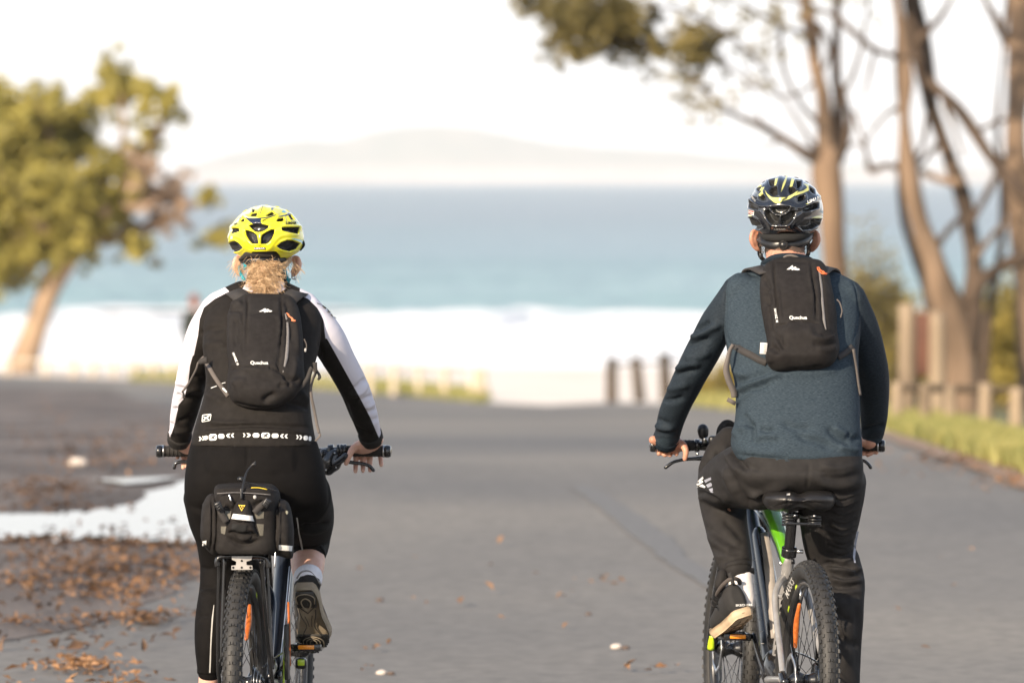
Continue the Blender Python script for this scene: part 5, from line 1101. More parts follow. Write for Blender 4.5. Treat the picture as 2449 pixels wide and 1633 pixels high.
obj('lettering', text('NH100Z 10', *Z5([(1236, 585)])[0], 5.4, mpt, Yp, rot=-math.radians(81), off=.0026, sx=.9, bold=.03), printw, mpb, smooth=False)
cz = Z5([(1612, 150), (1630, 155), (1640, 178), (1665, 185), (1680, 200), (1698, 205), (1690, 212), (1660, 208), (1640, 195), (1618, 172), (1612, 150)])
obj('zip_cord', tube([onto(mpt, x, y, .005, Yp) for x, y in cz], .0018, 7, 4), cordm, mpb); obj('zip_cord', tube([onto(mpt, x, y, .007, Yp) for x, y in Z5([(1625, 170), (1650, 180), (1672, 208), (1690, 200)])], .0017, 7, 4), cordm, mpb)
obj('haul_loop', tube([P(x, y, 17.42) for x, y in Z5([(1305, 65), (1330, 48), (1370, 42), (1405, 50), (1440, 66)])], .0040, 8, 4), strapm, mp)
obj('cord_loop', tube([P(x, y, 17.235) for x, y in Z5([(1788, 440), (1815, 470), (1835, 540), (1830, 575), (1822, 605)])], .0022, 6, 4), strapm, mp)
# care label sticking out at the left of the pack
lbl = obj('care_label', rbox(P(1826, 833, 17.20), (.021, .0015, .034), Matrix.Rotation(math.radians(4), 3, 'Y'), .2, 1), M("care_label_material", (.62, .58, .54), .8), mp)
for k in range(5): obj('label_line', rbox(P(1829, 824 + k * 4.4, 17.197), (.009, .0008, .0016), None, .2, 1), printg, lbl)
ya = lambda y, o=.012: back(y) - o
obj('shoulder_strap', ribbon([P(1832, 652, ya(650, .030)), P(1806, 640, 17.44), P(1792, 648, 17.50), P(1785, 680, 17.60)], .045, .006, face=(0, -.5, .8)), strapd, mp)
obj('shoulder_strap', ribbon([P(1962, 652, ya(650, .030)), P(1980, 640, 17.44), P(1992, 648, 17.50), P(1998, 680, 17.60)], .045, .006, face=(0, -.5, .8)), strapd, mp)
st_t = bvh(so)
def hug(pts, off, Yf): return [onto(st_t, x, y, off, Yf) for x, y in pts]
obj('lower_strap', ribbon(hug(Z5([(850, 850), (920, 900), (1000, 940), (1080, 985), (1150, 1015)]), .006, 17.25), .021, .0028), strapd, mp)
obj('lower_strap', ribbon(hug(Z5([(1935, 865), (1900, 900), (1860, 930), (1800, 965)]), .006, 17.25), .019, .0028), strapd, mp)
obj('strap_end', ribbon([P(x, y, 17.27) for x, y in Z5([(850, 850), (820, 900), (800, 980), (785, 1080), (810, 1180), (850, 1270), (860, 1330)])], [.012, .012, .015, .020, .020, .020, .020], .0025, face=(.3, -1, 0)), strapm, mp)
obj('strap_end', ribbon([P(x, y, 17.25) for x, y in Z5([(795, 1345), (870, 1385)])], .013, .004), strapm, mp)
obj('strap_end', ribbon([P(x, y, 17.28) for x, y in Z5([(1940, 890), (1965, 1050), (1985, 1200), (2000, 1310)])], [.010, .008, .008, .010], .0025, face=(.5, -1, 0)), strapm, mp)

# ---- man's helmet
hv = [Z4([(735, 345), (770, 300), (830, 300), (835, 400), (790, 418), (745, 385)]), Z4([(975, 300), (1020, 295), (1060, 330), (1045, 370), (990, 385), (975, 350)]), Z4([(615, 410), (650, 385), (685, 430), (680, 465), (640, 460), (612, 440)]), Z4([(1080, 440), (1120, 410), (1170, 400), (1180, 440), (1140, 470), (1090, 480)]),
      Z4([(480, 500), (500, 470), (560, 520), (600, 550), (610, 590), (560, 580), (480, 560)]), Z4([(1140, 590), (1180, 550), (1280, 510), (1340, 500), (1340, 560), (1250, 590), (1170, 605)]), Z4([(740, 560), (990, 550), (960, 600), (900, 635), (850, 640), (790, 620)]), Z4([(680, 600), (730, 600), (790, 650), (850, 665), (840, 770), (770, 768), (725, 710), (690, 650)]), Z4([(880, 665), (940, 650), (1010, 600), (1055, 600), (1040, 660), (1000, 720), (960, 765), (880, 772)]),
      Z4([(455, 690), (520, 680), (600, 730), (650, 800), (600, 830), (530, 820), (480, 760)]), Z4([(1090, 790), (1180, 720), (1280, 700), (1385, 700), (1350, 780), (1260, 830), (1150, 840)]), Z4([(720, 215), (800, 205), (790, 290), (740, 290)]), Z4([(1060, 235), (1130, 225), (1120, 290), (1080, 330)]), Z4([(1230, 300), (1290, 330), (1290, 390), (1245, 360)]), Z4([(570, 330), (600, 300), (640, 290), (600, 360)])]
hr = [(Z4([(480, 440), (560, 500), (650, 540), (750, 530), (870, 515), (990, 535), (1080, 560), (1200, 530), (1340, 430)]), 6, .007), (Z4([(500, 580), (600, 590), (680, 680), (750, 800)]), 5, .006), (Z4([(1230, 600), (1120, 640), (1040, 720), (980, 800)]), 5, .006), (Z4([(665, 580), (690, 660), (740, 740), (800, 785), (870, 790), (950, 782), (1010, 740), (1050, 660), (1062, 595)]), 3, .004), (Z4([(730, 550), (790, 620), (860, 645), (940, 620), (1000, 555)]), 3, .004),
      (Z4([(870, 160), (860, 300), (870, 430)]), 9, .006), (Z4([(700, 230), (690, 330), (720, 420)]), 8, .004), (Z4([(1060, 240), (1090, 330), (1060, 430)]), 8, .004)]
V, Fc, fv, px, hc2 = helmet_geo(1878.5, 505, 17.57, .1165, .140, .106, .100, hv, hr, ([0, 16, 34, 55, 80, 110, 180], [-.062, -.065, -.086, -.078, -.048, -.025, .004]))
yel = [Z4([(680, 340), (710, 390), (760, 430), (850, 440), (940, 430), (1020, 395), (1090, 350), (1060, 400), (980, 450), (890, 480), (855, 515), (800, 500), (740, 450), (700, 395)]), Z4([(1150, 258), (1235, 262), (1215, 300), (1222, 345), (1150, 380), (1045, 418), (1090, 370), (1160, 345), (1205, 310), (1185, 280)]), Z4([(945, 150), (968, 150), (930, 260), (900, 330), (878, 375), (900, 270)]), Z4([(790, 210), (845, 200), (820, 290), (788, 290)]), Z4([(1010, 185), (1045, 210), (1015, 300), (985, 300)]), Z4([(600, 320), (680, 308), (650, 350), (660, 380), (610, 415), (600, 400), (640, 350), (585, 352)]), Z4([(1172, 518), (1235, 485), (1235, 495), (1200, 520)]), Z4([(1325, 430), (1358, 415), (1358, 425), (1330, 440)]), Z4([(1255, 682), (1330, 662), (1390, 652), (1390, 690), (1320, 690)]), Z4([(455, 640), (520, 655), (520, 668), (455, 658)]), Z4([(595, 285), (640, 280), (600, 330), (580, 340)])]
yf = np.where(V[:, 1] < hc2.y + .06, field(px, yel), -20)
hlm = M("black_gloss_helmet_material", (.010, .011, .014), .16, coat=1, masks=[("yellow", (.52, .52, .15), .3), ("vent", (.006, .006, .006), .85)])
mh = thing('helmet', "glossy black helmet with pale yellow flashes on the man's head", 'helmet', P(1878, 560, 17.57))
hs = obj('shell', (V, Fc), hlm, mh, attrs={'vent': fv * 1.2, 'yellow': yf * .8}); ht = bvh(hs)
obj('lettering', text('LIMAR', *Z4([(1282, 462)])[0], 7.2, ht, 17.46, rot=math.radians(22), off=.0025, sx=1.15, shear=.2, bold=.03), printw, hs, smooth=False)
obj('lettering', text('LIMAR', *Z4([(530, 440)])[0], 6, ht, 17.46, rot=-math.radians(48), off=.0025, sx=.8, bold=.03), printg, hs, smooth=False)
stk = obj('sticker', decal(Z4([(468, 582), (542, 595), (535, 655), (460, 632)]), ht, 17.46, .0025), printw, hs, smooth=False)
redp = M("red_print_material", (.60, .06, .05), .6); obj('sticker_print', decal([Z4([(478, 596), (532, 604), (531, 615), (476, 606)]), Z4([(474, 618), (528, 628), (526, 640), (472, 628)])], ht, 17.46, .0038), redp, stk, smooth=False)
tag_ = obj('badge', decal(Z4([(786, 815), (935, 815), (938, 850), (784, 850)]), ht, 17.45, .0025), metal_k, hs, smooth=False); obj('badge_line', decal([Z4([(794, 818), (928, 818), (928, 823), (794, 823)]), Z4([(796, 842), (930, 842), (930, 847), (796, 847)])], ht, 17.45, .004), metal_s, tag_, smooth=False); obj('lettering', text('LIMAR', *Z4([(862, 831)])[0], 3.4, ht, 17.45, off=.0042, sx=2.2), printg, tag_, smooth=False)
for k in range(6): obj('hatch_line', decal(Z4([(884 + 12 * k, 478 - 6 * k), (888 + 12 * k, 478 - 6 * k), (902 + 12 * k, 450 - 7 * k), (898 + 12 * k, 450 - 7 * k)]), ht, 17.45, .002), hemd, hs, smooth=False)
bh = bvh(bo)
rtn = obj('retention_band', limb([P(x, y, Yq) for x, y, Yq in [(1818, 566, 17.58), (1826, 578, 17.535), (1848, 586, 17.50), (1868, 586, 17.488), (1890, 585, 17.488), (1912, 580, 17.50), (1930, 572, 17.535), (1938, 562, 17.58)]], [.011, .013, .015, .016, .016, .015, .013, .011], 14, 5, flat=((0, 1, 0), .5)), blackp, mh)
obj('liner_edge', limb([P(x, y, Yq) for x, y, Yq in [(1822, 560, 17.57), (1836, 566, 17.51), (1870, 568, 17.475), (1905, 566, 17.48), (1930, 558, 17.52), (1940, 552, 17.57)]], [.011, .013, .014, .014, .013, .011], 12, 4), hemd, mh)
dl = obj('dial', tube([P(1873.5, 586, 17.480), P(1873.5, 586, 17.462)], [.0155, .0140], 24, 1), blackp, mh)
for k in range(12):
    a_ = math.pi * k / 6; obj('dial_ridge', rbox(P(1873.5 + 9 * math.cos(a_), 586 + 9 * math.sin(a_), 17.462), (.008, .004, .0022), Matrix.Rotation(a_ + .6, 3, 'Y'), .3, 1), gripm, dl)
for s_, pts in ((-1, [(1818, 556), (1817, 580), (1816, 600), (1820, 615), (1845, 640)]), (1, [(1934, 556), (1932, 575), (1934, 598), (1930, 612), (1905, 640)])):
    obj('strap', ribbon([P(x, y, 17.565 + i * .02) for i, (x, y) in enumerate(pts)], .013, .002, face=(s_ * .3, -1, 0)), blackp, mh)
obj('buckle', rbox(P(1820, 612, 17.60), (.012, .012, .018), None, .3), blackp, mh)

# ================================================================== the woman
B = Bike("dark electric mountain bike with a rear rack, ridden by the woman", -.796, 17.0, .355, math.radians(4.6), math.radians(-.6))
wr, Wr = B.wheel(0, 'rear_wheel', 'MAXXIS', 1, math.radians(125), 0)
obj('spoke_reflector', limb([Wr(math.radians(120), .16, .012), Wr(math.radians(100), .19, .014), Wr(math.radians(88), .23, .012)], [.006, .0095, .006], 10, 4), amber, wr)
for a_ in (58, 96, 150):
    V = [tuple(Wr(math.radians(a_ + q), r_, .0165)) for q, r_ in ((0, .286), (3.6, .286), (3.6, .297), (0, .297))]; V += [tuple(Vector(v) - B.r * .002) for v in V]
    obj('rim_print', (V, [(0, 1, 2, 3), (7, 6, 5, 4), (0, 4, 5, 1), (1, 5, 6, 2), (2, 6, 7, 3), (3, 7, 4, 0)]), lime, wr, smooth=False)
B.wheel(1.17, 'front_wheel', '', 1, 0, 0)
B.tube('seat_tube', [(.445, 0, -.02), (.38, 0, .17), (.318, 0, .372)], [.022, .019, .019], metal_k); B.tube('seat_post', [(.321, 0, .36), (.285, 0, .485)], .0165, metal_k)
for s_ in (-1, 1):
    B.tube('seat_stay', [(.335, s_ * .012, .285), (.262, s_ * .049, .235), (.20, s_ * .056, .17), (.10, s_ * .062, .08), (.02, s_ * .068, .01)], [.011, .0105, .010, .0095, .009], bluegrey)
    B.tube('chain_stay', [(.40, s_ * .035, -.035), (.25, s_ * .052, -.02), (.02, s_ * .068, .0)], [.014, .011, .010], bluegrey)
    B.tube('fork_leg', [(.985, s_ * .062, .42), (1.03, s_ * .064, .28), (1.09, s_ * .066, .16), (1.165, s_ * .068, .0)], [.017, .018, .021, .018], metal_k)
    B.tube('fork_print', [(1.115, s_ * .072, .09), (1.15, s_ * .072, .03)], [.017, .014], lime)
    # rack legs and side frame
    B.tube('rack_leg', [(-.115, s_ * .063, .372), (-.10, s_ * .064, .34), (-.085, s_ * .070, .22), (-.045, s_ * .078, .06), (.0, s_ * .080, -.005)], .0062, metal_k)
    B.tube('rack_leg', [(.02, s_ * .062, .385), (.015, s_ * .068, .25), (.005, s_ * .078, .04)], .0058, metal_k)
    B.tube('rack_rail', [(-.115, s_ * .060, .385), (.05, s_ * .058, .388), (.20, s_ * .05, .388), (.30, s_ * .02, .36)], .0055, metal_k)
B.box('fork_crown', (.985, 0, .43), (.05, .16, .04), metal_k); B.tube('head_tube', [(.955, 0, .40), (.90, 0, .56)], [.030, .027], bluegrey)
B.tube('top_tube', [(.318, 0, .335), (.42, 0, .395), (.60, 0, .475), (.90, 0, .53)], [.017, .021, .028, .032], bluegrey, n=18)
obj('down_tube', limb([B.L(.50, .022, -.05), B.L(.60, .026, .08), B.L(.75, .026, .26), B.L(.93, .012, .44)], [.050, .046, .045, .042], 24, 5, flat=((1, 0, 0), .72)), bluegrey, B.t)
B.tube('frame_strip', [(.47, .045, .0), (.56, .052, .14), (.70, .052, .30)], .0045, metal_s, n=8); B.tube('frame_strip', [(.44, .056, -.10), (.47, .058, .02), (.54, .060, .12)], .0035, lime, n=8)
B.tube('frame_strip', [(.47, .075, .01), (.52, .068, .12), (.56, .062, .20)], .004, amber, n=8)
obj('motor', limb([B.L(.40, 0, -.03), B.L(.46, 0, -.005), B.L(.53, 0, -.02)], [.05, .066, .05], 20, 4, flat=((1, 0, 0), .62)), metal_k, B.t)
obj('chain_guard', rbox(B.L(.40, .075, .06), (.012, .05, .17), B.M, .3), blackp, B.t)
gb = obj('guard_box', rbox(P(720, 1585, 17.62), (.036, .05, .034), None, .3), blackp, B.t); obj('guard_print', rbox(P(720, 1583, 17.59), (.022, .01, .020), None, .3), lime, gb)
cassette(B)
pl2, pr2 = list(cranks(B, math.radians(180 + 29), .058))
# rack end: bent bar and drilled plate
obj('rack_end', tube([P(x, y, 16.87) for x, y in Z3([(372, 700), (372, 655), (395, 630), (470, 622), (560, 622), (650, 622), (720, 632), (748, 660), (752, 710)])], .0068, 12, 5), metal_k, B.t)
platem = M("rack_plate_material", (.38, .36, .34), .45, metal=.6)
ph = Z3([(480, 622), (635, 622), (628, 650), (590, 662), (592, 688), (634, 690), (636, 722), (478, 724), (478, 692), (512, 688), (515, 662), (482, 648)])
from mathutils.geometry import tessellate_polygon
def plate(poly, Y, th):
    tri = tessellate_polygon([[Vector((q[0], q[1], 0)) for q in poly]]); n = len(poly); V = [P(x, y, Y) for x, y in poly] + [P(x, y, Y + th) for x, y in poly]
    return V, [tuple(t) for t in tri] + [tuple(i + n for i in reversed(t)) for t in tri] + [(k, (k + 1) % n, n + (k + 1) % n, n + k) for k in range(n)]
rp_ = obj('rack_plate', plate(ph, 16.862, .004), platem, B.t, smooth=False)
for x, y in Z3([(555, 656), (555, 706), (492, 706), (620, 706)]): obj('hole', tube([P(x, y, 16.8605), P(x, y, 16.864)], .0034, 12, 1), hemd, rp_)
obj('rack_bolt', tube([P(x, y, 16.88) for x, y in Z3([(470, 600), (480, 592), (560, 592), (640, 592), (648, 600)])], .004, 8, 3), metal_s, B.t)
obj('mudguard', limb([B.L(-.02, 0, .372), B.L(.1, 0, .362), B.L(.22, 0, .31)], [.03, .03, .03], 18, 4, flat=((0, 0, 1), .2)), blackp, B.t)
sv = fuse([sections([(525, 655, 1170, 17.21, .06), (515, 665, 1185, 17.20, .10), (530, 650, 1215, 17.21, .06)], 40, 5, 2.3), limb([P(595, 1196, 17.24), P(603, 1200, 17.40)], [.05, .025], 20, 4)], .006, 3); obj('saddle', sv, sadm, B.t)
hbw = list(bars(B, 378, 930, 1079, 17.85, .90, 0))
for i, ((a_, d, m_, br), lev) in enumerate(zip(hbw, (([(470, 1106), (448, 1104), (432, 1104), (420, 1108), (417, 1118)], 1), ([(815, 1098), (838, 1105), (862, 1108), (882, 1113), (893, 1124)], -1)))):
    pts = [P(x, y, 17.86 if i else 17.88) for x, y in lev[0]]; obj('brake_lever', limb([P(lev[0][0][0] + 20 * lev[1], 1095, 17.88), *pts], [.012, .008, .0060, .0058, .0056, .0058], 12, 4), metal_k, br)
    obj('master_cylinder', limb([m_ + Vector((0, .02, -.004)), m_ + d * .05 + Vector((0, .03, -.008))], [.015, .013], 12, 3), metal_k, br)
sh_ = obj('shifter', fuse([limb([P(800, 1092, 17.86), P(794, 1108, 17.86), P(786, 1122, 17.86)], [.026, .030, .020], 18, 4), limb([P(775, 1084, 17.87), P(770, 1100, 17.87)], [.016, .018], 14, 3), limb([P(800, 1085, 17.86), P(815, 1100, 17.85)], [.016, .012], 14, 3)], .004, 2), metal_k, B.t)
obj('thumb_trigger', limb([P(800, 1108, 17.83), P(815, 1098, 17.82), P(826, 1090, 17.815)], [.008, .009, .010], 12, 4), bluegrey, sh_)
for x, y in Z2([(1727, 1110), (1730, 1185), (1740, 1245), (1645, 1268)]): obj('screw', ell(P(x, y, 17.825), (.0028, .003, .0028), 10, 6), metal_s, sh_)
for x, y in Z2([(1760, 1085), (1790, 1085), (1825, 1085)]): obj('clamp_ring', tube([P(x, y, 17.86) - Vector((.004, 0, 0)), P(x, y, 17.86) + Vector((.004, 0, 0))], .0198, 18, 1), metal_k, B.t)
B.tube('brake_hose', [(.88, .04, .62), (1.02, .08, .60), (1.0, .05, .46), (.97, .05, .40)], .004, blackp, n=6)

# ---- rider
wom = thing('person', "woman in black and white cycling jersey and black leggings riding away on the left", 'person', (-.8, 17.25, .0))
backw = lambda y: float(np.interp(y, [660, 700, 760, 850, 950, 1050], [17.38, 17.345, 17.295, 17.23, 17.165, 17.12]))
AL = [P(528, 745, 17.44), P(490, 800, 17.46), P(468, 868, 17.52), P(455, 925, 17.60), P(440, 985, 17.70), P(429, 1046, 17.80)]
AR = [P(722, 748, 17.44), P(775, 800, 17.46), P(812, 862, 17.52), P(845, 925, 17.60), P(868, 985, 17.70), P(887, 1044, 17.80)]
rw = [.064, .058, .051, .047, .043, .034]
tw = [(590, 690, 684, 17.47, .055), (562, 712, 694, 17.46, .068), (528, 742, 706, 17.455, .080), (505, 758, 722, 17.445, .095), (490, 768, 755, 17.42, .110), (486, 766, 810, 17.385, .118), (487, 758, 855, 17.35, .120), (492, 744, 905, 17.32, .122), (485, 741, 955, 17.295, .128), (470, 746, 1005, 17.275, .135), (460, 753, 1045, 17.265, .140), (457, 757, 1064, 17.26, .140)]
J = lambda *p: Z2(p); Ja = lambda *p: Z1(p)
jer = fuse([sections(tw), limb(AL, rw, 24, 5), limb(AR, rw, 24, 5), limb([P(575, 706, 17.46), P(532, 740, 17.45)], [.045, .062], 20, 3), limb([P(675, 706, 17.46), P(720, 742, 17.45)], [.045, .062], 20, 3)], .0052, 5)
jf = [(J((470, 880), (700, 860), (1000, 850), (1300, 860), (1480, 870)), 3.5, -.004), (J((410, 930), (700, 895), (1000, 890), (1300, 905), (1530, 935)), 3, .0028), (J((490, 800), (700, 830), (1000, 830)), 5, .003), (J((1260, 640), (1400, 660), (1490, 700)), 5, -.004), (J((520, 480), (600, 460), (700, 450)), 5, -.003), (J((500, 560), (600, 600), (700, 640)), 6, .003), (J((1400, 540), (1450, 590), (1490, 650)), 6, .004),
      (J((250, 830), (330, 790), (400, 760)), 5, -.004), (J((270, 640), (370, 590), (480, 600)), 6, -.004), (J((300, 560), (400, 510), (500, 520)), 6, .004), (J((220, 910), (300, 900), (400, 880)), 5, .004), (J((370, 420), (440, 400), (510, 440)), 6, -.003),
      (J((1850, 540), (1950, 490), (2030, 400)), 5, -.005), (J((1880, 580), (1980, 540), (2050, 440)), 4, .004), (J((1950, 640), (2040, 590), (2090, 560)), 4, -.005), (J((2000, 690), (2080, 650), (2110, 600)), 4, .004), (J((2040, 740), (2110, 700), (2140, 660)), 4, -.004), (J((2070, 820), (2120, 790), (2160, 740)), 4, -.004), (J((1830, 640), (1850, 720), (1880, 800)), 4, -.003), (J((1900, 860), (1960, 900), (2100, 940)), 5, -.004),
      (J((240, 560), (280, 580), (310, 620)), 4, -.004), (J((190, 700), (230, 700), (260, 690)), 4, -.004), (J((160, 830), (200, 850), (220, 880)), 4, -.004), (J((170, 900), (190, 920), (215, 940)), 3, .003), (J((220, 450), (300, 460), (350, 480)), 4, .003),
      (Ja((450, 1340), (560, 1290), (700, 1280)), 6, -.003), (Ja((480, 1450), (600, 1420), (700, 1440)), 7, .003), (Ja((600, 1000), (500, 1080), (450, 1200), (440, 1340), (400, 1540)), 2.0, -.0016), (Ja((1410, 970), (1560, 1080), (1620, 1200), (1640, 1370), (1700, 1490)), 2.0, -.0016), (Ja((1570, 1400), (1600, 1480), (1580, 1560)), 4, -.004)]
jer = emboss(jer, jf); jer = rumple(jer, .0016, 18, 12); px = proj(jer[0])
wl_p = Ja((740, 930), (600, 1000), (500, 1080), (460, 1190), (445, 1340), (405, 1530)) + J((395, 200), (370, 290), (355, 430), (318, 590), (262, 660), (228, 830), (206, 900), (178, 970), (185, 1060), (60, 1060), (60, 300)) + Ja((100, 1500), (250, 900), (600, 800))
wr_p = Ja((1400, 962), (1480, 1000), (1565, 1085), (1622, 1200), (1640, 1370)) + J((1655, 40), (1740, 190), (1850, 390), (1962, 590), (2062, 780), (2125, 930), (2165, 1010), (2200, 1060), (2400, 1060), (2200, 200)) + Ja((1900, 1000), (1600, 850), (1400, 900))
neck_p = Ja((860, 905), (890, 860), (1000, 840), (1100, 830), (1200, 850), (1270, 900), (1210, 940), (1000, 950), (930, 930))
wh = field(px, [wl_p, wr_p, neck_p])
jm = M("black_white_jersey_material", (.0115, .0100, .0090), .75, col2=(.016, .0138, .0125), scale=60, bump=.35, bscale=900, spec=.15, masks=[("white", (.62, .60, .66), .7)])
jo = obj('jersey', jer, jm, wom, attrs={'white': wh * .9}); jt = bvh(jo)
cuffm = M('black_cuff_material', (.016, .0145, .0135), .75, bump=.35, bscale=900, spec=.25)
obj('collar', limb([P(590, 688, 17.47), P(605, 678, 17.43), P(636, 674, 17.415), P(668, 679, 17.43), P(682, 690, 17.47), P(675, 696, 17.54), P(636, 700, 17.57), P(596, 696, 17.54), P(590, 688, 17.47)], [.010] * 9, 12, 4, dome=False), M("white_collar_material", (.66, .64, .68), .75), jo)
for pts in (AL, AR):
    d = (pts[-1] - pts[-2]).normalized(); obj('cuff', tube([pts[-1] - d * .016, pts[-1] + d * .004, pts[-1] + d * .018], [.0385, .0380, .0365], 24, 2), cuffm, jo)
def rsq(x0, y0, x1, y1, r=8, sl=0): return [(x0 + r, y0), (x1 - r, y0 + sl), (x1, y0 + r + sl), (x1, y1 - r + sl), (x1 - r, y1 + sl), (x0 + r, y1), (x0, y1 - r), (x0, y0 + r)]
def moon(x0, y0, x1, y1, f=1):
    w = x1 - x0
    if f > 0: return [(x0, y0), (x0 + w * .6, y0 + 2), (x1, (y0 + y1) / 2), (x0 + w * .6, y1 - 2), (x0, y1), (x0 + w * .45, (y0 + y1) / 2)]
    return [(x1, y0), (x0 + w * .4, y0 + 2), (x0, (y0 + y1) / 2), (x0 + w * .4, y1 - 2), (x1, y1), (x0 + w * .55, (y0 + y1) / 2)]
band = [moon(452, 955, 480, 996), moon(484, 950, 504, 992), rsq(500, 948, 535, 988, 8, -3), rsq(546, 932, 622, 992, 14, -2), rsq(634, 930, 692, 974, 12), moon(708, 926, 750, 966, -1), moon(754, 924, 784, 964, -1), moon(866, 922, 890, 960), moon(898, 922, 942, 962), rsq(958, 922, 1020, 964, 12), rsq(1038, 918, 1120, 970, 14), rsq(1136, 926, 1200, 968, 12), moon(1214, 930, 1252, 970, -1), moon(1256, 932, 1288, 972, -1), moon(1364, 938, 1390, 980), moon(1392, 940, 1424, 984), rsq(1434, 946, 1476, 990, 10), rsq(1482, 952, 1508, 996, 8)]
for p_ in band: obj('waistband_print', decal(Z2(p_), jt, 17.15, .0022), printw, jo, smooth=False)
def runner(x, y, k): return [[(x - 22 * k, y - 16 * k), (x - 8 * k, y - 4 * k), (x + 16 * k, y - 20 * k), (x + 22 * k, y - 14 * k), (x + 6 * k, y + 2 * k), (x + 20 * k, y + 18 * k), (x + 12 * k, y + 20 * k), (x - 2 * k, y + 6 * k), (x - 16 * k, y + 20 * k), (x - 24 * k, y + 16 * k), (x - 8 * k, y + 2 * k), (x - 26 * k, y - 10 * k)]]
for p_ in runner(584, 962, 1) + runner(1079, 944, 1): obj('logo_figure', decal(Z2(p_), jt, 17.15, .0036), hemd, jo, smooth=False)
lg = obj('logo', decal(Z2([(492, 750), (560, 742), (570, 750), (562, 800), (552, 808), (486, 820), (479, 812), (484, 758)]), jt, 17.15, .002), printw, jo, smooth=False)
lk = obj('logo_ground', decal(Z2([(496, 756), (556, 749), (563, 754), (556, 796), (549, 802), (490, 813), (486, 808), (490, 762)]), jt, 17.15, .0032), hemd, lg, smooth=False)
obj('logo_figure', decal([Z2(p) for p in ([(500, 765), (520, 775), (545, 752), (558, 756), (535, 780), (552, 800), (540, 800), (520, 785), (500, 808), (492, 800), (510, 780), (494, 772)],)], jt, 17.15, .0044), printw, lk, smooth=False)
obj('reflective_dash', decal([Z2([(564, 498), (620, 478), (622, 483), (568, 503)]), Z2([(664, 456), (702, 446), (703, 451), (666, 461)])], jt, 17.2, .002), printw, jo, smooth=False)
obj('sleeve_print', decal([Ja(*q) for q in ([(1560, 1035), (1600, 1050), (1602, 1056), (1562, 1042)], [(1612, 1055), (1650, 1082), (1648, 1090), (1612, 1062)], [(1658, 1090), (1690, 1125), (1686, 1130), (1655, 1097)], [(1695, 1135), (1715, 1165), (1710, 1168), (1692, 1142)], [(1722, 1165), (1742, 1180), (1738, 1184), (1720, 1172)])], jt, 17.42, .002), hemd, jo, smooth=False)
# leggings
wt = [(458, 757, 1052, 17.26, .128), (452, 764, 1075, 17.26, .136), (446, 773, 1105, 17.255, .145), (441, 781, 1150, 17.25, .150), (441, 786, 1195, 17.26, .135), (445, 782, 1225, 17.29, .11)]
LL = [P(520, 1190, 17.27), P(520, 1240, 17.31), P(524, 1290, 17.36), P(526, 1350, 17.40)]; LS = [P(526, 1350, 17.40), P(523, 1410, 17.38), P(514, 1480, 17.34), P(506, 1540, 17.33), P(501, 1606, 17.34)]
RL = [P(710, 1185, 17.28), P(728, 1225, 17.45), P(738, 1262, 17.66), P(740, 1275, 17.76)]; RS = [P(740, 1275, 17.76), P(739, 1300, 17.70), P(736, 1326, 17.58)]
leg = fuse([sections(wt, 48, 6, 2.3), limb(LL, [.105, .090, .073, .062], 26, 5), limb(LS, [.062, .060, .061, .052, .037], 24, 5), limb(RL, [.105, .092, .075, .068], 26, 5), limb(RS, [.068, .064, .054], 24, 5), limb([P(560, 1120, 17.22), P(650, 1120, 17.22)], [.12, .12], 20, 3)], .0058, 6)
leg = emboss(leg, [(J((895, 985), (905, 1100), (910, 1250)), 2, -.002), (J((420, 1010), (700, 985), (1000, 985), (1300, 1000), (1540, 1030)), 2, -.003), (Z3([(1000, 400), (1100, 400), (1210, 370)]), 5, -.006), (Z3([(1000, 430), (1100, 440), (1215, 400)]), 5, .004), (Z3([(240, 700), (300, 720), (350, 710)]), 4, -.002), (Z3([(245, 850), (300, 860), (350, 850)]), 4, -.003), (Z3([(250, 880), (300, 895), (350, 890)]), 4, .002), (Z3([(210, 1050), (260, 1070), (320, 1060)]), 5, -.002)])
leg = rumple(leg, .0012, 15, 5)
legm = M("black_leggings_material", (.0050, .0045, .0045), .8, col2=(.0068, .0060, .0058), scale=40, bump=.3, bscale=900, spec=.1)
lo = obj('leggings', leg, legm, wom); lt = bvh(lo)
obj('piping', decal([Z3([(346, 985), (350, 985), (342, 1080), (334, 1200), (328, 1300), (326, 1400), (322, 1490), (312, 1490), (316, 1400), (320, 1300), (324, 1200), (332, 1080)]), Z3([(962, 335), (972, 335), (980, 390), (984, 440), (1000, 500), (1014, 580), (1004, 580), (990, 520), (978, 450), (972, 400)])], lt, 17.3, .0018), printg, lo, smooth=False)
obj('hem', tube([RS[-1] + Vector((0, .01, .008)), RS[-1] - Vector((0, .004, .004))], [.0555, .0545], 28, 1), legm, lo); obj('hem', tube([LS[-1] + Vector((0, 0, .01)), LS[-1] - Vector((0, 0, .004))], [.0385, .0375], 24, 1), legm, lo)
solb = M("taupe_rubber_sole_material", (.27, .22, .155), .6, col2=(.34, .28, .20), scale=30, bump=.3, bscale=200); sold = M("dark_rubber_sole_material", (.035, .032, .027), .6, bump=.3, bscale=200)
wsh, wsole, S, half, fr = build_shoe(P(727, 1412, 17.41), P(754, 1552, 17.61), 1, wom, upm, solb, roll=math.radians(0), up=(0, .2, 1), width=.108, ankle=P(737, 1392, 17.475))
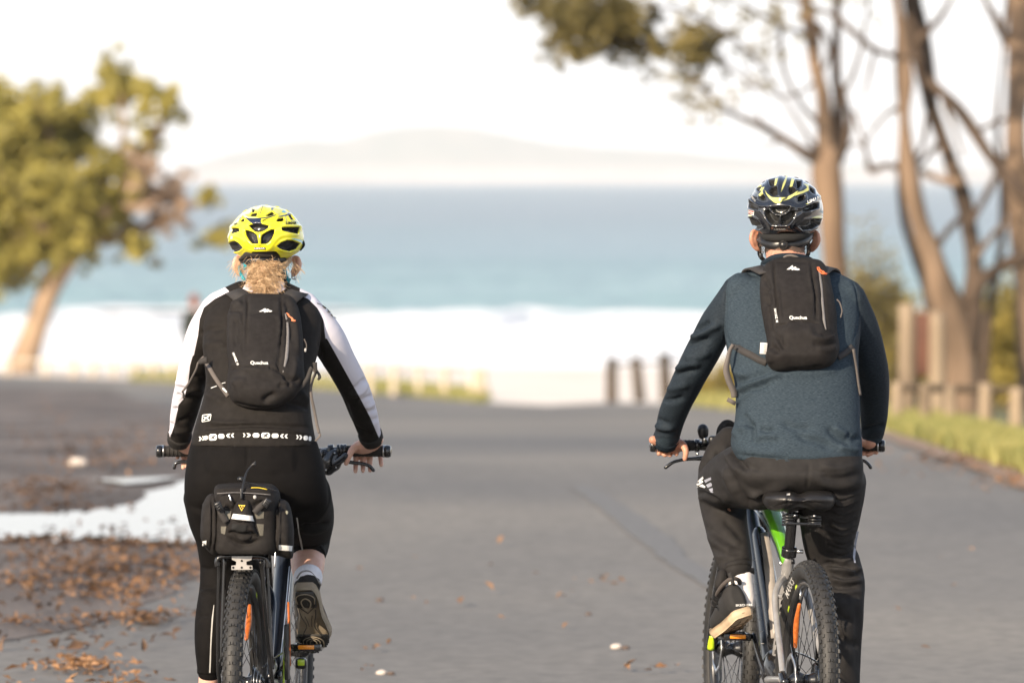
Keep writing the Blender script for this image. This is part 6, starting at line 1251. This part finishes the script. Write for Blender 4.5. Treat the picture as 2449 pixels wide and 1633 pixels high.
# body
hw = P(637, 606, 17.56)
RSb = [P(740, 1275, 17.76), P(738, 1310, 17.66), P(736, 1345, 17.56), P(736, 1380, 17.49), S(.17, 0, .088)]
bw = head_pieces(hw, .074, .095, .118) + [limb([P(637, 610, 17.55), P(637, 650, 17.52), P(637, 690, 17.47), P(637, 730, 17.45)], [.050, .052, .058, .075], 24, 5), sections([(595, 680, 700, 17.46, .05), (530, 740, 730, 17.44, .075), (515, 745, 800, 17.39, .09), (515, 725, 905, 17.33, .09), (495, 730, 1010, 17.28, .105), (475, 750, 1120, 17.26, .115), (480, 745, 1200, 17.27, .09)], 36, 4),
      limb(AL, [r_ * .74 for r_ in rw[:-1]] + [.026], 18, 4), limb(AR, [r_ * .74 for r_ in rw[:-1]] + [.026], 18, 4), limb(LL, [.075, .068, .055, .045], 20, 4), limb(LS + [P(498, 1650, 17.36)], [.045, .046, .046, .040, .033, .031], 20, 4), limb(RL, [.075, .068, .055, .048], 20, 4), limb(RSb, [.050, .052, .053, .043, .036], 26, 6),
      limb([P(498, 1650, 17.36), P(498, 1720, 17.40), P(502, 1745, 17.50)], [.031, .032, .022], 14, 3), limb([RSb[-1], S(.25, 0, .05), S(.5, 0, .036), S(.8, 0, .026)], [.032, .028, .024, .016], 14, 3)]
bw += ear(P(701, 634, 17.57), .95, 1) + ear(P(577, 634, 17.57), .95, -1)
w1 = P(887, 1050, 17.80); w2 = P(430, 1052, 17.80)
bw += [limb([P(887, 1040, 17.79), P(880, 1058, 17.82), P(868, 1070, 17.845), P(850, 1072, 17.85)], [.033, .031, .024, .017], 18, 5, flat=((0, 0, 1), .9)), limb([P(908, 1052, 17.80), P(895, 1062, 17.825), P(876, 1072, 17.835)], [.013, .019, .018], 14, 4)]
bw += hand(1, w1, [(850, 1068), (868, 1067), (885, 1066), (906, 1066)], [(850, 1127, 17.885), (868, 1126, 17.885), (885, 1125, 17.885), (912, 1112, 17.885)], [(848, 1070, 17.825), (835, 1090, 17.818), (828, 1108, 17.822)], 17.885, .020, .0080)
bw += [limb([P(430, 1042, 17.79), P(438, 1058, 17.82), P(450, 1070, 17.845), P(458, 1075, 17.85)], [.032, .030, .026, .020], 18, 5, flat=((0, 0, 1), .9))]
bw += hand(-1, w2, [(424, 1068), (440, 1068), (456, 1068), (470, 1068)], [(424, 1094, 17.885), (438, 1118, 17.885), (450, 1116, 17.885), (466, 1112, 17.885)], [(462, 1075, 17.825), (474, 1090, 17.82), (478, 1102, 17.82)], 17.885, .020, .0080)
bwo = obj('body', fuse(bw, .0034, 2), skinw, wom); eyes(hw, .074, .095, bwo)
# black gaiter and hair
obj('neck_gaiter', limb([P(637, 652, 17.515), P(637, 664, 17.50), P(637, 684, 17.475)], [.056, .060, .066], 28, 4, dome=False), hemd, wom)
har = M("blonde_hair_material", (.30, .17, .075), .45, col2=(.78, .56, .34), scale=60, ramp=(.3, .7))
harbase = M("dark_blonde_hair_material", (.20, .115, .055), .7, col2=(.36, .22, .12), scale=90)
hb = fuse([ell(P(634, 636, 17.470), (.050, .038, .024)), ell(P(632, 660, 17.430), (.028, .026, .032)), ell(P(627, 684, 17.402), (.022, .016, .022))], .004, 2); hb = rumple(hb, .004, 90, 3)
ho = obj('hair', hb, harbase, wom)
def curl(c0, d, ln, rad, turns, r0=.0011, n=16):
    pts = []; e1 = d.cross(Vector((0, 1, .2))).normalized(); e2 = d.cross(e1).normalized(); ph = random.uniform(0, 6.28)
    for i in range(n):
        t = i / (n - 1); a = ph + turns * 6.28 * t; q = rad * (.3 + .7 * t); pts.append(c0 + d * ln * t + e1 * math.cos(a) * q + e2 * math.sin(a) * q + Vector((0, 0, -.012 * t * t)))
    return limb(pts, [r0] * (n - 1) + [r0 * .3], 3, 1, dome=False)
cs = []
for _ in range(1500):
    t = random.random(); x = 632 + random.gauss(0, 1) * (15 - 6 * t); y = 627 + 64 * t + random.gauss(0, 3); Y0 = 17.435 - .055 * t - .010 * random.random() + abs(x - 632) * .0008
    d = Vector((random.gauss(0, .8), random.gauss(0, .25), random.gauss(-.55, .55))).normalized(); cs.append(curl(P(x, y, Y0), d, random.uniform(.02, .06), random.uniform(.004, .013), random.uniform(.5, 1.6), .00055, 14))
obj('curls', join(*cs), har, ho); cs = []
for _ in range(60):     # loose wisps at both sides
    s_ = random.choice((-1, -1, 1)); c0 = P(637 + s_ * random.uniform(50, 66), random.uniform(612, 640), 17.50 + random.random() * .04); cs.append(curl(c0, Vector((s_ * random.uniform(.1, .9), 0, -random.uniform(.1, 1))).normalized(), random.uniform(.02, .05), random.uniform(.002, .009), random.uniform(.2, .8), .0006))
for _ in range(380): # combed sides under the helmet rim
    s_ = random.choice((-1, 1)); cs.append(limb([P(637 + s_ * random.uniform(52, 62), 612 + random.uniform(-4, 14), 17.53), P(637 + s_ * random.uniform(40, 50), 626 + random.uniform(-4, 14), 17.485), P(637 + s_ * random.uniform(10, 34), 640 + random.uniform(-6, 16), 17.455)], [.0008, .0008, .0006], 3, 3, dome=False))
obj('wisps', join(*cs), har, ho)
# earring, sock, shoes
er = thing('earring', "small silver hoop earring in the woman's right ear", 'earring', P(706, 662, 17.57)); obj('hoop', tube([P(702, 656, 17.56), P(706, 662, 17.555), P(703, 668, 17.56), P(698, 664, 17.565), P(699, 657, 17.56)], .0018, 8, 4), metal_s, er); obj('bead', ell(P(706, 667, 17.555), (.0035, .0035, .0035), 10, 8), metal_s, er)
sk2 = limb([P(736, 1373, 17.50), P(737, 1384, 17.485), P(738, 1398, 17.475)], [.0440, .0445, .040], 32, 4, dome=False); obj('sock', sk2, M("white_ankle_sock_material", (.75, .74, .78), .9, bump=.5, bscale=500), wom)
def padz(t0, t1, wf0, wf1, mat, z=-.003, nm='sole_pad'):
    ts = np.linspace(t0, t1, 9); V = []
    for t in ts:
        for s_ in (-1, 1): V.append(S(t, s_ * half(t) * wf0, z)); V.append(S(t, s_ * half(t) * wf1 * 1.0, .004))
    Fc = []
    for i in range(8): a = i * 4; Fc += [(a, a + 2, a + 6, a + 4), (a, a + 4, a + 5, a + 1), (a + 2, a + 3, a + 7, a + 6)]
    Fc += [(0, 1, 3, 2), (32, 34, 35, 33)]; return obj(nm, (V, Fc), mat, wsole)
padz(.03, .27, .78, .84, sold, -.0045, 'heel_pad'); padz(.74, .97, .80, .88, sold, -.0045, 'toe_pad')
def ridge_(pts, r, m_): obj('tread_line', tube([S(t, x, -.006) for t, x in pts], r, 6, 4), m_, wsole)
ridge_([(.20, -.026), (.10, -.028), (.045, -.012), (.045, .012), (.10, .028), (.20, .026)], .0016, solb)
ridge_([(.32, 0), (.24, -.012), (.16, -.014), (.11, 0), (.16, .014), (.24, .012), (.32, 0)], .0022, solb); ridge_([(.24, 0), (.20, -.005), (.17, 0), (.20, .005), (.24, 0)], .0016, sold)
ridge_([(.36, 0), (.26, -.022), (.22, -.030)], .0016, sold); ridge_([(.36, 0), (.26, .022), (.22, .030)], .0016, sold)
ridge_([(.30, -.026), (.42, -.022), (.56, -.012), (.66, -.020), (.78, -.036)], .0018, sold); ridge_([(.30, .026), (.42, .022), (.56, .012), (.66, .020), (.78, .036)], .0018, sold)
ridge_([(.40, -.012), (.50, -.006), (.58, -.004)], .0014, sold); ridge_([(.40, .012), (.50, .006), (.58, .004)], .0014, sold)
for q in (.030, .020, .010): ridge_([(.95, -q), (.82 + (.03 - q) * 1.5, -q), (.76 + (.03 - q) * 3, 0), (.82 + (.03 - q) * 1.5, q), (.95, q)], .0014, solb)
for k in range(6):
    for s_ in (-1, 1): obj('tread_lug', rbox(S(.76 + k * .035, s_ * half(.76 + k * .035) * .90, -.003), (.010, .005, .006), Matrix((fr[1], fr[0], fr[2])).transposed(), .2, 1), sold, wsole)
obj('heel_trim', tube([S(.02, -.028, .055), S(-.03, -.012, .068), S(-.03, .012, .070), S(.02, .030, .058), S(.1, .045, .045)], .0028, 8, 4), M("grey_shoe_trim_material", (.22, .21, .20), .6), wsh)
build_shoe(P(498, 1776, 17.36), P(504, 1782, 17.62), -1, wom, upm, solb)
# one strap of the right sleeve cuff
# ---- backpack
wo = Z1([(860, 972), (900, 955), (1010, 950), (1220, 955), (1310, 975), (1372, 1055), (1402, 1150), (1425, 1330), (1432, 1500)]) + Z2([(1432, 240), (1445, 420), (1420, 480), (1360, 580), (1270, 640), (1160, 690), (1040, 706), (900, 692), (790, 645), (735, 560), (718, 440), (728, 300), (715, 150)]) + Z1([(715, 1400), (716, 1200), (730, 1110), (770, 1040), (820, 995)])
ws_ = [(Ja((905, 965), (910, 1060), (905, 1150), (895, 1300), (890, 1480)), 2.2, -.005), (Ja((870, 1120), (855, 1300), (860, 1500)), 2.4, -.004), (Ja((1228, 965), (1225, 1060), (1235, 1200), (1225, 1350), (1215, 1560)), 2.4, -.006), (Ja((1180, 1130), (1210, 1200), (1215, 1400)), 4, .003), (Ja((905, 1140), (1000, 1135), (1120, 1130), (1230, 1128)), 2.0, -.003), (Ja((730, 1110), (800, 1100), (870, 1120)), 3, -.004), (Ja((790, 1150), (780, 1300), (790, 1450)), 5, -.005), (Ja((760, 1080), (800, 1040), (860, 1060)), 5, .005), (Ja((800, 1200), (830, 1300), (825, 1450)), 5, -.005), (Ja((1260, 1000), (1290, 1100), (1260, 1180)), 5, -.005), (Ja((1300, 1200), (1330, 1300), (1310, 1400)), 5, -.004), (Ja((1350, 1180), (1375, 1350), (1385, 1500)), 5, .003), (Ja((1270, 1130), (1285, 1300), (1280, 1500)), 3.5, -.003),
       (J((850, 300), (950, 298), (1080, 305), (1180, 330), (1250, 375)), 2.2, -.006), (J((750, 320), (780, 310), (850, 298)), 3, -.006), (J((830, 330), (950, 325), (1100, 340), (1200, 370)), 7, .005), (J((1210, 200), (1200, 300), (1250, 370)), 3, -.005), (J((1250, 380), (1290, 430), (1320, 500)), 5, -.007), (J((1290, 400), (1350, 430), (1400, 420)), 5, -.006), (J((1230, 460), (1290, 450), (1340, 480)), 4, .006), (J((1200, 500), (1230, 470), (1280, 460)), 4, -.005), (J((1060, 640), (1100, 590), (1180, 560)), 7, -.006), (J((790, 640), (900, 670), (1040, 690), (1160, 675)), 2.2, -.005), (J((760, 470), (820, 440), (900, 450)), 8, .004), (J((1330, 420), (1350, 330), (1360, 200)), 6, .004)]
wp, wpb, wpt = backpack("charcoal backpack with white zigzag logo worn by the woman in the jersey", wo, lambda y: backw(y) + .004, lambda y: float(np.interp(y, [700, 760, 860, 930, 980], [.045, .075, .080, .105, .09])), ws_, P(636, 978, 17.15), 33)
Yw = 17.20
obj('zip', ribbon([onto(wpt, x, y, .0015, Yw) for x, y in Z1([(1265, 1135), (1285, 1250), (1285, 1400), (1275, 1540)]) + Z2([(1265, 260), (1242, 355)])], [.005, .0075, .009, .010, .008, .003], .003), zipm, wpb)
obj('logo', decal(Ja((1014, 1118), (1040, 1105), (1072, 1086), (1084, 1092), (1082, 1100), (1100, 1092), (1110, 1098), (1114, 1106), (1128, 1106), (1142, 1114), (1128, 1120), (1112, 1120), (1106, 1116), (1094, 1124), (1086, 1118), (1076, 1126), (1064, 1124), (1062, 1112), (1040, 1118)), wpt, Yw, .0022), printw, wpb, smooth=False)
obj('lettering', text('Quechua', *J((1019, 265))[0], 8.2, wpt, Yw, off=.0026, sx=1.02, bold=.02), printw, wpb, smooth=False)
obj('lettering', text('NH100Z 10', *J((796, 228))[0], 5.2, wpt, Yw, rot=-math.radians(68), off=.0026, sx=.9, bold=.03), printw, wpb, smooth=False)
for o_ in ([(1274, 1132), (1296, 1145), (1300, 1165), (1325, 1175), (1340, 1195), (1358, 1200), (1350, 1208), (1320, 1200)], [(1285, 1150), (1312, 1168), (1335, 1205)]): obj('zip_cord', tube([onto(wpt, x, y, .004, Yw) for x, y in Z1(o_)], .0018, 7, 4), M("faded_orange_cord_material", (.70, .22, .10), .6), wpb)
obj('haul_loop', tube([P(x, y, 17.40) for x, y in Z1([(1120, 955), (1125, 905), (1150, 900), (1155, 950)])], .0035, 8, 4), strapm, wp)
obj('cord_loop', tube([P(x, y, 17.20) for x, y in Z1([(1440, 1375), (1460, 1420), (1462, 1460), (1450, 1490), (1445, 1470)])], .0020, 6, 4), strapm, wp); obj('toggle', ell(P(*Z1([(1452, 1478)])[0], 17.198), (.0035, .0035, .006), 10, 8), printg, wp)
obj('shoulder_strap', ribbon([P(585, 718, 17.34), P(572, 706, 17.36), P(558, 698, 17.40), P(545, 700, 17.48)], [.050, .052, .046, .040], .006, face=(0, -.8, .6)), strapd, wp)
obj('shoulder_strap', ribbon([P(690, 718, 17.34), P(702, 706, 17.36), P(716, 700, 17.40), P(728, 704, 17.48)], [.050, .052, .046, .040], .006, face=(0, -.8, .6)), strapd, wp)
st_t = jt
obj('lower_strap', ribbon(hug(J((500, 225), (545, 300), (590, 380), (650, 470), (725, 575)), .005, 17.2), .0125, .0025), strapm, wp)
obj('strap_print', decal(J((672, 498), (690, 502), (718, 535), (712, 545), (690, 525), (676, 512)), jt, 17.2, .0075), printw, wp, smooth=False)
obj('strap_anchor', ribbon([P(x, y, 17.24) for x, y in Z2([(455, 270), (480, 250), (530, 240)])], [.012, .018, .022], .004), strapd, wp)
obj('strap_end', ribbon([P(x, y, 17.30) for x, y in Z2([(500, 205), (450, 260), (430, 320), (390, 400), (350, 470), (300, 535)])], .0065, .0022, face=(.4, -1, 0)), strapm, wp); obj('strap_end', ribbon([P(x, y, 17.30) for x, y in Z2([(295, 530), (310, 555), (308, 600)])], .005, .003, face=(.4, -1, 0)), strapd, wp)
obj('lower_strap', ribbon([P(x, y, 17.16) for x, y in Z2([(1350, 545), (1420, 480), (1470, 410), (1500, 330), (1515, 310)])], .0125, .0025), strapd, wp)
obj('strap_end', ribbon([P(x, y, 17.19) for x, y in Z2([(1520, 320), (1545, 360), (1520, 420), (1503, 500), (1508, 580), (1525, 660), (1545, 760), (1560, 840), (1582, 925)])], .0085, .0022, face=(.2, -1, 0)), strapm, wp)
obj('strap_end', ribbon([P(x, y, 17.19) for x, y in Z2([(1585, 925), (1590, 945), (1565, 975), (1545, 998)])], .006, .003), strapm, wp); obj('strap_end', ribbon([P(x, y, 17.19) for x, y in Z2([(1540, 260), (1550, 330), (1578, 370), (1585, 400), (1570, 425)])], [.014, .010, .008, .010, .006], .003), strapd, wp)

# ---- helmet
wv_ = [Z8([(498, 458), (560, 440), (620, 432), (700, 438), (803, 462), (790, 490), (740, 525), (680, 552), (640, 558), (590, 545), (540, 505)]), Z8([(430, 524), (470, 530), (560, 560), (610, 600), (632, 680), (636, 740), (545, 738), (500, 690), (450, 610)]), Z8([(893, 518), (890, 570), (850, 660), (800, 720), (762, 742), (683, 742), (684, 650), (700, 600), (760, 560), (840, 520)]),
       Z8([(1003, 490), (1100, 485), (1265, 484), (1268, 520), (1255, 584), (1150, 565), (1060, 545), (1010, 530)]), Z8([(235, 500), (338, 500), (342, 545), (270, 565), (215, 590)]), Z8([(932, 778), (1000, 720), (1090, 688), (1180, 690), (1288, 738), (1230, 820), (1130, 856), (1040, 840), (970, 810)]), Z8([(176, 745), (210, 710), (270, 698), (330, 730), (394, 798), (340, 845), (280, 866), (215, 862), (185, 800)]),
       Z8([(525, 300), (545, 265), (620, 255), (612, 316), (530, 315)]), Z8([(755, 312), (800, 275), (860, 240), (886, 270), (860, 300), (800, 314)]), Z8([(922, 385), (950, 350), (1030, 335), (1042, 370), (1000, 388), (940, 390)]), Z8([(360, 398), (375, 365), (400, 340), (426, 380), (410, 398)]), Z8([(1105, 290), (1140, 285), (1195, 362), (1150, 360)]), Z8([(545, 200), (580, 195), (575, 245), (545, 250)])]
wr_ = [(Z8([(222, 470), (300, 475), (400, 440), (500, 440), (620, 425), (740, 430), (860, 460), (1000, 470), (1150, 465), (1300, 480)]), 7, .005), (Z8([(180, 640), (300, 620), (400, 680), (480, 800), (600, 850), (720, 850), (820, 800), (900, 680), (1000, 600), (1200, 610)]), 8, .005), (Z8([(660, 560), (660, 650), (660, 740)]), 4, .004), (Z8([(700, 150), (680, 300)]), 9, .005), (Z8([(420, 300), (520, 340), (660, 350), (800, 340), (930, 290)]), 6, .004)]
V, Fc, fv, px, hc3 = helmet_geo(637, 573, 17.55, .1165, .140, .104, .078, wv_, wr_, ([0, 19, 21, 38, 52, 72, 95, 120, 180], [-.034, -.035, -.037, -.060, -.060, -.042, -.026, -.012, .004]))
drk = [Z8([(400, 290), (440, 335), (520, 350), (600, 352), (700, 345), (800, 330), (860, 312), (930, 288), (900, 312), (820, 345), (690, 362), (680, 400), (700, 440), (560, 440), (510, 400), (450, 350)]), Z8([(915, 330), (1000, 300), (1090, 280), (1100, 245), (1130, 265), (1140, 300), (1060, 310), (1000, 325)]), Z8([(335, 370), (345, 330), (400, 300), (395, 320), (350, 370)]), Z8([(545, 195), (585, 195), (570, 235), (545, 240)]), Z8([(705, 170), (715, 170), (672, 300), (664, 290)]), Z8([(845, 175), (885, 175), (860, 225), (835, 215)])]
wht_highlight = [Z8([(180, 640), (220, 470), (300, 370), (420, 250), (560, 180), (700, 145), (830, 145), (870, 175), (720, 170), (650, 200), (560, 230), (500, 260), (440, 300), (500, 335), (620, 345), (640, 350), (560, 352), (440, 340), (405, 300), (340, 380), (260, 450), (215, 560), (190, 660)])]  # pale graphic with the upper left highlight painted into the shell colour
tea = [Z8([(1130, 655), (1200, 658), (1300, 675), (1340, 700), (1330, 750), (1295, 715), (1240, 690), (1180, 672)]), Z8([(1000, 245), (1030, 215), (1075, 240), (1055, 255)]), Z8([(1010, 425), (1075, 418), (1078, 424), (1015, 432)]), Z8([(1225, 400), (1260, 405), (1285, 440), (1240, 425)])]
rear_ = V[:, 1] < hc3.y + .06
att = {'vent': fv * 1.2, 'dark': np.where(rear_, field(px, drk), -20) * .8, 'white': np.where(rear_, field(px, wht_highlight), -20) * .35, 'teal': np.where(rear_, field(px, tea), -20) * .8}
hwm = M("yellow_gloss_helmet_material", (.70, .66, .012), .25, col2=(.74, .70, .02), scale=10, coat=.8, masks=[("white", (.66, .70, .42), .2), ("dark", (.012, .018, .045), .2), ("teal", (.02, .33, .42), .3), ("vent", (.010, .009, .009), .9)])
wh_ = thing('helmet', "bright yellow vented helmet on the woman's head", 'helmet', P(637, 612, 17.55)); whs = obj('shell', (V, Fc), hwm, wh_, attrs=att); wht_ = bvh(whs)
obj('lettering', text('LIMAR', *Z8([(1150, 416)])[0], 6.2, wht_, 17.44, rot=-math.radians(0), off=.0026, sx=1.05, shear=.2, bold=.04), hemd, whs, smooth=False); obj('lettering', text('LIMAR', *Z8([(285, 430)])[0], 4.6, wht_, 17.46, rot=math.radians(22), off=.0026, sx=.5, bold=.04), hemd, whs, smooth=False)
bd_ = obj('badge', decal(Z8([(572, 795), (748, 793), (750, 830), (570, 832)]), wht_, 17.42, .0025), hemd, whs, smooth=False); obj('lettering', text('LIMAR', *Z8([(658, 812)])[0], 3.2, wht_, 17.42, off=.0045, sx=2.0, bold=.03), printw, bd_, smooth=False)
obj('sticker', decal(Z8([(205, 620), (240, 618), (236, 660), (198, 668)]), wht_, 17.46, .0026), M("pink_sticker_material", (.70, .42, .45), .5), whs, smooth=False)
for k in range(8): obj('hatch_line', decal(Z8([(690 + 16 * k, 398 - 9 * k), (694 + 16 * k, 398 - 9 * k), (722 + 12 * k, 362 - 4 * k), (718 + 12 * k, 360 - 4 * k)]), wht_, 17.44, .002), hemd, whs, smooth=False)
blk = M("helmet_foam_material", (.022, .018, .016), .9)
obj('liner_edge', limb([P(*q, Yq) for q, Yq in zip(Z8([(350, 985), (430, 935), (505, 892), (660, 885), (830, 892), (930, 930), (1060, 975)]), (17.48, 17.462, 17.446, 17.441, 17.446, 17.462, 17.48))], [.004, .009, .013, .014, .013, .009, .004], 16, 5), blk, wh_)
obj('retention_band', limb([P(*q, Yq) for q, Yq in zip(Z8([(400, 990), (520, 1005), (660, 1010), (800, 1005), (980, 985), (1040, 1000)]), (17.49, 17.465, 17.455, 17.457, 17.475, 17.50))], [.012, .019, .022, .021, .015, .010], 14, 4, flat=((0, 1, 0), .5)), blackp, wh_)
dl = obj('dial', tube([P(*Z8([(740, 1035)])[0], 17.448), P(*Z8([(740, 1035)])[0], 17.436)], .011, 20, 1), blackp, wh_)
obj('side_clip', limb([P(*q, 17.53) for q in Z8([(1335, 700), (1345, 760), (1300, 835)])], [.004, .005, .003], 10, 3), hemd, wh_)
tls = M("teal_strap_material", (.02, .26, .32), .7, bump=.5, bscale=900)
for pts, Ys in (([(430, 1040), (432, 1090), (425, 1140)], (17.47, 17.475, 17.49)), ([(470, 1045), (445, 1090), (430, 1140)], (17.466, 17.47, 17.48)), ([(895, 1040), (960, 1085), (1020, 1150), (1060, 1220), (1085, 1300)], (17.46, 17.47, 17.485, 17.50, 17.51)), ([(1040, 1060), (1058, 1180), (1090, 1300), (1080, 1440)], (17.50, 17.505, 17.51, 17.53)), ([(345, 1080), (355, 1180), (400, 1270), (430, 1310)], (17.53, 17.52, 17.51, 17.51)), ([(1130, 1275), (1105, 1340), (1075, 1440)], (17.53, 17.53, 17.53))):
    obj('strap', ribbon([P(*q, Yq) for q, Yq in zip(Z8(pts), Ys)], .010, .0022, face=(0, -1, 0)), tls, wh_)

# ---- bag on the rear rack
bagm = M("charcoal_bag_fabric_material", wear=.12, col=(.0110, .0095, .0090), rough=.8, col2=(.017, .0148, .014), scale=50, bump=.8, bscale=800, spec=.18)
meshm = M("bag_mesh_material", (.04, .035, .028), .6, col2=(.14, .13, .10), scale=900)
bag = thing('rack_bag', "black rear rack bag with side pockets, reflective strip and yellow triangle badge", 'bag', P(594, 1322, 16.95))
T = lambda *p: Z3(p)
bx = fuse([sections([(520, 650, 1158, 16.97, .10), (514, 658, 1164, 16.96, .125), (512, 668, 1180, 16.955, .13), (514, 672, 1230, 16.95, .13), (512, 672, 1300, 16.95, .13), (520, 664, 1320, 16.95, .12)], 48, 4, 3.6)], .005, 3)
bx = emboss(bx, [(T((365, 130), (500, 122), (650, 128), (790, 160)), 1.8, -.004), (T((362, 148), (500, 142), (650, 150), (800, 178)), 1.8, -.004), (T((380, 108), (500, 100), (650, 104), (780, 130)), 1.8, -.003), (T((430, 250), (480, 280), (520, 220)), 4, -.006), (T((640, 250), (680, 230), (740, 240)), 4, -.006), (T((440, 480), (560, 540), (700, 500)), 5, -.006)])
bxo = obj('main_compartment', rumple(bx, .0012, 30, 4), bagm, bag)
for nm, ol, dep in (('side_pocket', T((262, 235), (300, 172), (345, 158), (378, 200), (380, 400), (378, 600), (312, 592), (252, 500), (250, 380)), .085), ('side_pocket', T((792, 205), (850, 195), (905, 228), (935, 330), (946, 450), (940, 600), (920, 640), (840, 620), (762, 598), (780, 400)), .095)):
    pk = rumple(emboss(pillow(ol, 16.93, dep, 2.3, 16, 110, back=.12), [(T((330, 180), (335, 400), (318, 590)), 2, -.005), (T((345, 180), (352, 400), (340, 590)), 2, .003), (T((825, 200), (815, 400), (800, 600)), 2, -.005), (T((842, 205), (838, 400), (826, 600)), 2, .004)]), .0016, 30, 8); obj(nm, pk, bagm, bag)
pch = emboss(pillow(T((525, 205), (598, 200), (622, 240), (648, 330), (664, 410), (690, 478), (640, 490), (565, 506), (500, 480), (440, 455), (448, 400), (478, 330), (500, 250)), 16.835, .045, 2.2, 16, 110, back=.05), [(T((440, 440), (520, 470), (600, 470), (680, 460)), 5, -.007), (T((470, 460), (560, 490), (640, 478)), 3, .005), (T((478, 360), (560, 372), (650, 375)), 2, -.003)])
pco = obj('rear_pouch', rumple(pch, .0014, 30, 6), bagm, bag); pt = bvh(pco)
obj('mesh_panel', decal([T((432, 285), (478, 285), (470, 340), (440, 370), (430, 330)), T((645, 285), (722, 290), (720, 340), (665, 345)), T((665, 380), (720, 385), (715, 470), (690, 470)), T((400, 400), (440, 400), (430, 460), (400, 450))], bvh(bxo), 16.83, .002), meshm, bag, smooth=False)
obj('reflective_strip', decal(T((490, 306), (648, 323), (652, 362), (478, 342)), pt, 16.80, .0035), printw, pco, smooth=False)
obj('patch', decal(T((482, 382), (592, 390), (586, 446), (478, 434)), pt, 16.80, .003), hemd, pco, smooth=False)
yb = obj('triangle_badge', decal(T((530, 240), (582, 242), (554, 286)), pt, 16.80, .004), M("yellow_badge_material", (.80, .55, .06), .5), pco, smooth=False)
for x, y in T((546, 252), (564, 253), (554, 266)): obj('badge_dot', tube([onto(pt, x, y, .006, 16.8), onto(pt, x, y, .004, 16.8)], .0028, 10, 1), hemd, yb)
for q in ([(260, 512), (292, 505), (290, 540), (262, 548)], [(832, 538), (934, 546), (930, 584), (832, 578)]): obj('reflective_patch', decal(T(*q), bvh([o for o in bag.children if o.name.startswith('side_pocket')][0 if q[0][0] < 500 else 1]), 16.86, .003), printw, bag, smooth=False)
obj('small_badge', decal(T((884, 282), (900, 286), (902, 300), (892, 312), (884, 300)), bvh([o for o in bag.children if o.name.startswith('side_pocket')][1]), 16.86, .003), M("tan_badge_material", (.55, .48, .30), .6), bag, smooth=False)
for x, y, a_ in ((384, 250, .45), (740, 226, -.6)):
    c_ = P(*T((x, y))[0], 16.80); bkl = obj('buckle', rbox(c_, (.020, .012, .026), Matrix.Rotation(-a_, 3, 'Y'), .3), blackp, bag)
    for k in (-1, 0, 1): obj('buckle_bar', rbox(c_ + Matrix.Rotation(-a_, 3, 'Y') @ Vector((0, -.007, .007 * k)), (.017, .004, .0024), Matrix.Rotation(-a_, 3, 'Y'), .3, 1), metal_k, bkl)
obj('bag_strap', ribbon([P(*q, 16.812) for q in T((395, 280), (405, 310), (440, 370))], .018, .003), strapd, bag); obj('bag_strap', ribbon([P(*q, 16.812) for q in T((750, 210), (690, 255), (650, 300))], .018, .003), strapd, bag)
obj('yellow_piping', tube([P(*q, 16.835) for q in T((625, 112), (680, 112), (745, 124))], .0014, 6, 4), M("yellow_piping_material", (.75, .55, .03), .5), bag)
obj('zip', tube([P(*q, 16.822) for q in T((370, 155), (500, 148), (650, 154), (770, 164))], .0014, 6, 4), zipm, bag)
for x, y, x2, y2 in ((462, 165, 474, 205), (548, 120, 552, 190), (806, 595, 800, 700)): obj('zip_pull', limb([P(*T((x, y))[0], 16.815), P(*T((x2, y2))[0], 16.812)], [.0020, .0034], 8, 3), metal_s if x != 548 else blackp, bag)
obj('cord_stop', ell(P(*T((653, 182))[0], 16.80), (.0050, .004, .0058), 12, 8), printg, bag); obj('cord_stop', ell(P(*T((552, 48))[0], 16.88), (.012, .008, .008), 12, 8), blackp, bag)
obj('elastic_cord', tube([P(*q, Yq) for q, Yq in zip(Z2([(855, 1540), (862, 1440), (880, 1360), (900, 1290), (940, 1235), (985, 1190)]), (16.82, 16.83, 16.85, 16.87, 16.88, 16.88))], .0026, 8, 5), blackp, bag)
obj('cord_knot', ell(P(*Z2([(972, 1215)])[0], 16.88), (.005, .005, .006), 10, 8), blackp, bag); obj('elastic_cord', tube([P(*q, 16.87) for q in Z2([(820, 1350), (900, 1385), (980, 1400), (1080, 1430), (1200, 1470)])], .002, 6, 4), blackp, bag)
